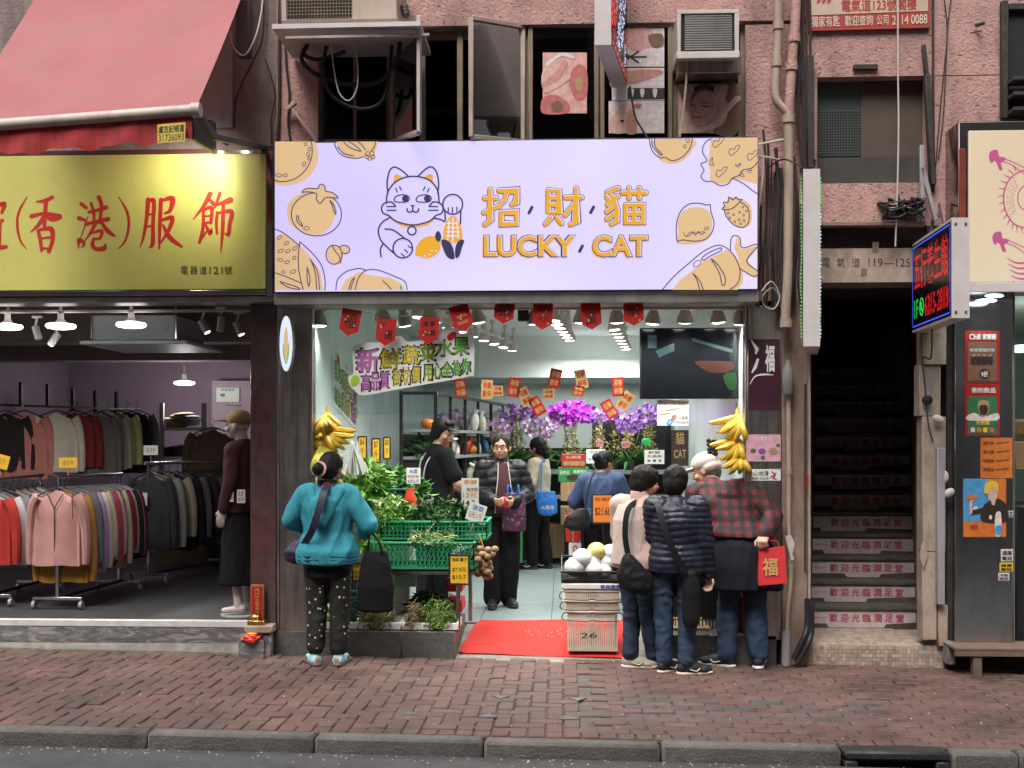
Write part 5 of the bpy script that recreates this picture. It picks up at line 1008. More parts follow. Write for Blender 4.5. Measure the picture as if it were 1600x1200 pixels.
pennant(788,485,-6,[('發',.12,.1,.9,.74,B_)],'with the prosperity character'); pennant(848,494,-2,[('大吉',.14,.12,.88,.42,B_),('大利',.16,.46,.9,.78,B_)],'with four lucky characters'); pennant(924,494,4,[('富',.14,.3,.82,.84,B_)],'with the wealth character'); pennant(990,488,2,[('財',.14,.2,.88,.72,B_)],'with the money character')
hose('thin string carrying the red pennants', [(489,478,-.19),(547,485,-.19),(640,494,-.19),(721,478,-.19),(788,468,-.19),(850,474,-.19),(924,474,-.19),(990,468,-.19),(1100,476,-.19)], .0025, 'cable_white', 'string', 'string')
# dark screen
t = thing('screen', 'large dark television screen above the card reader notice', 'screen', P(1081, 623, .4)); rectmesh(1000, 512, 1162, 623, .4, .46, .006).part('case', MATS['black_plastic'], t); M('screen_glass', (.006,.007,.009), .12, var=.2); rectmesh(1002, 514, 1160, 621, .397, .3995).part('display', MATS['screen_glass'], t, smooth=False)
EM('screen_teal', (.02,.07,.075), .5); EM('screen_green', (.01,.08,.015), .5); EM('screen_red', (.08,.02,.012), .4); ar = Art(onplane(.397), (0,-1,0)); ar.poly([(1082,528),(1145,546),(1145,552),(1082,533)], 'screen_teal'); ar.poly([(1024,548),(1053,536),(1054,548),(1030,559)], 'screen_teal'); ar.blob([(1130,588),(1140,582),(1150,584),(1150,606),(1138,608)], 'screen_green', 0, 3); ar.blob([(1085,566),(1110,564),(1145,566),(1142,580),(1110,582)], 'screen_red', 0, 3); ar.rect(1012,524,1026,544,'screen_teal'); ar.build(t, 'display_content')
# glass panel and cut-out sticker
t = thing('glass_panel', 'clear glass panel holding the fresh vegetables sticker', 'glass', P(618, 648, -.1)); rectmesh(490, 484, 748, 648, -.1, -.092).part('pane', MATS['pane_glass'], t, smooth=False)
for n_, c_ in (('st_purple',(.62,.2,.55)), ('st_yellow',(.8,.68,.06)), ('st_lime',(.42,.62,.05)), ('st_green',(.2,.6,.08)), ('st_white',(.88,.88,.87))): M(n_, c_, .5, var=.06, trans=.3)
def sticker(mapf, nrm, name_label, Yt):
    ar = Art(mapf, nrm, 1.2e-5); ol = [(580,440),(600,398),(700,376),(800,378),(870,340),(920,335),(960,370),(1050,365),(1180,335),(1205,290),(1240,266),(1305,288),(1335,315),(1405,305),(1425,330),(1425,580),(1400,612),(1200,650),(900,702),(660,746),(600,715),(560,670),(555,612),(588,590)]
    ar.poly(cr(ol,3,True), 'st_white', 0)
    L1 = [('新',610,420,765,585,'st_purple'),('鮮',775,425,920,560,'st_yellow'),('蔬',930,402,1045,530,'st_yellow'),('菜',1055,388,1160,508,'st_lime'),('水',1165,362,1275,472,'st_green'),('果',1285,348,1388,465,'st_green')]
    L2 = [('高',645,600,705,715,'st_purple'),('品',710,590,770,705,'st_purple'),('質',775,580,835,695,'st_purple'),('街',860,565,922,675,'st_yellow'),('坊',926,555,988,668,'st_yellow'),('價',992,545,1055,655,'st_yellow'),('用',1075,535,1135,640,'st_lime'),('心',1142,525,1200,625,'st_lime'),('全',1205,515,1270,615,'st_green'),('為',1275,508,1335,605,'st_green'),('你',1340,495,1400,595,'st_green')]
    for ch, x0, y0, x1, y1, mt in L1+L2: ar.text(ch, x0-6, y0-5, x1+6, y1+5, 'ink_black_gloss', 1, .024)
    for ch, x0, y0, x1, y1, mt in L1+L2: ar.text(ch, x0+4, y0+4, x1-4, y1-4, mt, 2, .02)
    ar.blob([(1240,330),(1285,300),(1305,325),(1270,360),(1245,362)], 'flag_red', 2, 3); ar.blob([(570,640),(590,605),(625,615),(628,650),(600,680),(572,670)], 'st_lime', 2, 3); return ar
ar = sticker(lambda u, v: P(420+u/4.444, 450+v/4.444, -.1), (0,-1,0), '', .08); ar.build(t, 'sticker')
tl = thing('sticker_reflection', 'smaller lettered copy painted as the sticker reflection on the marble wall behind the hanging bananas', 'sticker', (SX0+.01, 1.3, 1.7))  # drawn copy of the glass sticker in place of its mirror reflection
ar = sticker(lambda u, v: Vector((SX0+.006, 1.9-(u-580)/850*1.1, 2.36-(v-300)/450*.62)), (1,0,0), '', 0); ar.build(tl, 'sticker')
# bananas
def banana_hand(label, c, n, ln, spread, tilt, mat, droop=0.0, group='banana bunches hanging in the fruit shop'):
    t = thing('banana_bunch', label, 'bananas', c, group); c = Vector(c)
    for k in range(n+3):
        row_ = k % 2; kk = k; a = (kk-(n+2)/2)/(n+2)*spread*.85+tilt+rnd.gauss(0,.05); L_ = ln*rnd.uniform(.9,1.12); pts = []; rs = []
        for i in range(9):
            u = i/8; th = a+(.55 if a > 0 else -.55)*(u-.2)*.9; x = math.sin(a)*u*L_+math.sin(th)*u*L_*.12; z = -math.cos(a)*u*L_*.9+abs(a)*u*u*L_*.22; y = -.03-row_*.03-.075*math.sin(u*math.pi*.8)*(1.2 if row_ else .6)
            pts.append(c+Vector((x, y, z-row_*.035))); rs.append((.009,.015,.022,.025,.0255,.025,.023,.019,.011)[i])
        m = MB(); m.tube(pts, rs, 7); o = m.part('banana', MATS[mat], t); m = MB(); m.tube([pts[-1], pts[-1]+(pts[-1]-pts[-2])*.3], [.006,.005], 6); m.part('tip', MATS['banana_tip'], o)
    m = MB(); m.tube([c+Vector((0,.0,.05)), c, c+Vector((0,-.03,-.03))], [.012,.022,.03], 8); m.part('crown', MATS[mat], t)
    return t
for a in (('bunch of bananas hanging highest beside the steel pillar', P(512,646,.2), 6, .17, 1.3, .15, 'banana_yellow'), ('bunch of greenish bananas just above the hooded woman', P(503,698,.1), 6, .2, 1.2, .3, 'banana_green'), ('bunch of ripe yellow bananas pointing sideways towards the plastic bags', P(514,668,.15), 6, .19, 1.0, .75, 'banana_yellow'), ('small bunch of bananas half hidden behind the top bunch', P(503,672,.25), 6, .16, 1.2, .1, 'banana_yellow'), ('overripe bananas hanging lowest behind the hooded woman', P(513,722,.2), 6, .18, 1.2, .2, 'banana_yellow'),
          ('bunch of yellow bananas hanging highest beside the glossy pillar', P(1153,648,.15), 6, .21, 1.5, -.3, 'banana_yellow'), ('bunch of bananas hanging under the highest bunch by the glossy pillar', P(1150,682,.12), 6, .19, 1.7, -.35, 'banana_yellow'), ('lowest bunch of bananas just above the white cap', P(1153,704,.1), 6, .16, 1.6, -.2, 'banana_yellow')): banana_hand(*a)
hose('dark hanging rod with grapes and bananas by the glossy pillar', [(1150,630,.2),(1149,652,.16),(1147,690,.14),(1150,712,.12)], .006)
m = MB(); 
for k in range(16): m.ell(P(1113+rnd.uniform(-6,6), 700+rnd.uniform(-12,12), .2), .019, None, 8, 6)
M('grape', (.02,.022,.03), .25); m.thing('grape_bunch', MATS['grape'], 'small dark bunch of grapes hanging beside the bananas over the white cap', 'grapes', kind=None)
# cards
def tagcard(label, px0, py0, px1, py1, Y, mat, lines, frame_mat=None, stake=None, rot=0, name='price_card'):
    k = S(Y, (px0+px1)/2); w = (px1-px0)*k; h = (py1-py0)*k; o = P((px0+px1)/2, (py0+py1)/2, Y); c_, s_ = math.cos(R(rot)), math.sin(R(rot))
    def mp(u, v): x, z = (u-.5)*w, (.5-v)*h; return o+Vector((x*c_-z*s_, 0, x*s_+z*c_))
    t = thing(name, label, 'price card', mp(.5,1)); m = MB(); m.prism([mp(0,0),mp(1,0),mp(1,1),mp(0,1)], (0,.004,0)); m.part('card', MATS[mat], t, smooth=False)
    if frame_mat:
        m = MB(); e = .07; f = e*w/h
        for a, b in (((-e,-f),(1+e,-f)),((1+e,-f),(1+e,1+f)),((1+e,1+f),(-e,1+f)),((-e,1+f),(-e,-f))): m.bar(mp(*a), mp(*b), .01, .012, .002)
        m.part('frame', MATS[frame_mat], t)
    if stake: m = MB(); m.bar(mp(.5,1)+Vector((0,.008,0)), P(*stake), .008, .008); m.part('stake', MATS['black_plastic' if frame_mat else 'card_brown'], t)
    ar = Art(mp, (0,-1,0))
    for txt, x0, y0, x1, y1, mt in lines: ar.text(txt, x0, y0, x1, y1, mt, 0, .006)
    ar.build(t, 'lettering'); return t
tagcard('white price card with blue and red handwriting over the dark greens', 635, 731, 657, 756, .75, 'price_white', [('水菜',.2,.08,.8,.34,'ink_blue'),('9元半',.1,.42,.9,.64,'red_ink'),('6元1斤',.1,.72,.9,.94,'ink_blue')], stake=(647,782,.75))
tagcard('tall cream price card with orange handwriting beside the padded jacket woman', 721, 747, 748, 791, .5, 'price_white', [('新鮮',.15,.05,.9,.22,'price_orange'),('西洋菜',.3,.34,.95,.46,'ink_black_gloss'),('13元',.1,.5,.9,.7,'price_orange'),('14.2',.1,.78,.8,.96,'ink_black_gloss')], stake=(737,815,.5))
tagcard('tilted white price card with red handwriting on a wooden stick', 730, 787, 758, 816, .28, 'price_white', [('菠菜',.2,.1,.85,.36,'ink_blue'),('5元1斤',.12,.46,.9,.8,'red_ink')], stake=(732,848,.26), rot=-18)
for lb, x0, y0, x1, y1, Y in (('framed yellow price card hanging on the front of the lower green crate', 704, 869, 731, 911, .05), ('framed yellow price card half hidden behind the navy shoulder bag', 459, 880, 475, 906, .05), ('framed yellow price card half hidden by the black tote bag', 552, 882, 571, 906, .05)):
    tagcard(lb, x0, y0, x1, y1, Y, 'price_yellow', [('馬蹄·薯仔',.08,.06,.95,.2,'ink_black_gloss'),('$7.2元',.1,.42,.9,.58,'ink_black_gloss'),('$10.7',.1,.7,.9,.88,'ink_black_gloss')], 'black_plastic', (x0+14, y1+70, Y+.01) if x0 > 600 else None)
tagcard('framed orange price card standing behind the white netted fruit', 927, 774, 956, 816, 1.5, 'price_orange', [('四川柚子',.12,.08,.9,.22,'ink_black_gloss'),('$21.68',.1,.45,.92,.78,'ink_black_gloss')], 'black_plastic', (945,868,1.5))
tagcard('yellow price card behind the pink fleece customer', 1012, 776, 1028, 800, 1.2, 'price_yellow', [('$10',.2,.2,.8,.7,'ink_black_gloss')])
for k, (x0, y0, x1, y1, w_) in enumerate(((560,683,572,716,'a'),(582,686,593,722,'middle'),(600,684,609,716,'c'))): tagcard('framed yellow blade sign on a stake, %s' % ('beside the hanging bananas' if k == 0 else 'between the two others' if k == 1 else 'beside the black rack'), x0, y0, x1, y1, 1.2, 'price_yellow', [('$'+str(6+k),.2,.1,.8,.4,'ink_black_gloss'),('斤',.25,.5,.75,.8,'ink_black_gloss')], 'black_plastic', ((x0+x1)/2, 756, 1.2))
# leafy piles
def leaves(m, c, sx, sy, h, n, ln, wd, up=.6, curl=.3):
    for _ in range(n):
        a = rnd.uniform(0, 2*math.pi); r = math.sqrt(rnd.random()); x, y = sx*r*math.cos(a), sy*r*math.sin(a); z = h*(1-r*r)*rnd.uniform(.5,1)
        p = Vector(c)+Vector((x, y, z)); az = rnd.uniform(0, 2*math.pi); el = rnd.gauss(up*.5, .5); d = Vector((math.cos(az)*math.cos(el), math.sin(az)*math.cos(el), math.sin(el))); l = ln*rnd.uniform(.6,1.25); w = wd*rnd.uniform(.6,1.3)
        u, v = frame(d); u = (u*math.cos(a)+v*math.sin(a)); nn_ = d.cross(u); mid = p+d*l*.55+nn_*w*curl; tip = p+d*l-Vector((0,0,l*.35*rnd.random()))
        m.add([p, mid-u*w*.5, mid+u*w*.5, tip, mid-nn_*w*.25], [[0,1,4],[0,4,2],[1,3,4],[4,3,2]])
def stems(m, c, sx, sy, h, n, ln, r, dirv=(0,-1,.2)):
    for _ in range(n):
        p = Vector(c)+Vector((rnd.uniform(-sx,sx), rnd.uniform(-sy,sy), rnd.uniform(0,h))); d = (Vector(dirv)+Vector((rnd.gauss(0,.35),rnd.gauss(0,.35),rnd.gauss(0,.25)))).normalized(); m.tube([p, p+d*ln*rnd.uniform(.6,1.2)], [r, r*.7], 5)
def pile(label, px, py, Y, wpx, d, h, n, mat, ln=.09, wd=.04, extra=None, up=.6):
    c = P(px, py, Y); m = MB(); leaves(m, c, wpx/2*S(Y,px), d/2, h, n, ln, wd, up); mats = [MATS[mat]]
    if extra: m.mat(1); mats.append(MATS[extra[0]]); stems(m, c, wpx/2*S(Y,px)*.9, d/2, h, extra[1], extra[2], extra[3])
    m.mat(0); m.ell(c+Vector((0,0,h*.1)), (wpx/2*S(Y,px)*.95, d/2*.95, h*.75), None, 14, 8)
    o = m.thing('vegetable_pile', mats, label, 'vegetables', 'piles of vegetables on the stand'); return o
pile('pale green leafy vegetables heaped beside the hooded woman at the back of the stand', 575, 775, .75, 66, .4, .24, 900, 'leaf_light', .15, .05, ('stem_pale', 50, .14, .008))
pile('mid green leafy bundles at the top of the stand beside the marble wall', 620, 772, 1.05, 90, .4, .2, 900, 'leaf_mid', .12, .045)
pile('dark green bundles heaped in the small teal crate', 612, 796, .75, 50, .3, .17, 480, 'leaf_dark', .12, .04)
pile('pale green lettuce bundles in the upper crate beside the hooded woman', 612, 818, .45, 54, .4, .19, 760, 'leaf_light', .12, .05, ('stem_pale', 60, .13, .008))
pile('dark leafy greens filling the upper green crate under the tilted card', 693, 818, .45, 108, .42, .17, 1900, 'leaf_dark', .085, .036, ('stem_pale', 40, .07, .004))
pile('thin green stems bundled at the front of the lower green crate', 680, 852, .26, 78, .3, .10, 500, 'leaf_mid', .06, .018, ('stem_pale', 220, .1, .004))
pile('bright leafy vegetables glimpsed in the lower crate beside the teal sleeve', 590, 856, .3, 44, .3, .1, 300, 'leaf_light', .1, .04)
pile('pale dry roots of spring onions in the middle foam tray', 590, 978, .12, 58, .22, .17, 420, 'moss_green', .045, .012, ('root_tan', 500, .06, .0035))
pile('brown root bundle between the two foam tray heaps', 648, 978, .12, 22, .18, .17, 150, 'root_tan', .06, .02, ('root_tan', 160, .06, .004))
pile('mossy green frilly herbs in the end foam tray beside the mat', 686, 978, .13, 54, .24, .19, 1500, 'moss_green', .05, .018, ('leaf_light', 120, .06, .004))
pile('dark herbs behind the mossy herbs on the bottom shelf', 672, 955, .4, 80, .25, .16, 420, 'leaf_dark', .06, .03)
# crates
def lattice_crate(label, px0, py0, px1, py1, Yf, depth, mat, nx=12, nz=3, diag=False, name='plastic_crate', group=None):
    a = P(px0, py1, Yf); b = P(px1, py0, Yf); w = b.x-a.x; h = b.z-a.z; t = thing(name, label, 'crate', ((a.x+b.x)/2, Yf+depth/2, a.z), group)
    m = MB(); th = .012
    for y in (Yf, Yf+depth):
        m.bar((a.x,y,b.z), (b.x,y,b.z), .022, .018, .003); m.bar((a.x,y,a.z+.008), (b.x,y,a.z+.008), .016, .014)
        if y == Yf:
            for k in range(nx+1):
                x = a.x+w*k/nx; m.bar((x,y,a.z), (x,y,b.z), .008, .008)
                if diag and k < nx:
                    for j in range(nz): z0, z1 = a.z+h*j/nz, a.z+h*(j+1)/nz; m.bar((x,y,z0), (x+w/nx,y,z1), .006, .007)
            for j in range(1, nz): m.bar((a.x,y,a.z+h*j/nz), (b.x,y,a.z+h*j/nz), .008, .007)
    m.part('front_lattice', MATS[mat], t)
    m = MB()
    for x in (a.x, b.x):
        m.bar((x,Yf,b.z), (x,Yf+depth,b.z), .022, .018, .003); m.bar((x,Yf,a.z+.01), (x,Yf+depth,a.z+.01), .016, .014)
        for k in range(7): m.bar((x,Yf+depth*k/6,a.z), (x,Yf+depth*k/6,b.z), .008, .008)
    m.part('side_lattice', MATS[mat], t); m = MB(); m.bb((a.x,Yf,a.z), (b.x,Yf+depth,a.z+.008)); m.part('floor', MATS[mat], t)
    return t
lattice_crate('upper green lattice crate full of dark leafy greens', 596, 816, 760, 843, .22, .5, 'green_crate', 26, 4); lattice_crate('lower green lattice crate with diagonal webbing and thin stems', 575, 849, 740, 889, .1, .42, 'green_crate', 24, 3, True)
lattice_crate('small teal crate of dark bundles at the back of the stand', 588, 765, 630, 790, .62, .35, 'teal_crate', 8, 4); lattice_crate('dark green crate of gourds behind the hooded woman', 471, 935, 562, 984, .1, .4, 'teal_crate', 12, 4)
m = MB(); 
t = thing('vegetable_stand', 'steel tube stand holding the tiers of green crates', 'stand', P(650, 985, .3))
for (px, py, Y) in ((716,985,.12),(735,985,.5),(560,985,.5),(575,985,.12)): m = MB(); p = P(px,py,Y); m.bar((p.x,Y,zl), (p.x,Y,Z(892,px,Y)), .03, .03, .004); m.part('leg', MATS['steel'], t)
for (y_, Y, d) in ((891,.08,.5),(845,.2,.6),(792,.6,.6)): a = P(572,y_,Y); b = P(742,y_,Y); m = MB(); m.bb((a.x,Y,a.z-.03),(b.x,Y+d,a.z-.005)); m.part('shelf', MATS['steel'], t)
m = MB(); a = P(490,800,.9); m.bb((SX0+.02,.9,.2),(P(640,800,.9).x,1.3,Z(785,600,.9))); m.part('back_bin', MATS['shop_white'], t)
rectmesh(616, 898, 650, 917, .3, .36, .004).thing('storage_box', M('mint_box', (.25,.55,.42), .5), 'small mint green plastic box under the lower crate', 'box')
M('red_white', (.55,.03,.03), .6); 
for k, (x0, y0, x1, y1) in enumerate(((697,905,722,925),(697,938,722,957))): rectmesh(x0, y0, x1, y1, .55, .85, .006).thing('carton', MATS['red_white'], ('upper' if k == 0 else 'lower')+' red carton standing behind the bottom shelf herbs', 'box')
for k, (x0, x1) in enumerate(((480,559),(560,626.5),(627,716))):
    a = P(x0, 989.5, .03); b = P(x1, 977, .03); m = MB(); za = zl+.001; zb_ = za+.058
    m.bb((a.x+.002,.03,za), (b.x-.002,.36,za+.012), .004)
    for q in (((a.x+.002,.03),(b.x-.002,.045)), ((a.x+.002,.345),(b.x-.002,.36)), ((a.x+.002,.045),(a.x+.018,.345)), ((b.x-.018,.045),(b.x-.002,.345))): m.bb((*q[0],za), (*q[1],zb_), .004)
    m.thing('foam_tray', MATS['foam'], ('white foam tray behind the spotted trousers', 'white foam tray of pale dry roots on the plinth', 'white foam tray of mossy herbs on the plinth')[k], 'tray')
M('gourd_green', (.42,.55,.2), .5, var=.2, vs=14); M('luffa_dark', (.04,.12,.05), .5, var=.3, vs=14)
for k, (px, py) in enumerate(((477,948),(479,962),(477,975),(513,950),(514,962),(512,976),(545,978))): m = MB(); m.ell(P(px,py,.08), (.036,.05,.034), None, 12, 8); m.thing('round_gourd', MATS['gourd_green'], 'small pale green round gourd in the teal crate behind the spotted trousers', 'gourd', 'pale gourds in the teal crate')
for k in range(9): p = P(548+rnd.uniform(-4,10), 942+k*5, .12); m = MB(); m.tube([p+Vector((-.06,.0,rnd.uniform(-.02,.02))), p, p+Vector((.06,.01,rnd.uniform(-.02,.03)))], [.012,.024,.014], 8); m.thing('luffa', MATS['luffa_dark'], 'dark green luffa lying beside the pale gourds', 'luffa', 'luffas beside the gourds')
m = MB(); m.bb((P(475,930,.5).x,.5,zl),(P(560,930,.5).x,.52,Z(900,500,.5))); m.thing('stand_panel', MATS['black_plastic'], 'dark panel behind the crate of gourds', 'panel')
for k, (px, py, n_) in enumerate(((756,868,26),(758,893,22))):
    m = MB()
    for _ in range(n_): m.ell(P(px,py,.2)+Vector((rnd.gauss(0,.03), rnd.gauss(0,.03), rnd.gauss(0,.034))), (.03,.03,.026), None, 8, 6)
    M('potato', (.26,.17,.085), .8, var=.3, vs=20, island=.3); t = thing('net_bag', ('upper' if k == 0 else 'lower')+' net bag of small brown roots hanging beside the crates', 'bag', P(px,py+14,.2)); m.part('roots', MATS['potato'], t, kind='stuff')
    m = MB(); m.tube([P(px,py-10,.2), P(px-4,py-24,.2), P(px-8,py-34,.2)], .004, 5); m.part('net_neck', MATS['price_yellow'], t)
M('red_bag', (.65,.07,.03), .35, var=.15, trans=0)
m = MB(); c = P(640,783,.65); m.loft([[c+Vector((math.cos(a)*rx, math.sin(a)*ry, z)) for a in [2*math.pi*i/12 for i in range(12)]] for rx, ry, z in ((.03,.03,-.05),(.055,.04,-.03),(.055,.045,.02),(.03,.02,.07),(.05,.015,.1))]); m.thing('plastic_bag', MATS['red_bag'], 'small red plastic bag among the greens below the white price card', 'bag')
m = MB(); c = P(553,712,.35); [m.add([c+Vector((rnd.uniform(-.03,.03),rnd.uniform(-.03,.03),.13)), c+Vector((q*.02-.1,rnd.uniform(-.05,.05),-.12-rnd.uniform(0,.06))), c+Vector((q*.02-.06,rnd.uniform(-.06,0),-.15)), c+Vector((q*.02-.02,rnd.uniform(-.05,.05),-.1))],[[0,1,2],[0,2,3]]) for q in range(8)]; M('clear_bag', (.72,.78,.76), .3, var=.1); m.thing('bag_roll', MATS['clear_bag'], 'hanging bundle of pale plastic bags behind the hooded woman', 'bags')
# red mat
m = MB(); fl_, fr_ = G(717,1021,gz(-.3)+.012), G(975,1028,gz(.4)+.012); bl_, br_ = G(751,968,SF+.016), G(1000,968,SF+.016)
def matp(u, v): p = (fl_*(1-u)+fr_*u)*(1-v)+(bl_*(1-u)+br_*u)*v; z = fl_.z*(1-v)+(SF+.016)*min(1,v*1.25)+0; zz = (gz(p.x)+.010)*(1-min(1,v*1.5))+(SF+.014)*min(1,v*1.5); return Vector((p.x, p.y, zz+.004*math.sin(u*9+v*3)+(.014 if u < .02 and v < .3 else 0)))
m.grid(matp, 30, 16); m.grid(lambda u, v: matp(u,v)-Vector((0,0,.007)), 30, 16); t = m.thing('door_mat', MATS['mat_red'], 'bright red rubber mat with gold characters at the shop entrance', 'mat')
M('mat_gold', (.66,.3,.08), .8, var=.3, vs=40); ar = Art(lambda u, v: matp(u, 1-v)+Vector((0,0,.002)), (0,0,1), 1e-5); [ar.poly([(u,v),(u+rnd.uniform(.004,.018),v+rnd.uniform(-.01,.02)),(u+rnd.uniform(0,.01),v+rnd.uniform(.01,.03))], 'mat_gold') for u,v in [(rnd.uniform(.3,.8),rnd.gauss(.5,.05)) for _ in range(34)]]; ar.build(t, 'print')
# stacked beige crates with foam lid and black tray
def basket(label, x0, y0, x1, y1, Yf, depth, bars=True, handle=True):
    a = P(x0,y1,Yf); b = P(x1,y0,Yf); ins = .02; h = b.z-a.z; t = thing('plastic_basket', label, 'crate', ((a.x+b.x)/2, Yf+depth/2, a.z)); m = MB()
    m.bb((a.x-.01,Yf-.012,b.z-.018),(b.x+.01,Yf+depth+.01,b.z), .005); m.part('rim', MATS['beige_crate'], t)
    m = MB(); n_ = 22
    for k in range(n_+1): x = a.x+ins+(b.x-a.x-2*ins)*k/n_; m.bar((x,Yf,a.z), (x,Yf,b.z-.01), .0128, .012)
    m.bb((a.x+ins,Yf-.002,a.z),(b.x-ins,Yf+.008,a.z+.03), .003); m.bb((a.x+ins,Yf-.002,b.z-.05),(b.x-ins,Yf+.008,b.z-.0185), .003); m.part('front_bars', MATS['beige_crate'], t)
    m = MB()
    for x in (a.x+ins, b.x-ins):
        for k in range(9): m.bar((x,Yf+depth*k/8,a.z), (x,Yf+depth*k/8,b.z-.01), .008, .01)
        m.bb((x-.004,Yf+.012,a.z+.0),(x+.004,Yf+depth,b.z-.02))
    m.bb((a.x+ins,Yf+.031,a.z+.002),(b.x-ins,Yf+depth,a.z+.01)); m.part('side_bars', MATS['beige_crate'], t)
    if handle: m = MB(); xc = (a.x+b.x)/2; m.bb((xc-.05,Yf-.006,b.z-.05),(xc+.05,Yf-.0025,b.z-.024)); m.part('handle_hole', M('handle_gold', (.18,.1,.02), .6), t)
    m = MB()
    for x in (a.x-.01, b.x+.01): m.tube(cr([(x,Yf,b.z-.01),(x+(-.02 if x < 0.5*(a.x+b.x) else .02),Yf-.02,b.z-.045),(x,Yf-.025,b.z-.07)],4), .004, 6)
    m.tube(cr([(a.x,Yf-.025,b.z-.07),((a.x+b.x)/2-.05,Yf-.03,b.z-.075),((a.x+b.x)/2,Yf-.03,b.z-.065),((a.x+b.x)/2+.05,Yf-.03,b.z-.075),(b.x,Yf-.025,b.z-.07)],4), .004, 6); m.part('wire_bail', MATS['black_plastic'], t); return t
b0 = basket('deep beige plastic basket at the bottom of the stack on the red mat', 884, 955, 968, 1017, .12, .36)
basket('shallow beige basket in the middle of the stack on the red mat', 881, 938, 969, 954, .12, .38); basket('shallow beige basket under the flat white foam box', 880, 922, 970, 937, .12, .38)
q = [P(903,985,.117), P(938,983,.117), P(938,1001,.117), P(903,1002,.117)]; ar = Art(quadmap(*q), (0,-1,0)); ar.blob([(0,.2),(.5,0),(1,.15),(.95,.8),(.5,1),(.1,.8)], 'card_brown', 0, 4); ar.text('26', .12, .25, .85, .75, 'ink_black_gloss', 2); ar.build(b0, 'paper_tag')
m = rectmesh(878, 912, 972, 921.5, .1, .5, .008); t = m.thing('foam_box', MATS['foam'], 'flat white foam box with blue print on the stack of beige baskets', 'box'); ar = Art(onplane(.1), (0,-1,0)); ar.text('青森蘋果', 938, 914, 970, 920, 'ink_blue', 0, .02); ar.build(t, 'print')
t = thing('fruit_tray', 'sloping black mesh tray of white netted fruit on top of the stack', 'tray', P(925,911,.3)); a = P(878,911,.1); b = P(972,911,.1); m = MB()
def tray(u, v): return Vector((a.x+(b.x-a.x)*u, .1+.42*v, a.z+.005+.05+.0*u))
for k in range(9): z = a.z+.004+k*.009; m.bar((a.x,.1,z), (b.x,.1,z+.0), .005, .005)
for k in range(24): x = a.x+(b.x-a.x)*k/23; m.bar((x,.1,a.z+.003), (x,.1,a.z+.078), .004, .004)
m.bar((a.x-.01,.095,a.z+.085), (b.x+.01,.095,a.z+.085), .02, .014, .003); m.bar((a.x-.01,.52,a.z+.16), (b.x+.01,.52,a.z+.16), .02, .014, .003)
for x in (a.x-.006, b.x+.006): m.prism([(x,.1,a.z+.003),(x,.52,a.z+.003),(x,.52,a.z+.16),(x,.1,a.z+.085)], (.008,0,0))
m.bb((a.x,.112,a.z+.003),(b.x,.5,a.z+.02)); m.part('tray', MATS['black_plastic'], t)
M('net_white', (.80,.80,.78), .8, var=.06, bump=.8, bs=160); M('pomelo', (.72,.62,.2), .5, var=.15)
for k, (px, py, r_) in enumerate(((898,886,.08),(922,880,.085),(947,878,.085),(910,871,.075),(932,860,.07),(954,864,.075),(927,890,.07),(942,892,.07),(913,892,.07))):
    Y_ = .2+.05*(k % 3); m = MB(); m.ell(P(px,py,Y_), (r_,r_,r_*.9), None, 16, 10); o = m.thing('netted_fruit', MATS['net_white' if k != 4 else 'pomelo'], 'large round fruit in white foam net in the black tray' if k != 4 else 'bare yellow pomelo on top of the white netted fruit', 'fruit', 'netted fruit in the black tray' if k != 4 else None)
# black rack along the left wall
t = thing('display_rack', 'black metal display rack with grey shelves along the marble wall', 'rack', dpt(720, 870, 12))
ups = [(627,607,10.9),(681,611,10.9),(704,617,11.6),(727,623,12.3),(747,629,13.0),(767,632,13.7),(785,634,14.4),(800,637,15.0)]
for (px, py, d) in ups: p = dpt(px, py, d); p.z = 2.12; m = MB(); m.bar((p.x,p.y,SF), p, .035, .035, .003); m.part('upright', MATS['rack_black'], t)
pA, pB = dpt(681,611,10.9), dpt(800,637,15.0); pL = dpt(627,607,10.9); pM = pB+(pL-pA)
for z in (2.1, 1.72, 1.45, 1.14, .82, .45):
    m = MB(); m.prism([(pL.x,pL.y,z),(pA.x,pA.y,z),(pB.x,pB.y,z),(pM.x,pM.y,z)], (0,0,.03)) if z < 2 else (m.bar((pL.x,pL.y,z),(pA.x,pA.y,z),.03), m.bar((pA.x,pA.y,z),(pB.x,pB.y,z),.03))
    m.part('shelf' if z < 2 else 'top_rail', MATS['shelf_grey' if z < 2 else 'rack_black'], t)
m = MB(); m.prism([(pL.x,pL.y+.03,SF),(pM.x,pM.y,SF),(pM.x,pM.y,1.7),(pL.x,pL.y+.03,1.7)], (-.02,0,0)); m.prism([(pL.x,pL.y,SF),(pA.x,pA.y,SF),(pA.x,pA.y,1.42),(pL.x,pL.y,1.42)], (0,.015,0)); m.part('back_panel', MATS['rack_black'], t)
pal = [('white cabbage',(.62,.66,.5)),('orange melon',(.62,.2,.03)),('yellow mango',(.72,.5,.04)),('green marrow',(.06,.2,.03)),('pale bagged celery',(.5,.62,.42)),('white wrapped radish',(.7,.7,.68)),('blue wrapped pack',(.08,.22,.5)),('yellow wrapped corn',(.75,.68,.05)),('red pepper pack',(.55,.04,.03)),('purple cabbage',(.2,.05,.18))]
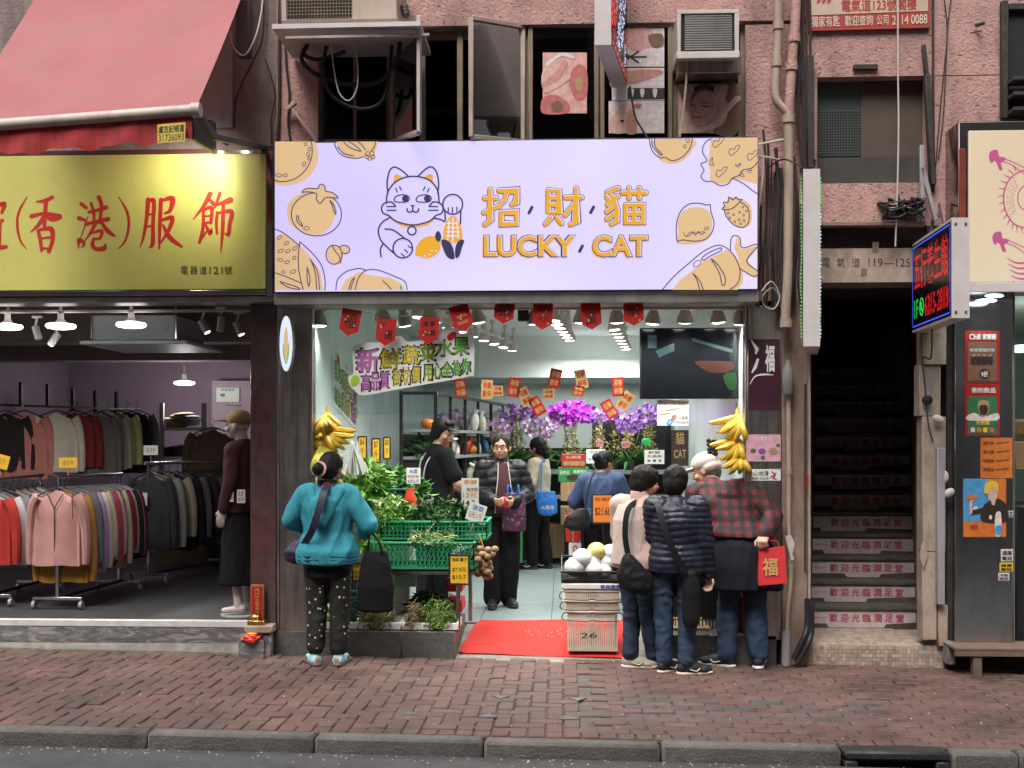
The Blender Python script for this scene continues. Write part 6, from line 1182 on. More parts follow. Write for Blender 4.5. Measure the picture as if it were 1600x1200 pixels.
for zi, z in enumerate((1.75, 1.48, 1.17, .85)):
    for k in range(11):
        u = (k+.5)/11; p = pA.lerp(pB, u)+(pL-pA)*rnd.uniform(.15,.4); nm, col = pal[(k*3+zi*4+rnd.randrange(3)) % len(pal)]
        if zi == 0 and k in (3,4,7,9): continue
        m = MB(); s_ = rnd.uniform(.06,.085)
        if 'bag' in nm or 'wrap' in nm or 'pack' in nm:
            q_ = Matrix.Rotation(rnd.uniform(-.6,.6),3,'Y') @ Matrix.Rotation(rnd.uniform(-.4,.4),3,'X'); m.ell((p.x,p.y,z+s_*1.15), (s_*.62,s_*.6,s_*1.4), q_, 10, 8); m.tube([Vector((p.x,p.y,z+s_*1.15))+q_@Vector((0,0,s_*1.2)), Vector((p.x,p.y,z+s_*1.15))+q_@Vector((0,0,s_*1.8))], [.02,.045], 7)
        else: m.ell((p.x,p.y,z+s_*.85), (s_*1.15,s_,s_*.85), None, 12, 8)
        m.thing('produce_pack' if 'wrap' in nm or 'pack' in nm or 'bag' in nm else 'vegetable', M('prod_'+nm.replace(' ','_'), col, .4, var=.25, vs=16), '%s on the %s shelf of the black rack' % (nm, ('top','second','third','lowest')[zi]), 'produce', '%ss on the %s rack shelf' % (nm, ('top','second','third','lowest')[zi]))
m = MB(); leaves(m, (pL.lerp(pA,.6).x, pL.y+.15, 1.5), .16, .12, .14, 160, .14, .04, .8); m.thing('leafy_bunch', MATS['leaf_dark'], 'dark leafy bunch in the end bay of the black rack above the staff cap', 'vegetables')
# orchid shelf at the back
YO = 5.6; t = thing('flower_shelf', 'long dark shelf unit with grey boards under the orchids at the back', 'shelf', P(930, 850, YO))
for zpx in (737, 776): m = MB(); a = P(796,zpx,YO-.35); b = P(1076,zpx,YO-.35); m.bb((a.x,YO-.35,a.z-.03),(b.x,YO+.2,a.z+.02), .004); m.part('board', MATS['shelf_grey'], t)
m = MB(); a = P(796,640,YO+.2); b = P(1076,640,YO+.2); m.bb((a.x,YO+.2,SF),(b.x,YO+.23,Z(700,930,YO+.2))); m.bb((P(925,640,YO+.2).x,YO+.17,SF),(b.x,YO+.198,Z(648,930,YO+.2))); m.part('back_panel', MATS['rack_black'], t)
for px in (797, 935, 1075): p = P(px,740,YO-.33); m = MB(); m.bar((p.x,p.y,SF),(p.x,p.y,p.z),.04,.04); m.part('post', MATS['rack_black'], t)
M('petal_magenta', (.42,.02,.50), .5, var=.2, island=.35); M('petal_pale', (.62,.40,.66), .5, var=.2, island=.3); M('petal_violet', (.26,.10,.40), .5, var=.25, island=.35); M('orchid_leaf', (.06,.2,.04), .45, var=.2, island=.4); M('moss_gold', (.42,.36,.14), .7, var=.3, island=.5); M('pot_white', (.6,.6,.58), .4); M('pot_dark', (.05,.03,.03), .4); M('price_pink', (.72,.3,.3), .6); M('tag_red', (.5,.03,.04), .6)
zo = P(930,735,YO-.1).z
def orchid(px, py, Y, rx, rz, n, mat, desc, pot):
    c = P(px, py, Y); t = thing('potted_orchid', desc, 'orchid', (c.x, Y, zo), 'potted orchids on the back shelf'); m = MB()
    for _ in range(int(n*1.9)):
        a = rnd.uniform(0,2*math.pi); r = math.sqrt(rnd.random()); p = c+Vector((rx*1.2*r*math.cos(a), rnd.uniform(-.12,.1), rz*r*math.sin(a))); rr = rnd.uniform(.022,.036); tw = rnd.uniform(0,1.2); f = (Vector((rnd.gauss(0,.4),-1,rnd.gauss(.1,.35)))).normalized(); u, v = frame(f)
        for k in range(5):
            b = tw+k*2*math.pi/5; d = u*math.cos(b)+v*math.sin(b); e = u*-math.sin(b)+v*math.cos(b); m.add([p, p+d*rr*.6+e*rr*.45-f*-.004, p+d*rr*1.05+f*.006, p+d*rr*.6-e*rr*.45-f*-.004], [[0,1,2,3]])
    m.part('blossoms', MATS[mat], t, smooth=False, kind='stuff'); m = MB()
    for k in range(4): x = rnd.uniform(-.06,.06); m.tube(cr([(c.x+x*.4,Y,zo+.12),(c.x+x,Y-.03,(zo+c.z)/2),(c.x+x*2.5,Y-.05,c.z+rz*.3)],5), .005, 5)
    m.part('stems', MATS['moss_gold'], t); m = MB(); leaves(m, (c.x,Y,zo+.13), .1, .08, .05, 26, .2, .075, .5); m.part('leaves', MATS['orchid_leaf'], t, kind='stuff')
    m = MB(); leaves(m, (c.x,Y-.04,zo+.2), .1, .06, max(.05,(c.z-rz-zo)*.8), 190, .06, .024, .6); m.part('filler', MATS['moss_gold'], t, kind='stuff')
    m = MB(); m.lathe((c.x,Y,zo), [(.055,0),(.07,.02),(.085,.13),(.08,.135)], 14); m.part('pot', MATS[pot], t)
    return t
orchid(722,652,YO-.5,.16,.10,34,'petal_pale','pale lilac orchid at the end beside the black rack','pot_dark'); orchid(808,645,YO-.2,.2,.10,46,'petal_violet','violet orchid between two pale pink ones','pot_dark'); orchid(845,668,YO-.3,.18,.14,56,'petal_pale','pale pink orchid beside the big magenta orchid','pot_white'); orchid(893,645,YO-.25,.24,.145,120,'petal_magenta','large vivid magenta orchid in the middle of the back shelf','moss_gold' if False else 'pot_white')
orchid(935,652,YO-.2,.15,.09,34,'petal_violet','dark purple orchid next to the magenta orchid','pot_dark'); orchid(962,650,YO-.1,.13,.09,30,'petal_violet','purple orchid with a red price tag in the middle','pot_dark'); orchid(983,668,YO-.25,.12,.08,24,'petal_violet','smaller purple orchid standing before the dark column','pot_dark'); orchid(1012,648,YO-.2,.18,.13,60,'petal_violet','deep violet bushy orchid under the dark screen','pot_dark'); orchid(778,668,YO-.35,.14,.1,30,'petal_pale','small white and lilac orchid above the padded jacket woman','pot_white')
for k, (px, py) in enumerate(((937,693),(978,695))): tagcard('small pink price tag on the %s orchid pot' % ('first dark' if k == 0 else 'second dark'), px-6, py-6, px+6, py+5, YO-.36, 'price_pink', [('$198',.12,.3,.88,.7,'tag_red')])
m = MB(); m.ell(P(1010,690,YO-.4), (.06,.02,.045), None, 16, 8); m.thing('green_sticker', EM('green_glow', (.02,.6,.12), .6), 'bright green round sticker on the shelf under the violet orchid', 'sticker')  # sticker is given an emission of its own, though it is no lamp
# hanging greeting cards
for k, (zx, zy, rot, mt) in enumerate(((85,695,-6,0),(270,705,2,1),(345,715,0,1),(460,690,8,0),(535,755,-25,1),(620,820,-30,0),(700,735,0,1),(742,628,12,0),(925,632,-12,1),(905,715,10,0),(1180,685,-2,0),(1230,785,35,1),(1120,842,-30,0))):
    px, py = 700+zx/4.444, 450+zy/4.444; Y = 3.2; kk = S(Y, px); o = P(px,py,Y); c_, s_ = math.cos(R(-rot)), math.sin(R(-rot)); w, h = (18, 30) if k not in (2,6,9) else (17,16)
    mp = lambda u, v, o=o, c_=c_, s_=s_, w=w, h=h, kk=kk: o+Vector(((u-.5)*w*kk*c_-(.5-v)*h*kk*s_, 0, (u-.5)*w*kk*s_+(.5-v)*h*kk*c_))
    t = thing('greeting_card', '%s hanging new year card %s' % (('red','gold')[mt], ('beside the sticker','with brown characters beside the rack','shaped like a small animal above the rack','over the black rack end','tilted over the violet orchid','tilted above the pale pink orchid','shaped like a small animal over the pale orchid','with a cream panel hanging highest','with a red panel hanging highest','small, below the highest gold card','between the strip light and the dark screen','tilted sharply beside the dark screen','tilted low over the purple orchid')[k]), 'card', mp(.5,1)); m = MB(); m.prism([mp(0,0),mp(1,0),mp(1,1),mp(0,1)], (0,.002,0)); m.part('paper', MATS[('flag_red','gold_paper')[mt]], t, smooth=False)
    ar = Art(mp, (0,-1,0)); fg = ('gold_paper','flag_red')[mt]
    ar.text('恭賀' if k % 2 else '迎春', .15, .12, .88, .45, fg, 0, .02); ar.text('新年' if k % 2 else '納福', .15, .55, .88, .88, fg, 0, .02); ar.build(t, 'lettering')
# back wall notices and boxes
def sheet(label, x0, y0, x1, y1, Y, mat, lines=(), pics=(), tilt=0):
    t, ar = poster(label, x0, y0, x1, y1, Y, mat, tilt, 'notice')
    for txt, a, b, c, d, mt in lines: ar.text(txt, a, b, c, d, mt, 0, .006)
    for x, y, r_, mt in pics: ar.circle(x, y, r_, mt, 1, 10)
    ar.build(t); return t
t, ar = poster('white card reader notice with a looped logo under the dark screen', 1027, 625, 1076, 665, .42, 'price_white', 0, 'notice'); ar.text('八達通', 66, 62, 97, 76, 'ink_black_gloss'); ar.text('Octopus', 52, 80, 99, 95, 'ink_black_gloss'); ar.stroke([(32,90),(38,78),(50,74),(60,64),(55,58),(48,64),(48,74),(46,88),(36,96),(32,90)], 5, 'blue_print', 1, smooth=4); ar.stroke([(50,72),(58,64),(56,58),(49,62)], 5, 'price_orange', 2, smooth=4); ar.text('多謝光臨本店', 6, 6, 92, 20, 'tan_print'); ar.stroke([(25,42),(70,32)], 4, 'tan_print', 0); ar.stroke([(8,58),(40,50)], 4, 'tan_print', 0); ar.build(t)
sheet('white notice sheet between the red box and the blue jacket woman', 916, 702, 946, 724, 3.2, 'price_white', [('無添加',20,10,80,30,'blue_print')], [(20,70,8,'blue_print'),(50,75,9,'purple_print'),(78,70,8,'green_print')]); sheet('white notice sheet above the pink fleece customer', 1007, 703, 1038, 725, 3.2, 'price_white', [('新鮮',20,8,80,28,'ink_black_gloss'),('無農藥',15,36,85,54,'purple_print')], [(22,76,8,'purple_print'),(50,76,9,'green_print'),(78,76,8,'moss_green')])
sheet('dark board with gold lettering under the card reader notice', 1049, 672, 1076, 728, 3.4, 'pot_dark', [('貓',25,6,75,40,'gold_paper'),('CAT',15,55,85,78,'gold_paper')])
def carton(label, x0, y0, x1, y1, Y, d, mat, lines=(), lid=True):
    t = thing('carton', label, 'box', P((x0+x1)/2, y1, Y+d/2)); rectmesh(x0, y0, x1, y1, Y, Y+d, .005).part('box', MATS[mat], t); ar = Art(onplane(Y), (0,-1,0)); W_, H_ = x1-x0, y1-y0
    for txt, a, b, c, e, mt in lines: ar.text(txt, x0+W_*a, y0+H_*b, x0+W_*c, y0+H_*e, mt, 0, .012)
    if not lines: ar.rect((x0+x1)/2-W_*.04, y0+.5, (x0+x1)/2+W_*.04, y1-.5, 'tan_print', 0)
    ar.build(t, 'print'); return t
M('box_red', (.45,.03,.02), .5, var=.1); M('box_green', (.02,.24,.06), .5, var=.1)
t = carton('red printed fruit box on top of the green fruit box', 877, 710, 915, 730, 3.6, .3, 'box_red', [('紅心番石榴',.2,.1,.8,.34,'cream_ink')]); ar = Art(onplane(3.6), (0,-1,0)); [ar.circle(885+k*8, 724, 5, 'tan_print', 1, 12, 4) for k in range(4)]; ar.build(t, 'print')
t = carton('green printed fruit box under the red fruit box', 872, 730.5, 920, 753, 3.6, .32, 'box_green', [('日中日',.06,.2,.36,.5,'white_ink'),('新鮮西瓜',.5,.15,.95,.42,'white_ink')]); ar = Art(onplane(3.6), (0,-1,0)); ar.circle(895,746,10,'pot_dark',1,14,5); ar.build(t, 'print')
carton('brown carton under the green fruit box', 876, 753.5, 900, 783, 3.6, .3, 'card_brown'); carton('tall plain carton standing on the floor beside the beige shirt woman', 851, 819, 882, 872, 5.4, .35, 'card_brown'); carton('small carton on the floor at the back', 876, 792, 898, 820, 5.0, .3, 'card_brown'); carton('white carton with a green mark beside the blue jacket woman', 889, 848, 908, 885, 2.0, .3, 'price_white', [('◎',.3,.1,.7,.4,'flag_red'),('∎',.4,.6,.9,.9,'box_green')]); carton('red carton on the white carton beside the blue jacket woman', 884, 824, 907, 847, 2.0, .3, 'box_red'); carton('low green and red carton far back behind the padded jacket woman', 800, 832, 816, 880, 4.6, .3, 'box_green')
m = MB(); leaves(m, P(893,815,2.1), .06, .08, .08, 60, .07, .04); m.thing('apple_heap', M('apple_mix', (.5,.12,.05), .4, var=.3, island=.5), 'small heap of fruit on the red carton', 'fruit')
# right-hand fruit stand
t = thing('fruit_stand', 'black crate stand of oranges and gift boxes behind the plaid shirt customer', 'stand', P(1100, 992, .4))
lat = lattice_crate('black lattice crate under the fruit stand behind the padded navy jacket', 1050, 885, 1135, 992, .25, .5, 'black_plastic', 16, 9); lattice_crate('black crate holding oranges beside the padded navy jacket', 1075, 845, 1120, 884, .3, .4, 'black_plastic', 8, 4)
a = P(1040,992,.2); m = MB(); m.bb((a.x,.18,zr+.001),(P(1110,992,.2).x,.7,zr+.022), .003); m.part('plank', M('plank', (.36,.24,.12), .8, var=.2), t); m = MB(); m.bb((P(1022,870,.75).x,.75,zr),(P(1160,870,.75).x,.78,Z(830,1090,.75))); m.part('back_panel', MATS['rack_black'], t)
m = MB(); m.bb((P(1142,940,.1).x,.1,zr),(P(1146,940,.1).x,.6,Z(850,1145,.1))); m.part('side_post', MATS['rack_black'], t)
M('orange_skin', (.82,.24,.02), .4, var=.1, bump=.3, bs=200)
for k, (px, py) in enumerate(((1093,822),(1102,832),(1094,842),(1103,846),(1090,832),(1098,814),(1088,843))): m = MB(); m.ell(P(px,py,.34+.05*(k % 2)), .036, None, 14, 10); m.thing('orange', MATS['orange_skin'], 'orange piled in the gap between the padded jacket and the plaid shirt', 'orange', 'oranges on the fruit stand')
t = thing('wicker_basket', 'brown wicker basket between the padded jacket and the plaid shirt', 'basket', P(1096,818,.4)); c = P(1096,804,.4); M('wicker', (.17,.08,.04), .8, var=.3, vs=30)
for k in range(7): m = MB(); m.tube([(c.x+.075*(1+.03*k)*math.cos(a_), c.y+.075*math.sin(a_), c.z-.07+k*.02) for a_ in [2*math.pi*i/18 for i in range(19)]], .011, 6); m.part('weave', MATS['wicker'], t)
m = MB(); m.tube([(c.x+.09*math.cos(a_), c.y, c.z+.06+.1*math.sin(a_)) for a_ in [math.pi*i/12 for i in range(13)]], .008, 6); m.part('handle', MATS['wicker'], t)
for k, (x0,y0,x1,y1,rot) in enumerate(((1078,776,1104,788,20),(1100,764,1114,780,-20))): tagcard('red and gold gift packet %s' % ('above the wicker basket' if k == 0 else 'just under the white cap'), x0, y0, x1, y1, .5, 'box_red', [('福',.35,.1,.65,.9,'gold_paper')], rot=rot, name='gift_packet')
m = rectmesh(1150, 935, 1165, 992, .12, .4, .006); m.thing('red_carton', MATS['box_red'], 'red carton glimpsed between the plaid customer legs', 'box'); m = rectmesh(1196, 935, 1213, 1000, .05, .2, .004); m.thing('red_carton', MATS['flag_red'], 'tall red panel standing at the foot of the glossy pillar', 'box')
m = MB(); leaves(m, P(1098,868,.3), .06,.05,.06,50,.05,.03); m.thing('green_packet', M('packet_green', (.03,.3,.08), .4, var=.2, island=.3), 'bright green packets under the oranges', 'packets')
# posters on the glossy pillar
sheet('pink vegetable poster on the glossy steel pillar', 1166, 679, 1220, 721, -.004, 'pink_print', [('新鮮直送',30,6,72,22,'white_ink')], [(20,60,8,'green_print'),(45,62,11,'purple_print'),(48,85,7,'leaf_mid'),(78,62,13,'tan_print'),(92,40,6,'green_print')]); t = sheet('grey slippery floor notice under the pink poster', 1167, 733, 1220, 751, -.004, 'price_white', [('小心地滑',6,14,64,60,'ink_black_gloss'),('SLIPPERY FLOOR',6,72,64,92,'ink_black_gloss')], [])
ar = Art(onplane(-.004), (0,-1,0)); ar.stroke([(1206,737),(1211,742),(1208,747),(1213,749)], 1.8, 'red_ink', 1); ar.stroke([(1212,739),(1209,743),(1203,746)], 1.6, 'red_ink', 1); ar.build(t)
ar = Art(onplane(-.001), (0,-1,0)); 
# reflected white sign characters, painted as a thin dark sheet on the glossy pillar
tp = thing('pillar_reflection', 'painted-on pale brush characters in a dark red decal on the glossy pillar', 'reflection', P(1192, 625, -.006)); q = rectmesh(1169, 530, 1219, 640, -.006, -.0005); q.part('sheet', M('reflection_dark', (.06,.02,.035), .2, var=.3), tp, smooth=False)
ar = Art(onplane(-.006), (0,-1,0)); ar.stroke([(1174,532,2),(1183,546,5),(1181,552,3)], 3, 'white_ink', 0); ar.stroke([(1184,562,4),(1180,574,5),(1175,582,2)], 3, 'white_ink', 0); ar.text('福', 1196, 540, 1210, 580, 'white_ink', 0, .03); ar.stroke([(1172,600,1),(1180,588,2),(1195,585,3),(1208,586,1)], 2, 'white_ink', 0, smooth=4); ar.build(tp, 'print')
# plinth-side oval light
t = thing('oval_sign', 'oval glowing sign with a corn motif on the steel pillar', 'sign', P(447, 582, -.25)); M_ = lit_panel('oval_white', srgb(214,225,250), srgb(232,240,255), .95, 6); c = P(447, 537, -.25); rx, rz = 10.5*S(-.25), 44*S(-.25)
m = MB(); ringv = lambda k, y: [c+Vector((rx*k*math.cos(a_), y, rz*(1-(1-k)*.25)*math.sin(a_))) for a_ in [2*math.pi*i/28 for i in range(28)]]
m.loft([ringv(1.05,.06), ringv(1.05,.0)]); m.part('rim', MATS['alu'], t); m = MB(); m.loft([ringv(.98,-.001), ringv(.9,-.004)]); m.part('face', MATS['oval_white'], t)
m = MB(); m.bar(c+Vector((0,.06,0)), c+Vector((0,.25,0)), .03, .03); m.part('arm', MATS['alu'], t)
ar = Art(onplane(-.255), (0,-1,0)); EM('corn_green', srgb(150,190,120), .8); ar.blob([(447,510),(450,525),(450,555),(447,562),(444,555),(444,525)], 'sign_tan', 0, 4); ar.blob([(443,535),(447,566),(451,535),(452,552),(447,570),(442,552)], 'corn_green', 1, 3); ar.build(t, 'print')
# ============================================================ people
import numpy as np
def blob(prims, voxel=.009, iters=4, factor=.5):
    m = MB()
    for p in prims:
        k = p[0]
        if k == 'cap':
            a, b = Vector(p[1]), Vector(p[2]); m.tube([a, a.lerp(b,.5), b], [p[3], (p[3]+p[4])/2, p[4]], 14); m.ell(a, p[3], None, 14, 10); m.ell(b, p[4], None, 14, 10)
        elif k == 'ell': m.ell(p[1], p[2], p[3] if len(p) > 3 else None, 18, 12)
        elif k == 'box': m.box(p[1], p[2], p[3], p[4] if len(p) > 4 else None)
        elif k == 'loft':
            rings = []
            for (c, rx, ry) in p[1]: rings.append([Vector(c)+Vector((rx*math.cos(t), ry*math.sin(t), (p[2] if len(p) > 2 else 0)*math.sin(t)*ry)) for t in [2*math.pi*i/24 for i in range(24)]])
            m.loft(rings)
    me = m.mesh('temp', []); o = bpy.data.objects.new('temp', me); C.objects.link(o)
    r = o.modifiers.new('r', 'REMESH'); r.mode = 'VOXEL'; r.voxel_size = voxel
    if iters: q = o.modifiers.new('s', 'SMOOTH'); q.factor = factor; q.iterations = iters
    dg = bpy.context.evaluated_depsgraph_get(); e = bpy.data.meshes.new_from_object(o.evaluated_get(dg))
    n = len(e.vertices); co = np.empty(n*3, np.float32); e.vertices.foreach_get('co', co); no = np.empty(n*3, np.float32); e.vertex_normals.foreach_get('vector', no)
    fs = [list(f.vertices) for f in e.polygons]; bpy.data.objects.remove(o); bpy.data.meshes.remove(me); bpy.data.meshes.remove(e)
    return co.reshape(-1,3), no.reshape(-1,3), fs
class Fig:
    def __init__(s, name, label, cat, base, rz, H):
        s.t = thing(name, label, cat, base); s.b = Vector(base); s.R = Matrix.Rotation(rz, 3, 'Z'); s.k = H/1.6; s.rnd = random.Random(label)
    def w(s, p): return s.b+s.R @ (Vector(p)*s.k)
    def part(s, name, prims, mat, parent=None, voxel=.009, iters=4, wr=0.0, wf=(9,9,5), quilt=None, label=None, gather=None):
        co, no, fs = blob(prims, voxel, iters); off = Vector((s.rnd.uniform(0,50), s.rnd.uniform(0,50), 0)); vs = []
        for c, n in zip(co, no):
            p = Vector(c); d = 0.0
            if wr:
                q = Vector((p.x*wf[0], p.y*wf[1], p.z*wf[2]))+off; v = noise.noise(q+Vector((noise.noise(q*.7),0,noise.noise(q*.6+off)))*.8); d += wr*((1-abs(v)*2.2)*.8+noise.noise(q*2.3)*.45)
            if quilt:
                f = (p.z+.02*noise.noise(p*6+off))/quilt[0]; d += quilt[1]*(abs(math.sin(math.pi*f))**.55-.6)+quilt[1]*.35*noise.noise(Vector((p.x*34,p.y*34,f*2)))
            vs.append(s.w(p+Vector(n)*d))
        m = MB(); m.v = vs; m.f = fs; m.m = [0]*len(fs); o = m.part(name, MATS[mat], parent or s.t, True, 80, label=label); return o
    def mesh(s, name, fn, mat, parent=None, **kw):
        m = MB(); fn(m); m.v = [s.w(p) for p in m.v]; return m.part(name, MATS[mat], parent or s.t, **kw)
def default_pose(**kw):
    J = dict(pelvis=(0,0,.88), waist=(0,0,1.0), chest=(0,0,1.17), neck=(0,-.01,1.33), head=(0,.025,1.475), hf=(0,1,0),
             shL=(-.165,0,1.28), elL=(-.205,-.03,1.03), wrL=(-.2,.03,.81), shR=(.165,0,1.28), elR=(.205,-.03,1.03), wrR=(.2,.03,.81),
             hipL=(-.085,0,.84), knL=(-.09,.015,.455), anL=(-.09,-.015,.085), hipR=(.085,0,.84), knR=(.09,.015,.455), anR=(.09,-.015,.085), toeL=(-.15,1,0), toeR=(.15,1,0), curlL=.5, curlR=.5, palmL=(1,0,0), palmR=(-1,0,0))
    J.update(kw); return {k: (Vector(v) if isinstance(v, tuple) else v) for k, v in J.items()}
def ortho(f, up=Vector((0,0,1))):
    f = f.normalized(); r = f.cross(up).normalized(); return r, f, r.cross(f)
def hand_prims(wr, el, palm, curl):
    d = (wr-el).normalized(); n = (palm-d*palm.dot(d)).normalized(); sd = d.cross(n); P_ = []
    rot = Matrix((sd, n, d)).transposed(); P_.append(('ell', wr+d*.05, (.038,.016,.052), rot))
    for k, (o, l) in enumerate(((-.029,.9),(-.010,1.05),(.010,1.0),(.029,.8))):
        p = wr+d*.088+sd*o; a = curl*(1+.08*k); d1 = d*math.cos(a)+n*math.sin(a); d2 = d*math.cos(a*2)+n*math.sin(a*2); q = p+d1*.042*l; P_ += [('cap', p, q, .0092, .0086), ('cap', q, q+d2*.036*l, .0086, .007)]
    tb_ = wr+d*.03-sd*.03; t1 = tb_+(d*.7-sd*.6+n*.5).normalized()*.045; P_ += [('cap', wr+d*.015-sd*.015, tb_, .014, .013), ('cap', tb_, t1, .0115, .0105), ('cap', t1, t1+(d*.9+n*.4+sd*.1).normalized()*.03, .0105, .008)]
    return P_
def head_prims(J, nose=1.0):
    r, f, u = ortho(J['hf'], Vector((0,0,1))); h = J['head']; rot = Matrix((r, f, u)).transposed()
    return [('ell', h+u*.022-f*.004, (.075,.094,.094), rot), ('ell', h-u*.04+f*.022, (.061,.068,.066), rot), ('ell', h-u*.083+f*.05, (.03,.028,.022), rot), ('cap', h+f*.086+u*.006, h+f*.108-u*.028, .0085, .013), ('ell', h+f*.098-u*.03, (.018,.012,.009), rot),
            ('ell', h+f*.088-u*.055, (.021,.012,.013), rot), ('ell', h+r*.078-f*.008-u*.01, (.009,.02,.03), rot), ('ell', h-r*.078-f*.008-u*.01, (.009,.02,.03), rot), ('ell', h+f*.075+u*.028, (.05,.02,.014), rot), ('ell', h+r*.042+f*.064-u*.03, (.026,.024,.024), rot), ('ell', h-r*.042+f*.064-u*.03, (.026,.024,.024), rot), ('cap', h-u*.06-f*.02, J['neck'], .05, .055)]
def body(fg, J, skin='skin'):
    pr = head_prims(J)+[('loft', [(J['pelvis']-Vector((0,0,.06)),.13,.09),(J['pelvis']+Vector((0,0,.04)),.14,.095),(J['waist'],.115,.08),(J['chest'],.13,.09),(J['neck']-Vector((0,0,.05)),.10,.06),(J['neck']+Vector((0,0,.03)),.045,.045)]), ('cap', J['shL'], J['shR'], .045, .045)]
    for s_ in 'LR':
        pr += [('cap', J['sh'+s_], J['el'+s_], .043, .036), ('cap', J['el'+s_], J['wr'+s_], .036, .026), ('cap', J['hip'+s_], J['kn'+s_], .075, .05), ('cap', J['kn'+s_], J['an'+s_], .048, .034)]
        t = J['toe'+s_].normalized(); pr += [('cap', J['an'+s_]-t*.03-Vector((0,0,.035)), J['an'+s_]+t*.11-Vector((0,0,.05)), .034, .024)]
        pr += hand_prims(J['wr'+s_], J['el'+s_], J['palm'+s_], J['curl'+s_])
    b = fg.part('body', pr, skin, voxel=.0075, iters=2)
    r, f, u = ortho(J['hf']); h = J['head']; rot = Matrix((r, f, u)).transposed()
    for sx in (-1, 1):
        fg.mesh('eye', lambda m: m.ell(h+r*.032*sx+f*.082+u*.008, (.014,.007,.006), rot, 10, 6), 'eye_white', b); fg.mesh('iris', lambda m: m.ell(h+r*.032*sx+f*.0865+u*.008, (.006,.004,.0056), rot, 8, 6), 'hair_black', b)
        fg.mesh('eyebrow', lambda m: m.ell(h+r*.033*sx+f*.087+u*.03, (.018,.006,.003), rot, 10, 6), 'hair_black', b)
    fg.mesh('mouth', lambda m: m.ell(h+f*.097-u*.056, (.021,.006,.0065), rot, 12, 6), 'lip', b)
    return b
def hair(fg, J, mat, style='short', bun=None, vol=1.0):
    r, f, u = ortho(J['hf']); h = J['head']; rot = Matrix((r, f, u)).transposed(); v = vol
    pr = [('ell', h+u*.036-f*.018, (.086*v,.098*v,.092*v), rot), ('ell', h-f*.05-u*.01, (.078*v,.066*v,.085*v), rot)]
    if style == 'short': pr += [('ell', h-f*.045-u*.055, (.066*v,.05,.06), rot), ('ell', h+r*.066-f*.02+u*.0, (.022,.05,.06), rot), ('ell', h-r*.066-f*.02+u*.0, (.022,.05,.06), rot), ('ell', h+f*.05+u*.085, (.06,.04,.03), rot)]
    if style == 'bun': pr += [('ell', h-f*.08+u*.0, (.06,.05,.07), rot), ('ell', h-f*.145+u*.0+ (r*bun[0]+u*bun[1] if bun else Vector()), (.042,.045,.045), rot)]
    if style == 'bob': pr += [('ell', h-f*.04-u*.06, (.084,.07,.075), rot), ('ell', h+r*.07-u*.05-f*.005, (.026,.05,.08), rot), ('ell', h-r*.07-u*.05-f*.005, (.026,.05,.08), rot)]
    if style == 'tied': pr += [('ell', h-f*.1-u*.03, (.05,.05,.07), rot), ('ell', h-f*.12-u*.08, (.045,.045,.06), rot)]
    return fg.part('hair', pr, mat, voxel=.007, iters=2, wr=.006, wf=(26,26,9))
def top_prims(J, hem, g=1.0, ar=(.066,.056,.046), collar=.07, hemr=(.175,.125), sleeve=1.0, back=0.0):
    hp, w, c, n = J['pelvis'], J['waist'], J['chest'], J['neck']; lo = w.lerp(hp, (w.z-hem)/(w.z-hp.z)) if hem < w.z else w
    pr = [('loft', [(lo,hemr[0]*g,hemr[1]*g),(lo.lerp(w,.4),hemr[0]*g*1.01,hemr[1]*g*1.02),(w,.158*g,.115*g),(w.lerp(c,.5),.165*g,.12*g),(c,.172*g,.125*g),(c.lerp(n,.55),.165*g,.105*g),(c.lerp(n,.82),.13*g,.085*g),(n+Vector((0,0,.0)),.075,.07),(n+Vector((0,0,collar-.03)),.066,.066)])]
    pr += [('cap', c, n-Vector((0,0,.02)), .115*g, .075), ('cap', J['shL'].lerp(n,.2), J['shR'].lerp(n,.2), .062, .062)]
    for s_ in 'LR':
        sh, el, wr = J['sh'+s_], J['el'+s_], J['wr'+s_]; end = el.lerp(wr, .97) if sleeve >= 1 else None
        pr += [('cap', sh.lerp(n,.35)+Vector((0,0,-.015)), sh, .07*g, ar[0]*1.02)]
        if sleeve >= 1: pr += [('cap', sh, el, ar[0], ar[1]), ('cap', el, end, ar[1], ar[2])]
        else: pr += [('cap', sh, sh.lerp(el, sleeve), ar[0], ar[1])]
    return pr
def trouser_prims(J, r=(.098,.075,.062), hem=1.0, top=None):
    tp = top or J['pelvis']+Vector((0,0,.08)); pr = [('loft', [(J['pelvis']-Vector((0,0,.1)),.15,.11),(J['pelvis'],.158,.118),(tp,.14,.105)])]
    for s_ in 'LR':
        h, k, a = J['hip'+s_], J['kn'+s_], J['an'+s_]; e = k.lerp(a, hem); pr += [('cap', h-Vector((0,0,.02)), k, r[0], r[1]), ('cap', k, e, r[1], r[2])]
    return pr
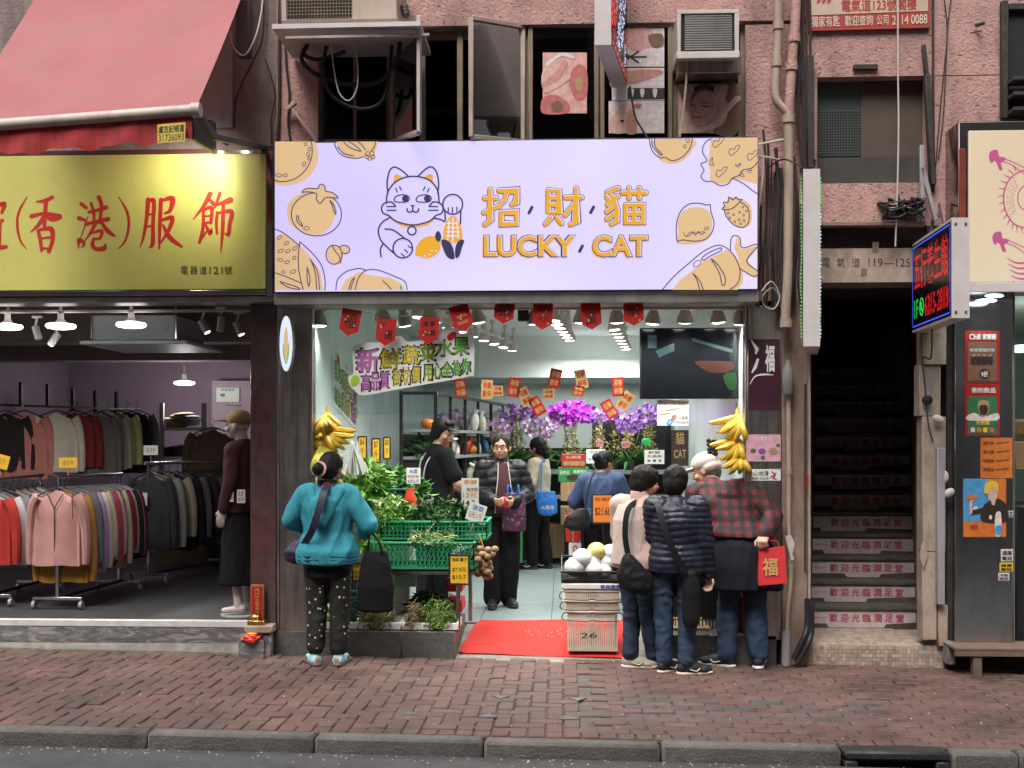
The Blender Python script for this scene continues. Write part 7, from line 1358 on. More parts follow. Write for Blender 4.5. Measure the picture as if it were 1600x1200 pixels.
def shoe(fg, J, s_, mat, sole, h=.06, accent=None, ln=1.0, strap=False):
    a = J['an'+s_]; t = J['toe'+s_].normalized(); rt = t.cross(Vector((0,0,1))); rot = Matrix((rt, t, Vector((0,0,1)))).transposed(); g = Vector((a.x, a.y, a.z-.085))
    pr = [('ell', g+t*.14*ln+Vector((0,0,.036)), (.047,.078,.036), rot), ('ell', g+t*.05+Vector((0,0,.046)), (.045,.11,.046), rot), ('ell', g-t*.025+Vector((0,0,.052)), (.037,.045,.052), rot), ('cap', g-t*.01+Vector((0,0,.06)), g+t*.02+Vector((0,0,.095)), .04, .037)]
    if strap: pr = [('ell', g+t*.10+Vector((0,0,.045)), (.047,.03,.025), rot), ('ell', g-t*.03+Vector((0,0,.055)), (.042,.016,.02), rot)]
    o = fg.part('shoe', pr, mat, voxel=.006, iters=3)
    sp = [('box', g+t*.065+Vector((0,0,.014)), (.082,.22*ln,.03), .01, rot), ('ell', g+t*.178*ln+Vector((0,0,.018)), (.044,.045,.02), rot), ('ell', g-t*.045+Vector((0,0,.016)), (.036,.03,.018), rot)]
    fg.part('sole', sp, sole, o, voxel=.006, iters=2)
    if accent: fg.mesh('stripe', lambda m: [m.tube(cr([g+rt*.045*q+t*.02+Vector((0,0,.05)), g+rt*.047*q+t*.07+Vector((0,0,.035)), g+rt*.043*q+t*.10+Vector((0,0,.055))],4), .005, 6) for q in (-1,1)], accent, o)
    return o
def ribbon(m, pts, w, th=.006, nrm=(0,-1,0)):
    pts = [Vector(p) for p in cr(pts, 5)]; vs = []; n = Vector(nrm).normalized()
    for i, p in enumerate(pts):
        d = (pts[min(i+1,len(pts)-1)]-pts[max(i-1,0)]).normalized(); sd = d.cross(n).normalized()*w/2; vs += [p-sd, p+sd, p+sd-n*th, p-sd-n*th]
    k = len(pts); m.add(vs, [[4*i+j, 4*i+(j+1)%4, 4*i+4+(j+1)%4, 4*i+4+j] for i in range(k-1) for j in range(4)]+[[0,1,2,3],[4*k-4,4*k-3,4*k-2,4*k-1]])
M('skin', (.50,.29,.20), .5, var=.1, vs=10); M('skin_tan', (.36,.19,.12), .5, var=.1, vs=10); M('eye_white', (.6,.58,.55), .3, var=0); M('lip', (.32,.09,.08), .5, var=.05); M('hair_black', (.008,.006,.006), .6, var=.3, vs=40, spec=.2); M('hair_dark', (.013,.009,.008), .6, var=.35, vs=30, spec=.2)
M('teal_cloth', (.025,.25,.32), .8, var=.12, vs=8, bump=.25, bs=120); M('teal_dark', (.008,.05,.07), .8); M('wine_collar', (.15,.015,.035), .8); M('maroon', (.055,.008,.015), .8); M('black_cloth', (.010,.010,.011), .85, var=.2, bump=.2, bs=90, spec=.15); M('black_nylon', (.009,.009,.010), .6, var=.2, spec=.25); M('sock_blue', (.36,.60,.66), .85, var=.1); M('sandal', (.02,.025,.035), .6); M('sole_brown', (.12,.08,.06), .7); M('navy_bag', (.016,.014,.04), .6, var=.2); M('pink_band', (.6,.3,.33), .7)
M('padded_black', (.008,.009,.012), .5, var=.2, spec=.3); M('zip_white', (.6,.6,.58), .5); M('beige_knit', (.42,.37,.28), .9, var=.12, bump=.3, bs=120); M('blue_tote', (.02,.16,.52), .5, var=.15); M('steel_blue', (.032,.06,.135), .85, var=.15, bump=.2); M('fleece_pink', (.52,.36,.31), .95, var=.08, vs=30, bump=.5, bs=180); M('fleece_cream', (.55,.44,.39), .95, var=.1, vs=40, bump=.8, bs=140); M('denim', (.014,.028,.06), .85, var=.25, vs=7, bump=.2, bs=200); M('denim_mid', (.022,.045,.085), .85, var=.25, vs=7, bump=.2, bs=200); M('navy_padded', (.011,.014,.03), .45, var=.2, spec=.4); M('shoe_grey', (.36,.32,.27), .7, var=.12); M('sole_white', (.62,.58,.52), .6, var=.08); M('sole_cream', (.66,.54,.40), .6, var=.08); M('lime', (.4,.62,.2), .5); M('shoe_navy', (.015,.018,.035), .6); M('shoe_black', (.012,.012,.013), .55); M('cap_cream', (.55,.46,.40), .85, var=.1, bump=.2, bs=150); M('hair_grey', (.14,.13,.12), .8, var=.2, vs=40); M('apron_navy', (.012,.015,.022), .8, var=.2, spec=.2); M('gift_red', (.62,.03,.035), .6, var=.08); M('gift_gold', (.62,.38,.14), .5); M('glove_blue', (.03,.08,.5), .4)
checker_mat('plaid', [(.105,.006,.009), (.03,.004,.006), (.007,.004,.005)], 13.5)
def floral_mat(name, base, dots, scale, thr):
    m = M(name, base, .7, var=.2); N = m.node_tree.nodes; L = m.node_tree.links; b = N['Principled BSDF']; src = b.inputs['Base Color'].links[0].from_socket
    tc = N.new('ShaderNodeTexCoord'); vo = N.new('ShaderNodeTexVoronoi'); vo.inputs['Scale'].default_value = scale; L.new(tc.outputs['Object'], vo.inputs['Vector']); lt = N.new('ShaderNodeMath'); lt.operation = 'LESS_THAN'; lt.inputs[1].default_value = thr; L.new(vo.outputs['Distance'], lt.inputs[0])
    mx = N.new('ShaderNodeMix'); mx.data_type = 'RGBA'; L.new(lt.outputs[0], mx.inputs[0]); L.new(src, mx.inputs[6]); mx.inputs[7].default_value = (*dots, 1)
    if name == 'floral': 
        rp = N.new('ShaderNodeValToRGB'); e = rp.color_ramp.elements; e[0].color = (.25,.03,.05,1); e[1].color = (.2,.2,.24,1); q = e.new(.5); q.color = (.12,.03,.12,1); sp = N.new('ShaderNodeSeparateColor'); L.new(vo.outputs['Color'], sp.inputs[0]); L.new(sp.outputs[0], rp.inputs[0]); L.new(rp.outputs[0], mx.inputs[7])
    L.new(mx.outputs[2], b.inputs['Base Color']); return m
floral_mat('spotted', (.010,.011,.009), (.6,.58,.5), 22, .17); floral_mat('floral', (.045,.015,.04), (.2,.05,.1), 26, .38)
def bagmesh(name, label, pts_rings, mat, strap=None, strap_mat=None, wr=.004, extra=None):
    """soft bag from world-space lofted rings: (centre, rx, ry)"""
    c0 = Vector(pts_rings[0][0]); t = thing(name, label, 'bag', c0); co, no, fs = blob([('loft', [(Vector(c)-c0, rx, ry) for c, rx, ry in pts_rings])], .008, 3)
    m = MB(); off = rnd.uniform(0,30); m.v = [c0+Vector(c)+Vector(n)*wr*(1-2*abs(noise.noise(Vector(c)*16+Vector((off,0,0))))) for c, n in zip(co, no)]; m.f = fs; m.m = [0]*len(fs); m.part('bag_body', MATS[mat], t, True, 80)
    for s_ in (strap or []): m = MB(); m.tube(cr(s_, 6), .009, 6); m.part('strap', MATS[strap_mat or mat], t)
    return t
def Hof(py_top, base): d = (base-CAM).dot(FW); return (HOR-py_top)*d/F+CAM.z-base.z

# ---- 1 woman in the teal hooded jacket
base = G(512, 1040, gz(-1.4)); H = Hof(706, base)
J = default_pose(head=(.02,.035,1.47), hf=(.25,1,-.25), elL=(-.29,.02,1.09), wrL=(-.14,.2,1.0), elR=(.31,.0,1.05), wrR=(.22,.2,.98), curlL=.9, curlR=.9, knL=(-.085,.02,.45), toeL=(-.65,1,0), toeR=(.1,1,0), anL=(-.09,-.02,.085), anR=(.085,.0,.085))
fg = Fig('person', 'woman in a teal hooded jacket and spotted trousers standing at the vegetable stand', 'person', base, R(-3), H); W1 = fg.w; body(fg, J, 'skin_tan'); hair(fg, J, 'hair_black', 'bun', (-.03,-.03))
h = J['head']; r_, f_, u_ = ortho(J['hf']); fg.mesh('hair_band', lambda m: m.tube([h-f_*.128-r_*.03-u_*.03+r_*.05*math.cos(t)+u_*.05*math.sin(t) for t in [2*math.pi*i/14 for i in range(15)]], .012, 7), 'pink_band')
fg.part('shirt', top_prims(J, .665, .99, (.05,.045,.04), .09, (.172,.125)), 'black_cloth', wr=.004); fg.part('shirt_collar', [('loft', [(J['neck']-Vector((0,.0,.05)),.10,.08),(J['neck']+Vector((0,0,.055)),.066,.066)])], 'wine_collar', iters=2)
jk = fg.part('jacket', top_prims(J, .77, 1.13, (.073,.068,.05), .02, (.205,.155)), 'teal_cloth', wr=.014, wf=(8,8,4.5)); 
fg.part('hood', [('ell', (0,-.135,1.19), (.095,.045,.105)), ('cap', (-.115,-.06,1.31), (-.01,-.17,1.08), .04, .036), ('cap', (.115,-.06,1.31), (.01,-.17,1.08), .04, .036), ('cap', (-.115,-.06,1.31), (-.07,.03,1.33), .03, .026), ('cap', (.115,-.06,1.31), (.07,.03,1.33), .03, .026)], 'teal_cloth', jk, wr=.006)
for dz in (.0, .028): fg.mesh('hem_stripe', lambda m: m.tube([(.233*math.cos(t), .18*math.sin(t), .802+dz+.006*math.sin(3*t)) for t in [2*math.pi*i/36 for i in range(37)]], .006, 6), 'teal_dark', jk)
fg.part('trousers', trouser_prims(J, (.1,.078,.066), .84), 'spotted', wr=.007, wf=(10,10,9))
for s_ in 'LR':
    a = J['an'+s_]; t = J['toe'+s_].normalized(); g = a-Vector((0,0,.085)); fg.part('sock', [('cap', a+Vector((0,0,.0)), a-Vector((0,0,.03)), .04, .044), ('cap', g+Vector((0,0,.046))-t*.02, g+t*.13+Vector((0,0,.04)), .043, .037)], 'sock_blue', voxel=.007); shoe(fg, J, s_, 'sandal', 'sole_brown', strap=True)
cb = P(462, 862, base.y+.02); bagmesh('shoulder_bag', 'dark navy shoulder bag hanging at the teal jacket hip', [(cb+Vector((0,0,-.085)),.03,.03),(cb+Vector((0,0,-.06)),.075,.06),(cb,.085,.075),(cb+Vector((.02,0,.06)),.06,.05),(cb+Vector((.04,0,.1)),.02,.02)], 'navy_bag', wr=.003)
yb = base.y-.215*H/1.6*1.02
t = thing('bag_strap', 'wide navy strap running from the neck of the teal hooded jacket to the navy bag', 'strap', cb); m = MB(); ribbon(m, [P(513,757,base.y-.06), P(506,768,base.y-.19), P(497,800,base.y-.235), P(487,830,base.y-.215), P(474,852,base.y-.09)], .05, .006); m.part('webbing', MATS['navy_bag'], t)
ct = P(587, 905, base.y-.04); bagmesh('tote_bag', 'large black tote bag hanging from the arm of the teal jacket woman', [(ct+Vector((0,0,-.235)),.10,.03),(ct+Vector((0,0,-.22)),.125,.06),(ct+Vector((0,0,-.05)),.13,.075),(ct+Vector((0,0,.12)),.105,.05),(ct+Vector((0,0,.2)),.08,.022)], 'black_cloth', [[ct+Vector((-.06,0,.19)),ct+Vector((-.05,0,.3)),W1(J['wrR'])+Vector((-.02,0,.05)),W1(J['wrR'])+Vector((.03,0,.03)),ct+Vector((.02,-.02,.28)),ct+Vector((.05,-.02,.18))]], wr=.0025)

# ---- 2 shop worker
base = Vector((P(690,690,2.0).x-.03, 2.0, SF)); H = Hof(652, base)
J = default_pose(hf=(1,.55,-.25), head=(.01,.04,1.47), elR=(.22,.08,1.04), wrR=(.16,.3,.93), elL=(-.2,.08,1.03), wrL=(-.05,.3,.95), palmR=(0,0,-1), palmL=(0,0,-1))
fg = Fig('person', 'shop worker in a black T-shirt and cap working behind the crates of greens', 'person', base, R(-62), H); W2 = fg.w; body(fg, J, 'skin'); hair(fg, J, 'hair_black', 'short'); fg.part('t_shirt', top_prims(J, .8, 1.03, (.07,.075,.06), .03, sleeve=.7), 'black_cloth', wr=.006); fg.part('trousers', trouser_prims(J), 'black_cloth', wr=.005)
r_, f_, u_ = ortho(J['hf']); h = J['head']; rot = Matrix((r_, f_, u_)).transposed(); fg.part('cap', [('ell', h+u_*.05-f_*.012, (.088,.102,.075), rot), ('ell', h+u_*.045+f_*.11, (.065,.06,.008), rot)], 'black_nylon', voxel=.007, iters=2)
fg.mesh('apron_strap', lambda m: (ribbon(m, [(-.09,-.05,1.33),(-.08,-.135,1.22),(-.12,-.13,1.02),(-.16,-.06,.95)], .018, .006, (0,-1,0)), ribbon(m, [(.07,-.05,1.33),(.05,-.135,1.2),(-.02,-.14,1.02),(-.1,-.12,.93)], .018, .006, (0,-1,0))), 'zip_white')
for s_ in 'LR': shoe(fg, J, s_, 'shoe_black', 'shoe_black'); fg.part('glove', [(k[0], *k[1:]) for k in hand_prims(J['wr'+s_], J['el'+s_], J['palm'+s_], .5)]+[('cap', J['wr'+s_]-(J['wr'+s_]-J['el'+s_])*.15, J['wr'+s_], .032, .03)], 'glove_blue', voxel=.007, iters=1)

# ---- 3 woman in the black padded jacket
base = G(783, 948, SF); H = Hof(678, base)
J = default_pose(hf=(.38,1,-.06), head=(.0,.03,1.475), elR=(.22,-.0,1.05), wrR=(.11,.23,1.0), elL=(-.25,.0,1.04), wrL=(-.08,.24,.985), palmR=(-1,0,.3), palmL=(1,0,.3), curlL=1.0, curlR=.8, anR=(.085,.02,.085), anL=(-.075,-.05,.085))
fg = Fig('person', 'woman with glasses in a black padded jacket standing inside the doorway', 'person', base, R(192), H); W3 = fg.w; b = body(fg, J, 'skin'); hair(fg, J, 'hair_dark', 'bun', (0,.0)); fg.part('sweater', top_prims(J, .84, .98, (.05,.045,.04), .1), 'maroon', wr=.003); fg.part('trousers', trouser_prims(J, (.1,.085,.08)), 'black_cloth', wr=.005)
pr = top_prims(J, .845, 1.13, (.082,.076,.058), .06, (.19,.14)); jk = fg.part('padded_jacket', pr, 'padded_black', wr=.006, quilt=(.075,.009))
fg.mesh('zip', lambda m: (m.tube(cr([(.045,.11,1.34),(.055,.165,1.2),(.075,.182,1.05),(.085,.18,.88)],5), .0035, 6), m.tube(cr([(-.045,.11,1.34),(-.055,.165,1.2),(-.07,.182,1.05),(-.075,.18,.88)],5), .0035, 6)), 'zip_white', jk); fg.mesh('sweater_front', lambda m: m.add([(.04,.12,1.33),(-.04,.12,1.33),(-.05,.17,1.2),(-.065,.187,1.05),(-.07,.183,.87),(.08,.183,.87),(.07,.187,1.05),(.05,.17,1.2)], [[0,1,2,7],[7,2,3,6],[6,3,4,5]]), 'maroon', jk)
r_, f_, u_ = ortho(J['hf']); h = J['head']
def specs(m):
    for sx in (-1,1): m.tube([h+r_*(.034*sx+.025*math.cos(t))+f_*.098+u_*(.006+.019*math.sin(t)) for t in [2*math.pi*i/16 for i in range(17)]], .0022, 5); m.tube([h+r_*.058*sx+f_*.096+u_*.012, h+r_*.082*sx+u_*.01], .002, 5)
    m.tube([h+r_*.01+f_*.1+u_*.01, h-r_*.01+f_*.1+u_*.01], .0022, 5)
fg.mesh('glasses', specs, 'hair_black', b)
for s_ in 'LR': shoe(fg, J, s_, 'shoe_black', 'shoe_black')
cb = W3((J['wrL'].x-.03, J['wrL'].y-.04, 0)); cb.z = P(803,800,cb.y).z; cb.x = P(803,800,cb.y).x; hw_ = W3(J['wrL'].lerp(J['elL'],.25))
bagmesh('fabric_bag', 'purple floral fabric bag with blue handles on the padded jacket arm', [(cb+Vector((0,0,-.17)),.10,.04),(cb+Vector((0,0,-.15)),.108,.05),(cb+Vector((0,0,0)),.108,.05),(cb+Vector((0,0,.17)),.1,.025)], 'floral', [[cb+Vector((-.055,-.01,.15)),cb+Vector((-.05,-.01,.24)),hw_+Vector((-.03,0,.05)),hw_+Vector((.01,.0,.055)),cb+Vector((.04,-.02,.24)),cb+Vector((.05,-.02,.15))]], 'blue_tote', .003)
cp = W3((J['wrL']+J['wrR'])/2+Vector((0,.05,.0))); m = MB(); m.ell(cp+Vector((0,-.02,-.01)), (.045,.02,.052), None, 14, 10); m.thing('purse', M('purse_red', (.3,.02,.02), .5, var=.15), 'small red purse held by the woman in the padded jacket', 'purse')

# ---- 4 woman in the beige top at the back
base = G(842, 889, SF); H = Hof(684, base)
J = default_pose(hf=(.15,1,-.05), elR=(.25,.02,1.06), wrR=(.14,.2,.98), elL=(-.25,.0,1.06), wrL=(-.1,.22,1.02), knL=(-.09,.06,.45), anL=(-.08,.05,.085), knR=(.09,-.02,.45), anR=(.08,-.08,.085))
fg = Fig('person', 'woman in a beige top and black trousers browsing at the back of the shop', 'person', base, R(70), H); W4 = fg.w; body(fg, J, 'skin_tan'); hair(fg, J, 'hair_black', 'tied', vol=1.08); tpz = fg.part('top', top_prims(J, .86, 1.12, (.075,.066,.05), .03), 'beige_knit', wr=.007); fg.part('trousers', trouser_prims(J, (.1,.08,.07), .95), 'black_cloth', wr=.006)
for s_ in 'LR': shoe(fg, J, s_, 'shoe_black', 'shoe_black', accent='zip_white')
cb = P(854, 784, base.y-.22); bagmesh('tote_bag', 'bright blue tote bag hanging from the shoulder of the woman in beige', [(cb+Vector((0,0,-.16)),.06,.04),(cb+Vector((.01,0,-.13)),.115,.06),(cb+Vector((0,0,0)),.12,.06),(cb+Vector((-.01,0,.12)),.105,.04)], 'blue_tote', [[cb+Vector((-.07,0,.1)),cb+Vector((-.06,0,.3)),cb+Vector((-.05,.05,.46)),cb+Vector((-.03,.08,.46))]], None, .005)
ar = Art(onplane(base.y-.285), (0,-1,0)); ar.text('大福堂', 845, 790, 866, 796, 'white_ink'); ar.build(bpy.data.objects[[o.name for o in C.objects if o.get('label','').startswith('bright blue tote')][0]], 'print')

# ---- 5 woman in the blue jacket
base = Vector((P(940,740,2.1).x, 2.1, SF)); H = 1.5*Hof(703, base)/1.5
J = default_pose(hf=(.55,1,-.35), head=(.02,.06,1.46), elL=(-.29,.02,1.06), wrL=(-.2,.2,.96), elR=(.25,.06,1.05), wrR=(.2,.3,1.0))
fg = Fig('person', 'woman in a blue jacket with her hair tied back choosing fruit by the orange card', 'person', base, R(-14), H); body(fg, J, 'skin_tan'); hair(fg, J, 'hair_black', 'bun', (-.0,.02)); fg.part('jacket', top_prims(J, .86, 1.16, (.085,.08,.058), .03, (.19,.14)), 'steel_blue', wr=.010, wf=(7,7,5)); fg.part('trousers', trouser_prims(J, (.105,.09,.08)), 'black_cloth', wr=.004)
for s_ in 'LR': shoe(fg, J, s_, 'shoe_black', 'shoe_black')
cb = P(900, 812, 1.85); bagmesh('shoulder_bag', 'black shoulder bag slung behind the blue jacket', [(cb+Vector((0,0,-.1)),.05,.04),(cb+Vector((0,0,-.06)),.12,.07),(cb+Vector((.02,0,.03)),.11,.06),(cb+Vector((.06,0,.1)),.04,.03)], 'black_nylon', [[cb+Vector((.08,0,.08)),P(918,770,1.88),P(925,745,1.92),P(929,739,2.0)]], None, .004)

# ---- 6 woman in the pink fleece
base = G(996, 1044, gz(1.0)); H = Hof(727, base)
J = default_pose(hf=(.75,1,-.18), head=(.035,.06,1.465), neck=(.01,.015,1.325), chest=(0,.01,1.17), elR=(.20,.02,1.04), wrR=(.14,.22,1.06), elL=(-.2,.06,1.04), wrL=(-.1,.26,1.0), knL=(-.07,.03,.45), anL=(-.05,-.03,.085), anR=(.09,.1,.085), toeL=(.9,.6,0), toeR=(.9,.8,0))
fg = Fig('person', 'woman in a pale pink fleece jacket and jeans beside the stacked baskets', 'person', base, R(-38), H); body(fg, J, 'skin'); hair(fg, J, 'hair_dark', 'short', vol=1.12); fg.part('fleece_jacket', top_prims(J, .80, 1.16, (.086,.082,.058), .1, (.19,.145)), 'fleece_pink', wr=.008, wf=(8,8,4)); fg.part('jeans', trouser_prims(J, (.094,.07,.06), .93), 'denim', wr=.010, wf=(9,9,10))
fg.part('back_yoke', [('loft', [((-.02,-.055,.82),.17,.13),((-.02,-.055,1.0),.16,.115),((-.02,-.05,1.17),.16,.115),((-.01,-.03,1.29),.14,.09)])], 'fleece_cream', wr=.004)
for s_ in 'LR': shoe(fg, J, s_, 'shoe_grey', 'sole_white', accent='lime')
cb = P(991, 898, base.y-.23); bagmesh('sling_bag', 'black slouchy sling bag across the pink fleece back', [(cb+Vector((.03,0,-.135)),.05,.03),(cb+Vector((.02,0,-.09)),.12,.055),(cb+Vector((0,0,0)),.125,.055),(cb+Vector((-.03,0,.09)),.06,.04),(cb+Vector((-.05,0,.15)),.02,.02)], 'black_nylon', None, None, .005)
t = thing('bag_strap', 'black strap over the pink fleece shoulder carrying the sling bag', 'strap', cb); m = MB(); ribbon(m, [P(981,865,base.y-.235), P(977,840,base.y-.235), P(978,812,base.y-.225), P(983,794,base.y-.19), P(992,786,base.y-.11), P(999,784,base.y+.0)], .04, .006); m.part('webbing', MATS['black_nylon'], t)

# ---- 7 woman in the navy padded jacket
base = G(1056, 1052, gz(1.3)); H = Hof(727, base)
J = default_pose(hf=(.25,1,-.22), head=(.0,.05,1.465), neck=(0,.005,1.325), elL=(-.2,.04,1.04), wrL=(-.12,.22,1.0), shR=(.17,.0,1.28), elR=(.215,.0,1.0), wrR=(.245,.03,.77), curlR=.7, palmR=(-.6,-.8,0), knL=(-.095,.02,.45), anL=(-.085,-.0,.085), anR=(.075,-.05,.085), toeL=(.6,.8,0), toeR=(.9,.35,0))
fg = Fig('person', 'woman in a navy padded jacket with a diagonal strap standing at the fruit stand', 'person', base, R(-8), H); W7 = fg.w; body(fg, J, 'skin'); hair(fg, J, 'hair_dark', 'short', vol=1.1); fg.part('padded_jacket', top_prims(J, .785, 1.17, (.085,.076,.058), .06, (.19,.14)), 'navy_padded', wr=.005, quilt=(.048,.009)); fg.part('jeans', trouser_prims(J, (.095,.072,.06), .93), 'denim_mid', wr=.011, wf=(9,9,11))
for s_ in 'LR': shoe(fg, J, s_, 'shoe_black', 'sole_cream', accent='zip_white')
t = thing('bag_strap', 'black strap running diagonally across the navy padded jacket', 'strap', P(1030,800,base.y)); m = MB(); ribbon(m, [P(1026,784,base.y-.08), P(1030,795,base.y-.16), P(1040,832,base.y-.212), P(1056,868,base.y-.21), P(1072,895,base.y-.20)], .045, .006); m.part('webbing', MATS['black_nylon'], t)
cb = P(1080, 935, base.y-.15); bagmesh('shoulder_bag', 'narrow black bag hanging at the hip of the navy padded jacket', [(cb+Vector((0,0,-.2)),.04,.03),(cb+Vector((0,0,-.15)),.06,.045),(cb+Vector((0,0,.08)),.06,.045),(cb+Vector((-.01,0,.19)),.045,.03)], 'black_nylon', None, None, .003)

# ---- 8 man in the plaid shirt
base = G(1160, 1043, gz(1.75)); H = 1.66
J = default_pose(pelvis=(0,-.03,.90), waist=(-.03,.03,1.02), chest=(-.09,.13,1.17), neck=(-.17,.25,1.28), head=(-.21,.34,1.375), hf=(-1,.55,-.38), shL=(-.30,.2,1.21), shR=(.06,.16,1.25), elL=(-.33,.24,.95), wrL=(-.27,.30,.73), elR=(.21,-.02,1.06), wrR=(.12,-.22,.95), curlR=1.2, curlL=.6, palmR=(0,0,-1), knL=(-.09,.03,.46), knR=(.09,.0,.46), anL=(-.115,.0,.085), anR=(.105,-.03,.085), toeL=(-.9,.6,0), toeR=(.25,1,0), hipL=(-.085,-.02,.86), hipR=(.085,-.02,.86))
fg = Fig('person', 'man in a red plaid shirt and cream cap bending over the fruit stand', 'person', base, R(0), H); W8 = fg.w; body(fg, J, 'skin'); hair(fg, J, 'hair_grey', 'plain', vol=.9); fg.part('plaid_shirt', top_prims(J, .92, 1.14, (.076,.07,.054), .05, (.19,.14)), 'plaid', wr=.010, wf=(7,7,5)); fg.part('jeans', trouser_prims(J, (.094,.075,.068), .95), 'denim_mid', wr=.010, wf=(9,9,9))
fg.part('tied_jacket', [('loft', [((.02,-.06,.56),.25,.13),((.01,-.055,.72),.225,.14),((0,-.03,.86),.20,.145),((-.01,.0,.95),.175,.13),((-.02,.01,.98),.12,.08)])], 'apron_navy', wr=.013, wf=(8,8,3))
r_, f_, u_ = ortho(J['hf']); h = J['head']; rot = Matrix((r_, f_, u_)).transposed(); cpo = fg.part('cap', [('ell', h+u_*.058-f_*.012, (.094,.11,.08), rot), ('ell', h+u_*.012-f_*.045, (.094,.08,.062), rot)], 'cap_cream', voxel=.007, iters=2); fg.part('brim', [('ell', h+u_*.04+f_*.13, (.078,.085,.015), rot)], 'cap_cream', cpo, voxel=.006, iters=1)
for s_ in 'LR': shoe(fg, J, s_, 'shoe_navy', 'sole_white', accent='zip_white')
hp = W8(J['wrR'])+Vector((-.0,-.03,-.07)); cbg = Vector((P(1206,884,hp.y).x, hp.y, P(1206,884,hp.y).z)); t = thing('gift_bag', 'red gift bag with a gold fortune character held behind the plaid shirt', 'bag', cbg-Vector((0,0,.13)))
k_ = S(cbg.y, 1206); hw_, hh_ = 20.5*k_, 28*k_; m = MB(); rings = []
for v in (-1,-.6,0,.6,1): rings.append([cbg+Vector((hw_*(1-.05*v)*x+.004*math.sin(v*5), .035*(1-.45*(v+1)/2)*y, hh_*v+.01*x)) for x, y in ((-1,-1),(0,-1.15),(1,-1),(1.03,0),(1,1),(0,1.15),(-1,1),(-1.03,0))])
m.loft(rings); m.part('bag_body', MATS['gift_red'], t, True, 30); ar = Art(lambda u, v: cbg+Vector((hw_*u, -.0415+.008*(-v+1)/2, -hh_*v)), (0,-1,0)); ar.text('福', -.75, -.45, .35, .5, 'gift_gold', 1, .02); ar.build(t, 'print')
for dx in (-.05,.05): m = MB(); m.tube(cr([cbg+Vector((dx,-.02,hh_-.005)), cbg+Vector((dx*.6,-.01,hh_+.05)), hp+Vector((dx*.2,0,.03))],4), .003, 5); m.part('handle', MATS['gift_red'], t)
# ============================================================ clothes shop
M('chrome', (.5,.5,.5), .2, 1, var=.1); M('hanger_black', (.012,.012,.013), .4); EM('saucer_glow', (1,.97,.95), 6); M('spot_grey', (.42,.42,.40), .5, var=.05)
def garment_mesh(w=.44, h=.6, sl=.56, th=.035, neck=.07, seed=0, open_=False):
    r_ = random.Random(seed); m = MB(); rings = []; n = 20
    for i in range(13):
        v = i/12; z = -.035-v*h if i else -.02
        rx = (w/2*.50 if i == 0 else w/2*(.86+.14*min(1,v*3))*(1+.05*v)) ; ry = th*(.55+.6*min(1,v*4))
        rings.append([Vector((rx*math.cos(t), ry*math.sin(t)*(1+.35*math.sin(5*t+seed+v*2))+.012*math.sin(9*t+seed)*v, z+(-.05*abs(math.cos(t)) if i == 0 else (-.025*abs(math.cos(t))**2 if i == 1 else .006*math.sin(4*t+seed)*v)))) for t in [2*math.pi*k/n for k in range(n)]])
    m.loft(rings)
    for sx in (-1,1):
        p0 = Vector((sx*w*.40,0,-.075)); pts = [p0, p0+Vector((sx*.045,.0,-.08)), p0+Vector((sx*.075,-.006*seed%.02,-sl*.45)), p0+Vector((sx*.085,.01,-sl*.8)), p0+Vector((sx*.082,.012,-sl))]; m.tube(cr(pts,3), [.055-.022*k/12 for k in range(13)], 9)
    return m
gm_ = [garment_mesh(.44,.6,.55,.035,seed=1), garment_mesh(.46,.66,.58,.04,seed=2), garment_mesh(.40,.58,.20,.03,seed=3), garment_mesh(.45,.56,.52,.035,seed=4)]
gproto = [g.mesh('fabric', M('cloth_tmp', (.3,.3,.3), .9)) for g in gm_]
hm = MB(); hm.tube(cr([(-.2,0,-.075),(-.1,0,-.03),(0,0,.0),(.1,0,-.03),(.2,0,-.075)],4), .007, 6); hm.bar((-.2,0,-.075),(.2,0,-.075),.007); hm.tube(cr([(0,0,0),(0,0,.04),(.02,0,.055),(.018,0,.08),(0,0,.088),(-.015,0,.078)],4), .003, 5); hanger_me = hm.mesh('hanger', MATS['hanger_black'])
def garment(name, label, p, rz, kind, col, scale=(1,1,1), group=None, hoodie=False):
    t = bpy.data.objects.new(name, None); t.empty_display_size = .1; C.objects.link(t); t.location = p; t.rotation_euler.z = rz; t.scale = scale; ORG[t.name] = Vector(); tag(t, label, name.replace('_',' '), group)
    me = gproto[kind].copy(); me.materials.clear(); me.materials.append(M('cloth_%02x%02x%02x' % tuple(int(c*255) for c in col), col, .92, var=.14, vs=9, bump=.25, bs=110)); f = bpy.data.objects.new('fabric', me); C.objects.link(f); f.parent = t; ORG[f.name] = Vector()
    hg = bpy.data.objects.new('hanger', hanger_me); C.objects.link(hg); hg.parent = t; return t
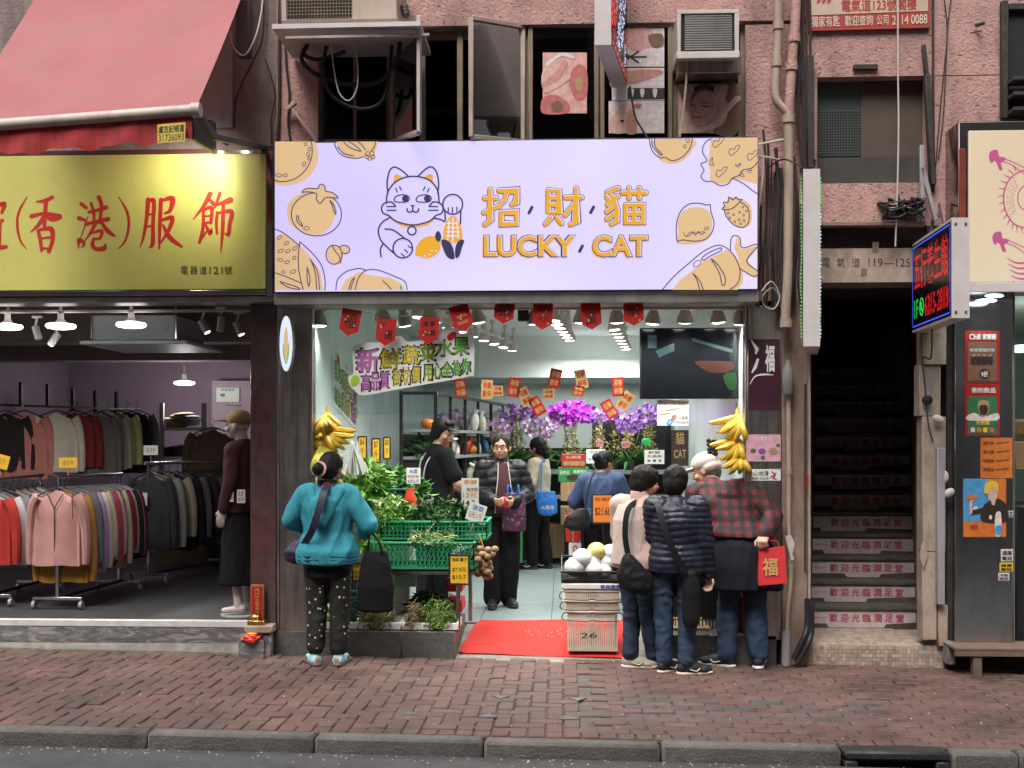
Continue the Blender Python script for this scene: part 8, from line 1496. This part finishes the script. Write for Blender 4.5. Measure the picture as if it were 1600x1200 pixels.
def rack(label, a, b, nm='clothes_rail'):
    a, b = Vector(a), Vector(b); t = thing(nm, label, 'clothes rack', ((a.x+b.x)/2, (a.y+b.y)/2, CF)); d = (b-a).normalized(); s_ = Vector((-d.y, d.x, 0))
    m = MB(); m.cyl(a-d*.06, b+d*.06, .016, n=12); m.part('rail', MATS['chrome'], t)
    for p in (a, b):
        m = MB(); m.bar((p.x,p.y,CF+.1), p, .026, .026, .003); m.part('upright', MATS['chrome'], t); m = MB(); m.bar(Vector((p.x,p.y,CF+.09))-s_*.21, Vector((p.x,p.y,CF+.09))+s_*.21, .026, .026, .003); m.part('foot_bar', MATS['chrome'], t)
        for q in (-.2,.2): c = Vector((p.x,p.y,CF+.035))+s_*q; m = MB(); m.cyl(c-Vector((.012,0,0)), c+Vector((.012,0,0)), .034, n=14); m.bar(c, c+Vector((0,0,.05)), .014); w_ = m.part('caster', MATS['grey_panel'], t)
    m = MB(); m.bar((a.x,a.y,CF+.09), (b.x,b.y,CF+.09), .022, .022); m.part('base_bar', MATS['black_plastic'], t); return t
def fill(cols, a, b, what, kinds=(0,1,3), rz=0, lenk=1.0, u0=.02, name='sweater'):
    a, b = Vector(a), Vector(b); n = len(cols)
    for k, (nm, col) in enumerate(cols):
        p = a.lerp(b, u0+(1-u0)*k/max(1,n-1))-Vector((0,0,.088)); nb_ = ('next to the %s one' % cols[k-1][0]) if k else 'at the front end'
        garment(name, '%s %s hanging %s on %s' % (nm, name.replace('_',' '), nb_, what), p, rz+rnd.gauss(0,.05), kinds[k % len(kinds)], col, (rnd.uniform(.86,.96),1,lenk*rnd.uniform(.93,1.07)*(1.16 if nm == 'mustard' else 1)), 'garments on '+what)
RA, RB = P(90,745,.62), P(186,741,1.75)
rack('chrome clothes rack with the dusty pink cardigan at its front end', RA, RB)
colsA = [('mustard',(.36,.17,.03)),('slate grey',(.12,.125,.14)),('maroon',(.13,.015,.03)),('lilac',(.36,.24,.4)),('snow white',(.6,.57,.54)),('cream',(.55,.44,.26)),('pale grey',(.3,.3,.3)),('rose red',(.36,.05,.07)),('powder pink',(.5,.3,.29)),('olive',(.07,.065,.02)),('buttermilk',(.52,.46,.3)),('crimson',(.2,.015,.03)),('off white',(.5,.45,.42)),('black',(.012,.012,.014)),('salmon',(.45,.17,.15)),('wine',(.11,.012,.02))]
fill(colsA, RA+Vector((.02,.06,0)), RB, 'the front chrome rack', (0,1,3), lenk=1.02)
pc = garment('cardigan', 'dusty pink cardigan with a dark zip facing out at the end of the rack', RA-Vector((0.0,-.0,.088)), .03, 0, (.50,.26,.235), (.88,1.2,1.0)); 
mz = MB(); mz.tube([(0,-.052,-.16),(0.004,-.056,-.35),(0,-.052,-.62)], .004, 5); mz.tube(cr([(-.075,-.035,-.05),(-.04,-.05,-.1),(0,-.054,-.17)],4), .004, 5); mz.tube(cr([(.075,-.035,-.05),(.04,-.05,-.1),(0,-.054,-.17)],4), .004, 5)
for sx in (-1,1): mz.tube([(sx*.16,-.04,-.06),(sx*.165,-.045,-.25)], .003, 5)
o = bpy.data.objects.new('zip', mz.mesh('zip', MATS['black_cloth'] if 'black_cloth' in MATS else MATS['hanger_black'])); C.objects.link(o); o.parent = pc
LA, LB = P(-20,752,.75), P(62,742,1.7)
rack('chrome clothes rack of red and white garments standing beside the pink cardigan rack', LA, LB); fill([('scarlet',(.42,.03,.02)),('white',(.55,.52,.52)),('silver grey',(.26,.24,.25)),('navy black',(.02,.02,.028)),('blush',(.5,.33,.32)),('beige',(.4,.33,.22)),('stone',(.33,.3,.26)),('ivory',(.52,.46,.4))], LA, LB, 'the red and white rack', (0,3,1))
MA, MB_ = P(232,724,2.3), P(352,721,3.6)
rack('long chrome clothes rack of dark garments deep in the shop', MA, MB_); fill([('dark grey',(.04,.04,.043)),('pale grey',(.3,.3,.29)),('oatmeal',(.34,.29,.2)),('jet black',(.012,.012,.014)),('steel grey',(.13,.13,.135)),('coffee',(.035,.02,.018)),('zebra striped',(.09,.08,.075)),('sage',(.17,.165,.12)),('smoke grey',(.09,.09,.085)),('burgundy',(.12,.012,.018))], MA, MB_, 'the dark garment rack', (1,0,3), lenk=1.12)
# hoist of garments along the side wall
for k, (px, nm, col, rz_, nmw) in enumerate(((38,'coral pink',(.52,.2,.16),.5,'sweatshirt'),(88,'cream',(.60,.54,.42),.5,'sweatshirt'),(117,'dark red',(.2,.02,.018),.55,'hoodie'),(148,'olive grey',(.15,.14,.12),.6,'sweatshirt'),(168,'ecru',(.42,.38,.3),.8,'sweatshirt'),(183,'lime yellow',(.52,.52,.22),.7,'sweatshirt'),(198,'ink black',(.014,.014,.016),.8,'sweatshirt'),(213,'khaki grey',(.17,.17,.15),.8,'sweatshirt'),(8,'near black',(.018,.012,.012),.5,'sweatshirt'))):
    garment(nmw, '%s %s on the wall hooks above the front racks' % (nm, nmw), P(px, 627, 2.2+k*.16 if k < 8 else 2.1)-Vector((0,0,.09)), rz_, (1,0,3)[k % 3], col, (.9,1,.95), 'garments on the wall hooks')
t = thing('wall_rail', 'black slotted wall rail with hooks for the hanging sweatshirts', 'rail', P(120,640,3.2))
m = MB(); m.bar(P(-20,632,2.6), P(220,640,4.2), .02); m.part('rail', MATS['hanger_black'], t)
for px, py, Y in ((33,597,2.9),(75,600,3.2),(114,606,3.5),(149,610,3.8),(182,612,4.1)): m = MB(); p = P(px,py,Y); m.bar(p, p-Vector((0,0,.25)), .05, .03); m.part('slotted_post', MATS['hanger_black'], t)
# price tags above racks
for lb, x0, y0, x1, y1, Y, mt, rot in (('yellow price ticket clipped on the front chrome rack', 92, 715, 121, 731, .7, 'price_yellow', 0), ('yellow price ticket clipped above the red and white rack', -12, 710, 14, 732, .8, 'price_yellow', -15), ('white price ticket above the dark garment rack', 224, 696, 247, 711, 2.2, 'price_white', 0)):
    tagcard(lb, x0, y0, x1, y1, Y, mt, [('$59' if mt == 'price_yellow' else '$39', .2, .25, .8, .75, 'tan_print')], stake=((x0+x1)/2, y1+12, Y), rot=rot)
for k, (px, py) in enumerate(((225,773),)): tagcard('white paper tag hanging from the dark grey garments', 221, 770, 230, 790, 2.2, 'price_white', [])
# saucer lamps
for k, (px, py, Y) in enumerate(((12,510,.55),(95,509,.5),(205,507,.45),(288,598,4.2))):
    c = P(px,py,Y); t = thing('saucer_lamp', ('flat glowing saucer lamp %s' % ('beside two grey spotlights','above the front chrome rack','in front of the ceiling cassette','deep in the clothes shop by the shelves')[k]), 'lamp', c, 'saucer lamps of the clothes shop'); m = MB(); m.lathe(c, [(.06,-.028),(.105,-.02),(.118,-.004),(.11,.012),(.05,.022)], 22); m.part('disc', MATS['saucer_glow'], t); m = MB(); m.lathe(c, [(.05,.023),(.03,.045),(.024,.06),(.024,.1),(.012,.11),(.012,.2)], 14); m.part('socket', MATS['lamp_white'], t)
    ld = bpy.data.lights.new('saucer_light', 'SPOT'); ld.spot_size = R(165); ld.spot_blend = .5; ld.energy = (42 if k < 3 else 30)*EK; ld.type = 'SPOT' if k < 3 else 'POINT'; ld.color = (1,.97,.94); ld.shadow_soft_size = .1; lo = bpy.data.objects.new('saucer_light', ld); C.objects.link(lo); lo.parent = t; lo.location = (0,0,-.05)
for k, (px, py, rot) in enumerate(((58,520,-.3),(85,530,.6),(319,510,-.5),(345,506,.1),(373,513,-.4))):
    c = P(px,py,.7); t = thing('spot_lamp', 'grey cylinder spotlight %s' % ('between two saucer lamps','tilted below the second saucer lamp','next to the ceiling cassette','pointing down between two tilted spotlights','next to the polished dark pillar')[k], 'lamp', c); q = Matrix.Rotation(rot,3,'Y'); m = MB(); m.tube([c+q@Vector((0,0,.055)), c+q@Vector((0,0,-.055))], .03, 14); m.part('cylinder', MATS['spot_grey'], t); m = MB(); m.ell(c+q@Vector((0,0,-.056)), (.026,.026,.008), q, 12, 6); m.part('lens', MATS['saucer_glow'] if k in (1,2,4) else MATS['spot_grey'], t); m = MB(); m.bar(c+q@Vector((0,0,.05)), c+Vector((0,0,.12)), .014); m.box(c+Vector((0,0,.13)), (.08,.03,.02), .003); m.part('mount', MATS['lamp_white'], t)
rectmesh(-60, 484, 391, 488, .5, .53, .002).thing('lamp_track', MATS['lamp_white'], 'white ceiling rail of the clothes shop lamps', 'track')
t = thing('ceiling_cassette', 'pale blue grey ceiling air conditioner cassette in the clothes shop', 'air conditioner', P(215,545,1.0)); M('cassette', (.5,.55,.56), .5, var=.05); rectmesh(144, 492, 274, 532, 1.0, 1.75, .01).part('body', MATS['cassette'], t); a, b = P(124,536,.9), P(292,536,.9); m = MB(); m.bb((a.x,.9,a.z-.01),(b.x,1.85,a.z+.02), .005); m.part('fascia', MATS['cassette'], t)
m = MB(); c = P(257,508,.998); m.lathe(c, [(.04,.0),(.04,.006)], 18, 'y'); m.part('cover', MATS['cassette'], t)
for x in (143,275): m = MB(); p = P(x,492,.98); m.bar((p.x,.98,p.z-.2),(p.x,.98,CC),.01); m.part('hanger_rod', MATS['chrome'], t)
# shelf of folded clothes
t = thing('storage_shelf', 'grey shelf unit with folded clothes at the back of the clothes shop', 'shelf', P(285,720,3.9)); YSH = 4.0
for px in (252,318): rectmesh(px-3, 630, px+3, 790, YSH, YSH+.04).part('post', MATS['spot_grey'], t, smooth=False)
for py in (668, 713, 750): a, b = P(250,py,YSH), P(320,py,YSH); m = MB(); m.bb((a.x,YSH+.001,a.z-.03),(b.x,YSH+.45,a.z)); m.part('board', MATS['spot_grey'], t, smooth=False)
for k, (px, py, col, nm) in enumerate(((272,664,(.4,.33,.22),'tan'),(285,656,(.33,.25,.14),'ochre'),(298,660,(.25,.26,.3),'blue grey'),(268,709,(.05,.05,.055),'black'),(286,707,(.12,.12,.13),'grey'),(303,709,(.08,.06,.05),'brown'))):
    m = MB(); p = P(px,py,YSH+.15)
    for j in range(4): m.ell(p+Vector((rnd.uniform(-.02,.02),0,-.02+j*.028)), (.12,.14,.022), Matrix.Rotation(rnd.uniform(-.15,.15),3,'Y'), 12, 6)
    m.thing('folded_clothes', M('fold_'+nm.replace(' ','_'), col, .9, var=.2), '%s folded clothes on the grey shelf' % nm, 'clothes')
garment('jacket', 'brown jacket hanging beside the grey shelf at the back', P(332,655,3.6)-Vector((0,0,.09)), .3, 1, (.12,.075,.05), (1.05,1.2,1.0))
sheet('white parcel notice on the lavender wall behind the cap', 338, 606, 374, 628, CB-.3, 'price_white', [('順豐服務',20,6,80,24,'ink_blue')], [(28,52,12,'green_print')]); 
rectmesh(331, 595, 392, 760, CB-.28, CB-.2).thing('back_door', M('door_pink', (.4,.3,.36), .7, var=.1), 'pale lavender door at the back of the clothes shop', 'door', smooth=False)
rectmesh(352, 632, 376, 633.5, CB-.31, CB-.29).thing('door_rail', MATS['hanger_black'], 'thin black rail on the lavender door', 'rail', smooth=False)
t = thing('storage_cabinet', 'dark brown low cabinet behind the dark garment rack', 'cabinet', P(300,890,3.6)); a, b = P(245,850,3.9), P(352,850,3.9); m = MB(); m.bb((a.x,3.9,CF),(b.x,4.3,a.z)); m.part('body', M('cabinet_brown', (.07,.055,.03), .7, var=.2), t)
# mannequin
M('mannequin', (.55,.47,.43), .4, var=.05); M('maroon_long', (.045,.008,.012), .85, var=.2); M('cap_tan', (.30,.19,.07), .8, var=.1)
pb = P(377, 958, .42); J = default_pose(hf=(0,1,0), elL=(-.2,0,1.03), wrL=(-.19,.06,.83), elR=(.2,0,1.03), wrR=(.19,.06,.83), curlL=.3, curlR=.3)
fg = Fig('mannequin', 'mannequin in a tan cap, long maroon top and black skirt beside the red pillar', 'mannequin', (pb.x, .42, CF+.01), R(82), Hof(640, Vector((pb.x,.42,CF+.01)))); body(fg, J, 'mannequin'); fg.part('long_top', top_prims(J, .80, 1.02, (.062,.055,.045), .04), 'maroon_long', wr=.006)
fg.part('skirt', [('loft', [((0,0,.24),.19,.16),((0,0,.55),.17,.14),((0,0,.8),.16,.12),((0,0,.97),.13,.1)])], 'black_cloth', wr=.012, wf=(12,12,2)); r_, f_, u_ = ortho(J['hf']); h = J['head']; rot = Matrix((r_, f_, u_)).transposed(); fg.part('cap', [('ell', h+u_*.05-f_*.012, (.09,.105,.075), rot), ('ell', h+u_*.04+f_*.12, (.068,.07,.009), rot)], 'cap_tan', voxel=.007, iters=2)
m = MB(); m.lathe((pb.x+.0,.42,CF), [(.16,0),(.16,.008),(.05,.012)], 24); m.part('base_plate', MATS['spot_grey'], fg.t)
for k, (x0,y0,x1,y1) in enumerate(((356,762,365,784),(370,765,383,786))): tagcard('%s white lettered tag hanging on the maroon top' % ('narrow' if k == 0 else 'wide'), x0, y0, x1, y1, .2, 'price_white', [('五折',.15,.1,.85,.5,'ink_black_gloss'),('$39',.15,.6,.85,.9,'ink_black_gloss')])
# door shrine
t = thing('door_shrine', 'small red and gold earth god tablet with a brass censer by the pillar', 'shrine', P(401,975,-.04)); M('shrine_wood', (.30,.10,.03), .4, var=.15); M('brass', (.55,.36,.10), .3, 1, var=.2)
rectmesh(391, 914, 412, 970, -.06, -.02, .004).part('frame', MATS['shrine_wood'], t); rectmesh(394, 918, 409, 968, -.064, -.0605).part('tablet', MATS['flag_red'], t, smooth=False); ar = Art(onplane(-.064), (0,-1,0)); [ar.text(ch, 398.5, 920+k*7, 404.5, 926+k*7, 'gold_paper', 0, .01) for k, ch in enumerate('門口土地財神')]; ar.build(t, 'lettering')
a = P(386,970,-.12); b = P(412,977,-.12); m = MB(); m.bb((a.x,-.12,b.z),(b.x,-.02,a.z), .004); m.part('stand', MATS['brass'], t); c = P(399,966,-.09); m = MB(); m.lathe((c.x,-.09,c.z-.02), [(.02,0),(.032,.015),(.034,.035),(.024,.048),(.028,.055)], 14); m.part('censer', MATS['brass'], t)
for dx in (-.01,0,.01): m = MB(); m.cyl((c.x+dx,-.09,c.z+.03),(c.x+dx*1.5,-.09,c.z+.1), .0015, n=5); m.part('incense_stick', MATS['flag_red'], t)
m = MB(); a = P(381,978,-.14); b = P(425,990,-.14); m.bb((a.x,-.14,b.z),(b.x,.0,a.z), .008); m.thing('marble_slab', MATS['cream_stone'], 'cream stone slab under the door shrine', 'slab')
m = MB(); a = P(372,1000,-.15); b = P(412,1019,-.15); m.bb((a.x,-.15,gz(a.x)-.01),(b.x,-.035,a.z), .006); m.bb((P(412,990,-.1).x+.003,-.12,gz(a.x)-.01),(P(424,990,-.1).x,-.035,P(400,990,-.1).z), .004); m.thing('stone_block', MATS['grey_marble'], 'grey marble block carrying the red plastic bag and the shrine', 'block')
m = MB(); c = P(392,995,-.12)
for k in range(22): a_ = rnd.uniform(0,6.3); m.ell(c+Vector((.07*math.cos(a_)*rnd.random(), -.02+.03*math.sin(a_), rnd.uniform(-.02,.01))), (rnd.uniform(.02,.05), .02, rnd.uniform(.01,.02)), Matrix.Rotation(rnd.uniform(-.6,.6),3,'Y'), 9, 6)
m.mat(1); m.ell(c+Vector((.01,0,.025)), (.05,.03,.014), None, 12, 6); m.thing('plastic_bag', [M('bag_scarlet', (.75,.05,.02), .35, var=.15), MATS['price_yellow']], 'crumpled red and yellow plastic bag on the grey marble block', 'bag')
# ============================================================ right-hand shopfront
t = thing('steel_pillar', 'mirror polished steel pillar covered with menus and stickers under the dragon sign', 'pillar', P(1536, 1010, -.02)); M('steel_mirror', (.52,.52,.53), .13, 1, var=.18, vs=2.5, dirt=.5, ds=(2.5,2.5,1.2), dcol=(.18,.17,.17), dth=.55)
rectmesh(1492, 457, 1583, 1011, -.03, .3, .006).part('panel', MATS['steel_mirror'], t); rectmesh(1583.4, 457, 1586, 1011, -.02, .3, .002).part('edge', MATS['alu'], t)
def menu(label, x0, y0, x1, y1, frame_col, base): 
    t, ar = poster(label, x0, y0, x1, y1, -.036, frame_col); return t, ar
t, ar = menu('red framed drinks menu headed Chill on the mirror pillar', 1508, 517, 1562, 597, 'flag_red', ''); ar.rect(8,22,92,97,'brown_print',0); ar.text('Chill', 12, 6, 44, 17, 'white_ink', 1, .02); ar.text('家鄉雞', 50, 6, 90, 17, 'white_ink', 1, .02); ar.text('鮮煮黑糖珍珠', 14, 34, 86, 41, 'white_ink', 1)
for k in range(4): ar.blob([(18+k*16,48),(30+k*16,48),(31+k*16,64),(17+k*16,64)], 'hair_print', 2, 3); ar.circle(24+k*16, 48, 6, 'tan_print', 3, 10, 2)
ar.circle(56,84,15,'hair_print',2,18,10); ar.text('9折', 46, 79, 66, 90, 'white_ink', 3, .02); ar.build(t)
t, ar = menu('red framed drinks poster with a single cup on the mirror pillar', 1508, 600, 1562, 681, 'flag_red', ''); ar.text('茶的飲品', 18, 7, 88, 17, 'white_ink', 1, .02); ar.rect(8,24,92,97,'green_print',0); ar.blob([(38,34),(68,34),(64,60),(42,60)], 'tan_print', 1, 3); ar.blob([(42,42),(64,42),(62,58),(44,58)], 'hair_print', 2, 3); ar.blob([(8,60),(30,56),(50,64),(92,56),(92,70),(8,70)], 'white_print', 1, 3); ar.text('大熱賣', 30, 70, 70, 79, 'yellow_ink', 3, .02)
for k in range(4): ar.rect(16+k*18, 84, 28+k*18, 93, ('white_print','orange_print','yellow_ink','rose_print')[k], 2)
ar.build(t)
t, ar = menu('orange price list sheet above the blonde figure poster', 1532, 684, 1582, 747, 'orange_print', '')
for k, s_ in enumerate(('雞扒飯','豬扒飯','咖喱飯','凍檸茶')): ar.text(s_, 8, 8+k*22, 42, 18+k*22, 'ink_black_gloss', 1); ar.stroke([(50,13+k*22),(88,10+k*22)], 3, 'brown_print', 1)
ar.build(t)
t, ar = menu('orange and blue drink poster of a blonde figure in black with a bottle', 1505, 748, 1572, 839, 'orange_print', ''); ar.poly([(0,0),(55,0),(70,40),(60,73),(0,73)], 'blue_print', 0)
for k in range(7): ar.circle(8+k*7, 15+(k*13)%40, 7, 'white_print' if k == 3 else 'blue_print', 1, 10)
ar.blob([(45,50),(60,38),(80,34),(100,45),(100,73),(44,73)], 'hair_print', 2, 4); ar.stroke([(20,58),(35,56),(55,52)], 9, 'hair_print', 2); ar.stroke([(18,58),(17,40),(24,32)], 6, 'skin_light', 2); ar.blob([(8,30),(28,27),(30,34),(12,36)], 'orange_print', 3, 3); ar.poly([(64,34),(76,34),(72,46),(66,44)], 'skin_light', 3); ar.blob([(56,22),(62,14),(76,14),(80,26),(74,38),(64,38),(58,32)], 'skin_light', 3, 4); ar.blob([(48,22),(52,8),(66,3),(80,8),(82,22),(76,16),(64,14),(58,24),(52,26)], 'yellow_ink', 4, 4); ar.circle(63,66,4,'white_print',4,8); ar.blob([(74,62),(84,56),(88,64),(88,96),(74,96)], 'white_print', 5, 3); ar.blob([(75,82),(88,80),(88,95),(75,95)], 'blue_print', 6, 3); ar.text('暢飲', 18, 78, 34, 86, 'red_ink', 3, .02); ar.build(t)
for k, (x0,y0,x1,y1,mt,tx) in enumerate(((1564,858,1583,877,'white_print','通渠'),(1562,879,1583,893,'yellow_ink','搬屋'),(1560,895,1577,907,'white_print','冷氣'),(1572,798,1583,808,'white_print','外賣'))):
    t, ar = poster('small %s sticker %s on the mirror pillar' % (('white','yellow','white','tiny white')[k], ('above the yellow one','between two white ones','lowest','beside the blonde figure poster')[k]), x0, y0, x1, y1, -.035, mt, 0, 'sticker'); ar.text(tx, 10, 15, 90, 50, 'ink_black_gloss', 0, .02); ar.text('9123 4567' if False else '電話', 10, 60, 90, 92, 'ink_black_gloss', 0, .02); ar.build(t)
t = thing('step_platform', 'low wooden step platform on short legs under the mirror pillar', 'platform', P(1550,1030,-.1)); a = P(1492,1012,-.25); M('old_wood', (.16,.105,.075), .8, var=.3, vs=9)
for k in range(3): m = MB(); m.bb((a.x,-.25+k*.1,a.z-.022),(5.2,-.155+k*.1,a.z), .004); m.part('plank', MATS['old_wood'], t)
for px in (1526, 1620): p = P(px,1030,-.22); m = MB(); m.bb((p.x-.03,-.24,gz(p.x)-.02),(p.x+.03,-.18,a.z-.022)); m.part('leg', MATS['old_wood'], t)
m = MB(); m.bb((a.x+.02,-.0,gz(4)-.05),(5.2,.1,a.z-.022)); m.part('dark_back', MATS['grimy_dark'], t); m = MB(); m.bb((a.x,-.25,a.z-.06),(5.2,-.235,a.z-.023)); m.part('apron', MATS['old_wood'], t)
rectmesh(1481, 1005, 1494, 1040, -.1, .1, .01).thing('concrete_footing', MATS['concrete'], 'small concrete footing between the stair landing and the wooden platform', 'footing')
# neighbouring interior glimpsed at the edge
m = MB(); xa = X(1586,.1); shell(m, xa, xa+2.5, .1, 2.75, .1, 4); m.struct('neighbour_room', M('neighbour_wall', (.42,.5,.44), .7, var=.1), smooth=False)
t = thing('counter', 'tan booth seat and dark counter glimpsed beyond the mirror pillar', 'counter', P(1595,830,.6)); rectmesh(1586, 655, 1680, 682, .6, .9, .02).part('seat_back', M('seat_tan', (.42,.26,.11), .6), t); rectmesh(1586, 690, 1680, 735, .5, .9, .01).part('seat', MATS['seat_tan'], t); rectmesh(1587, 790, 1680, 1005, .2, .8, .01).part('front', MATS['rack_black'], t)
m = MB(); p = P(1594,545,.8); m.ell(p, (.1,.1,.03), None, 16, 8); m.thing('pendant_lamp', MATS['cool_lamp'], 'pale glowing pendant lamp glimpsed beyond the mirror pillar', 'lamp'); ld = bpy.data.lights.new('pendant_light', 'POINT'); ld.energy = 10*EK; lo = bpy.data.objects.new('pendant_light', ld); C.objects.link(lo); lo.location = p+Vector((.2,0,-.2)); ld.shadow_soft_size = .1
# odds and ends round the stairs
m = MB(); c = P(1448,625,-.02); m.lathe(c, [(.035,0),(.035,.03),(.02,.035)], 16, 'y'); m.thing('lamp_socket', MATS['black_plastic'], 'round black socket on the cream panel beside the stairs', 'socket')
for k, (px, py) in enumerate(((1476,745),(1483,770),(1466,655))): m = MB(); c = P(px,py,-.05); m.ell(c, (.03,.012,.045), Matrix.Rotation(k,3,'Y'), 8, 6); m.thing('torn_paper', MATS['riser_white'], 'scrap of torn white paper %s' % ('beside the mirror pillar','curling at the edge of the mirror pillar','stuck on the stair door panel')[k], 'paper')
m = MB(); m.prism([P(1447,833,-.03),P(1440,850,-.03),P(1437,870,-.03),P(1443,888,-.03),P(1449,870,-.03),P(1447,850,-.03)], (0,.006,0)); m.thing('torn_paper', MATS['cream_stone'], 'long peeling strip of cream paper on the stair jamb', 'paper', smooth=False)
m = MB(); m.prism([P(1227,838,-.1),P(1236,836,-.1),P(1242,850,-.1),P(1238,865,-.1),P(1241,874,-.1),P(1236,876,-.1),P(1232,860,-.1)], (0,.006,0)); m.thing('torn_paper', MATS['riser_white'], 'torn red and white paper tucked behind the thin cream pipe', 'paper', smooth=False)
rectmesh(1256, 741, 1262, 765, -.02, -.011).thing('red_label', MATS['flag_red'], 'small red label on the jamb of the stairs', 'label', smooth=False)
rectmesh(1257, 600, 1260, 893, -.022, -.0115).thing('dark_strip', MATS['grimy_dark'], 'thin dark metal strip on the stair jamb', 'strip', smooth=False)
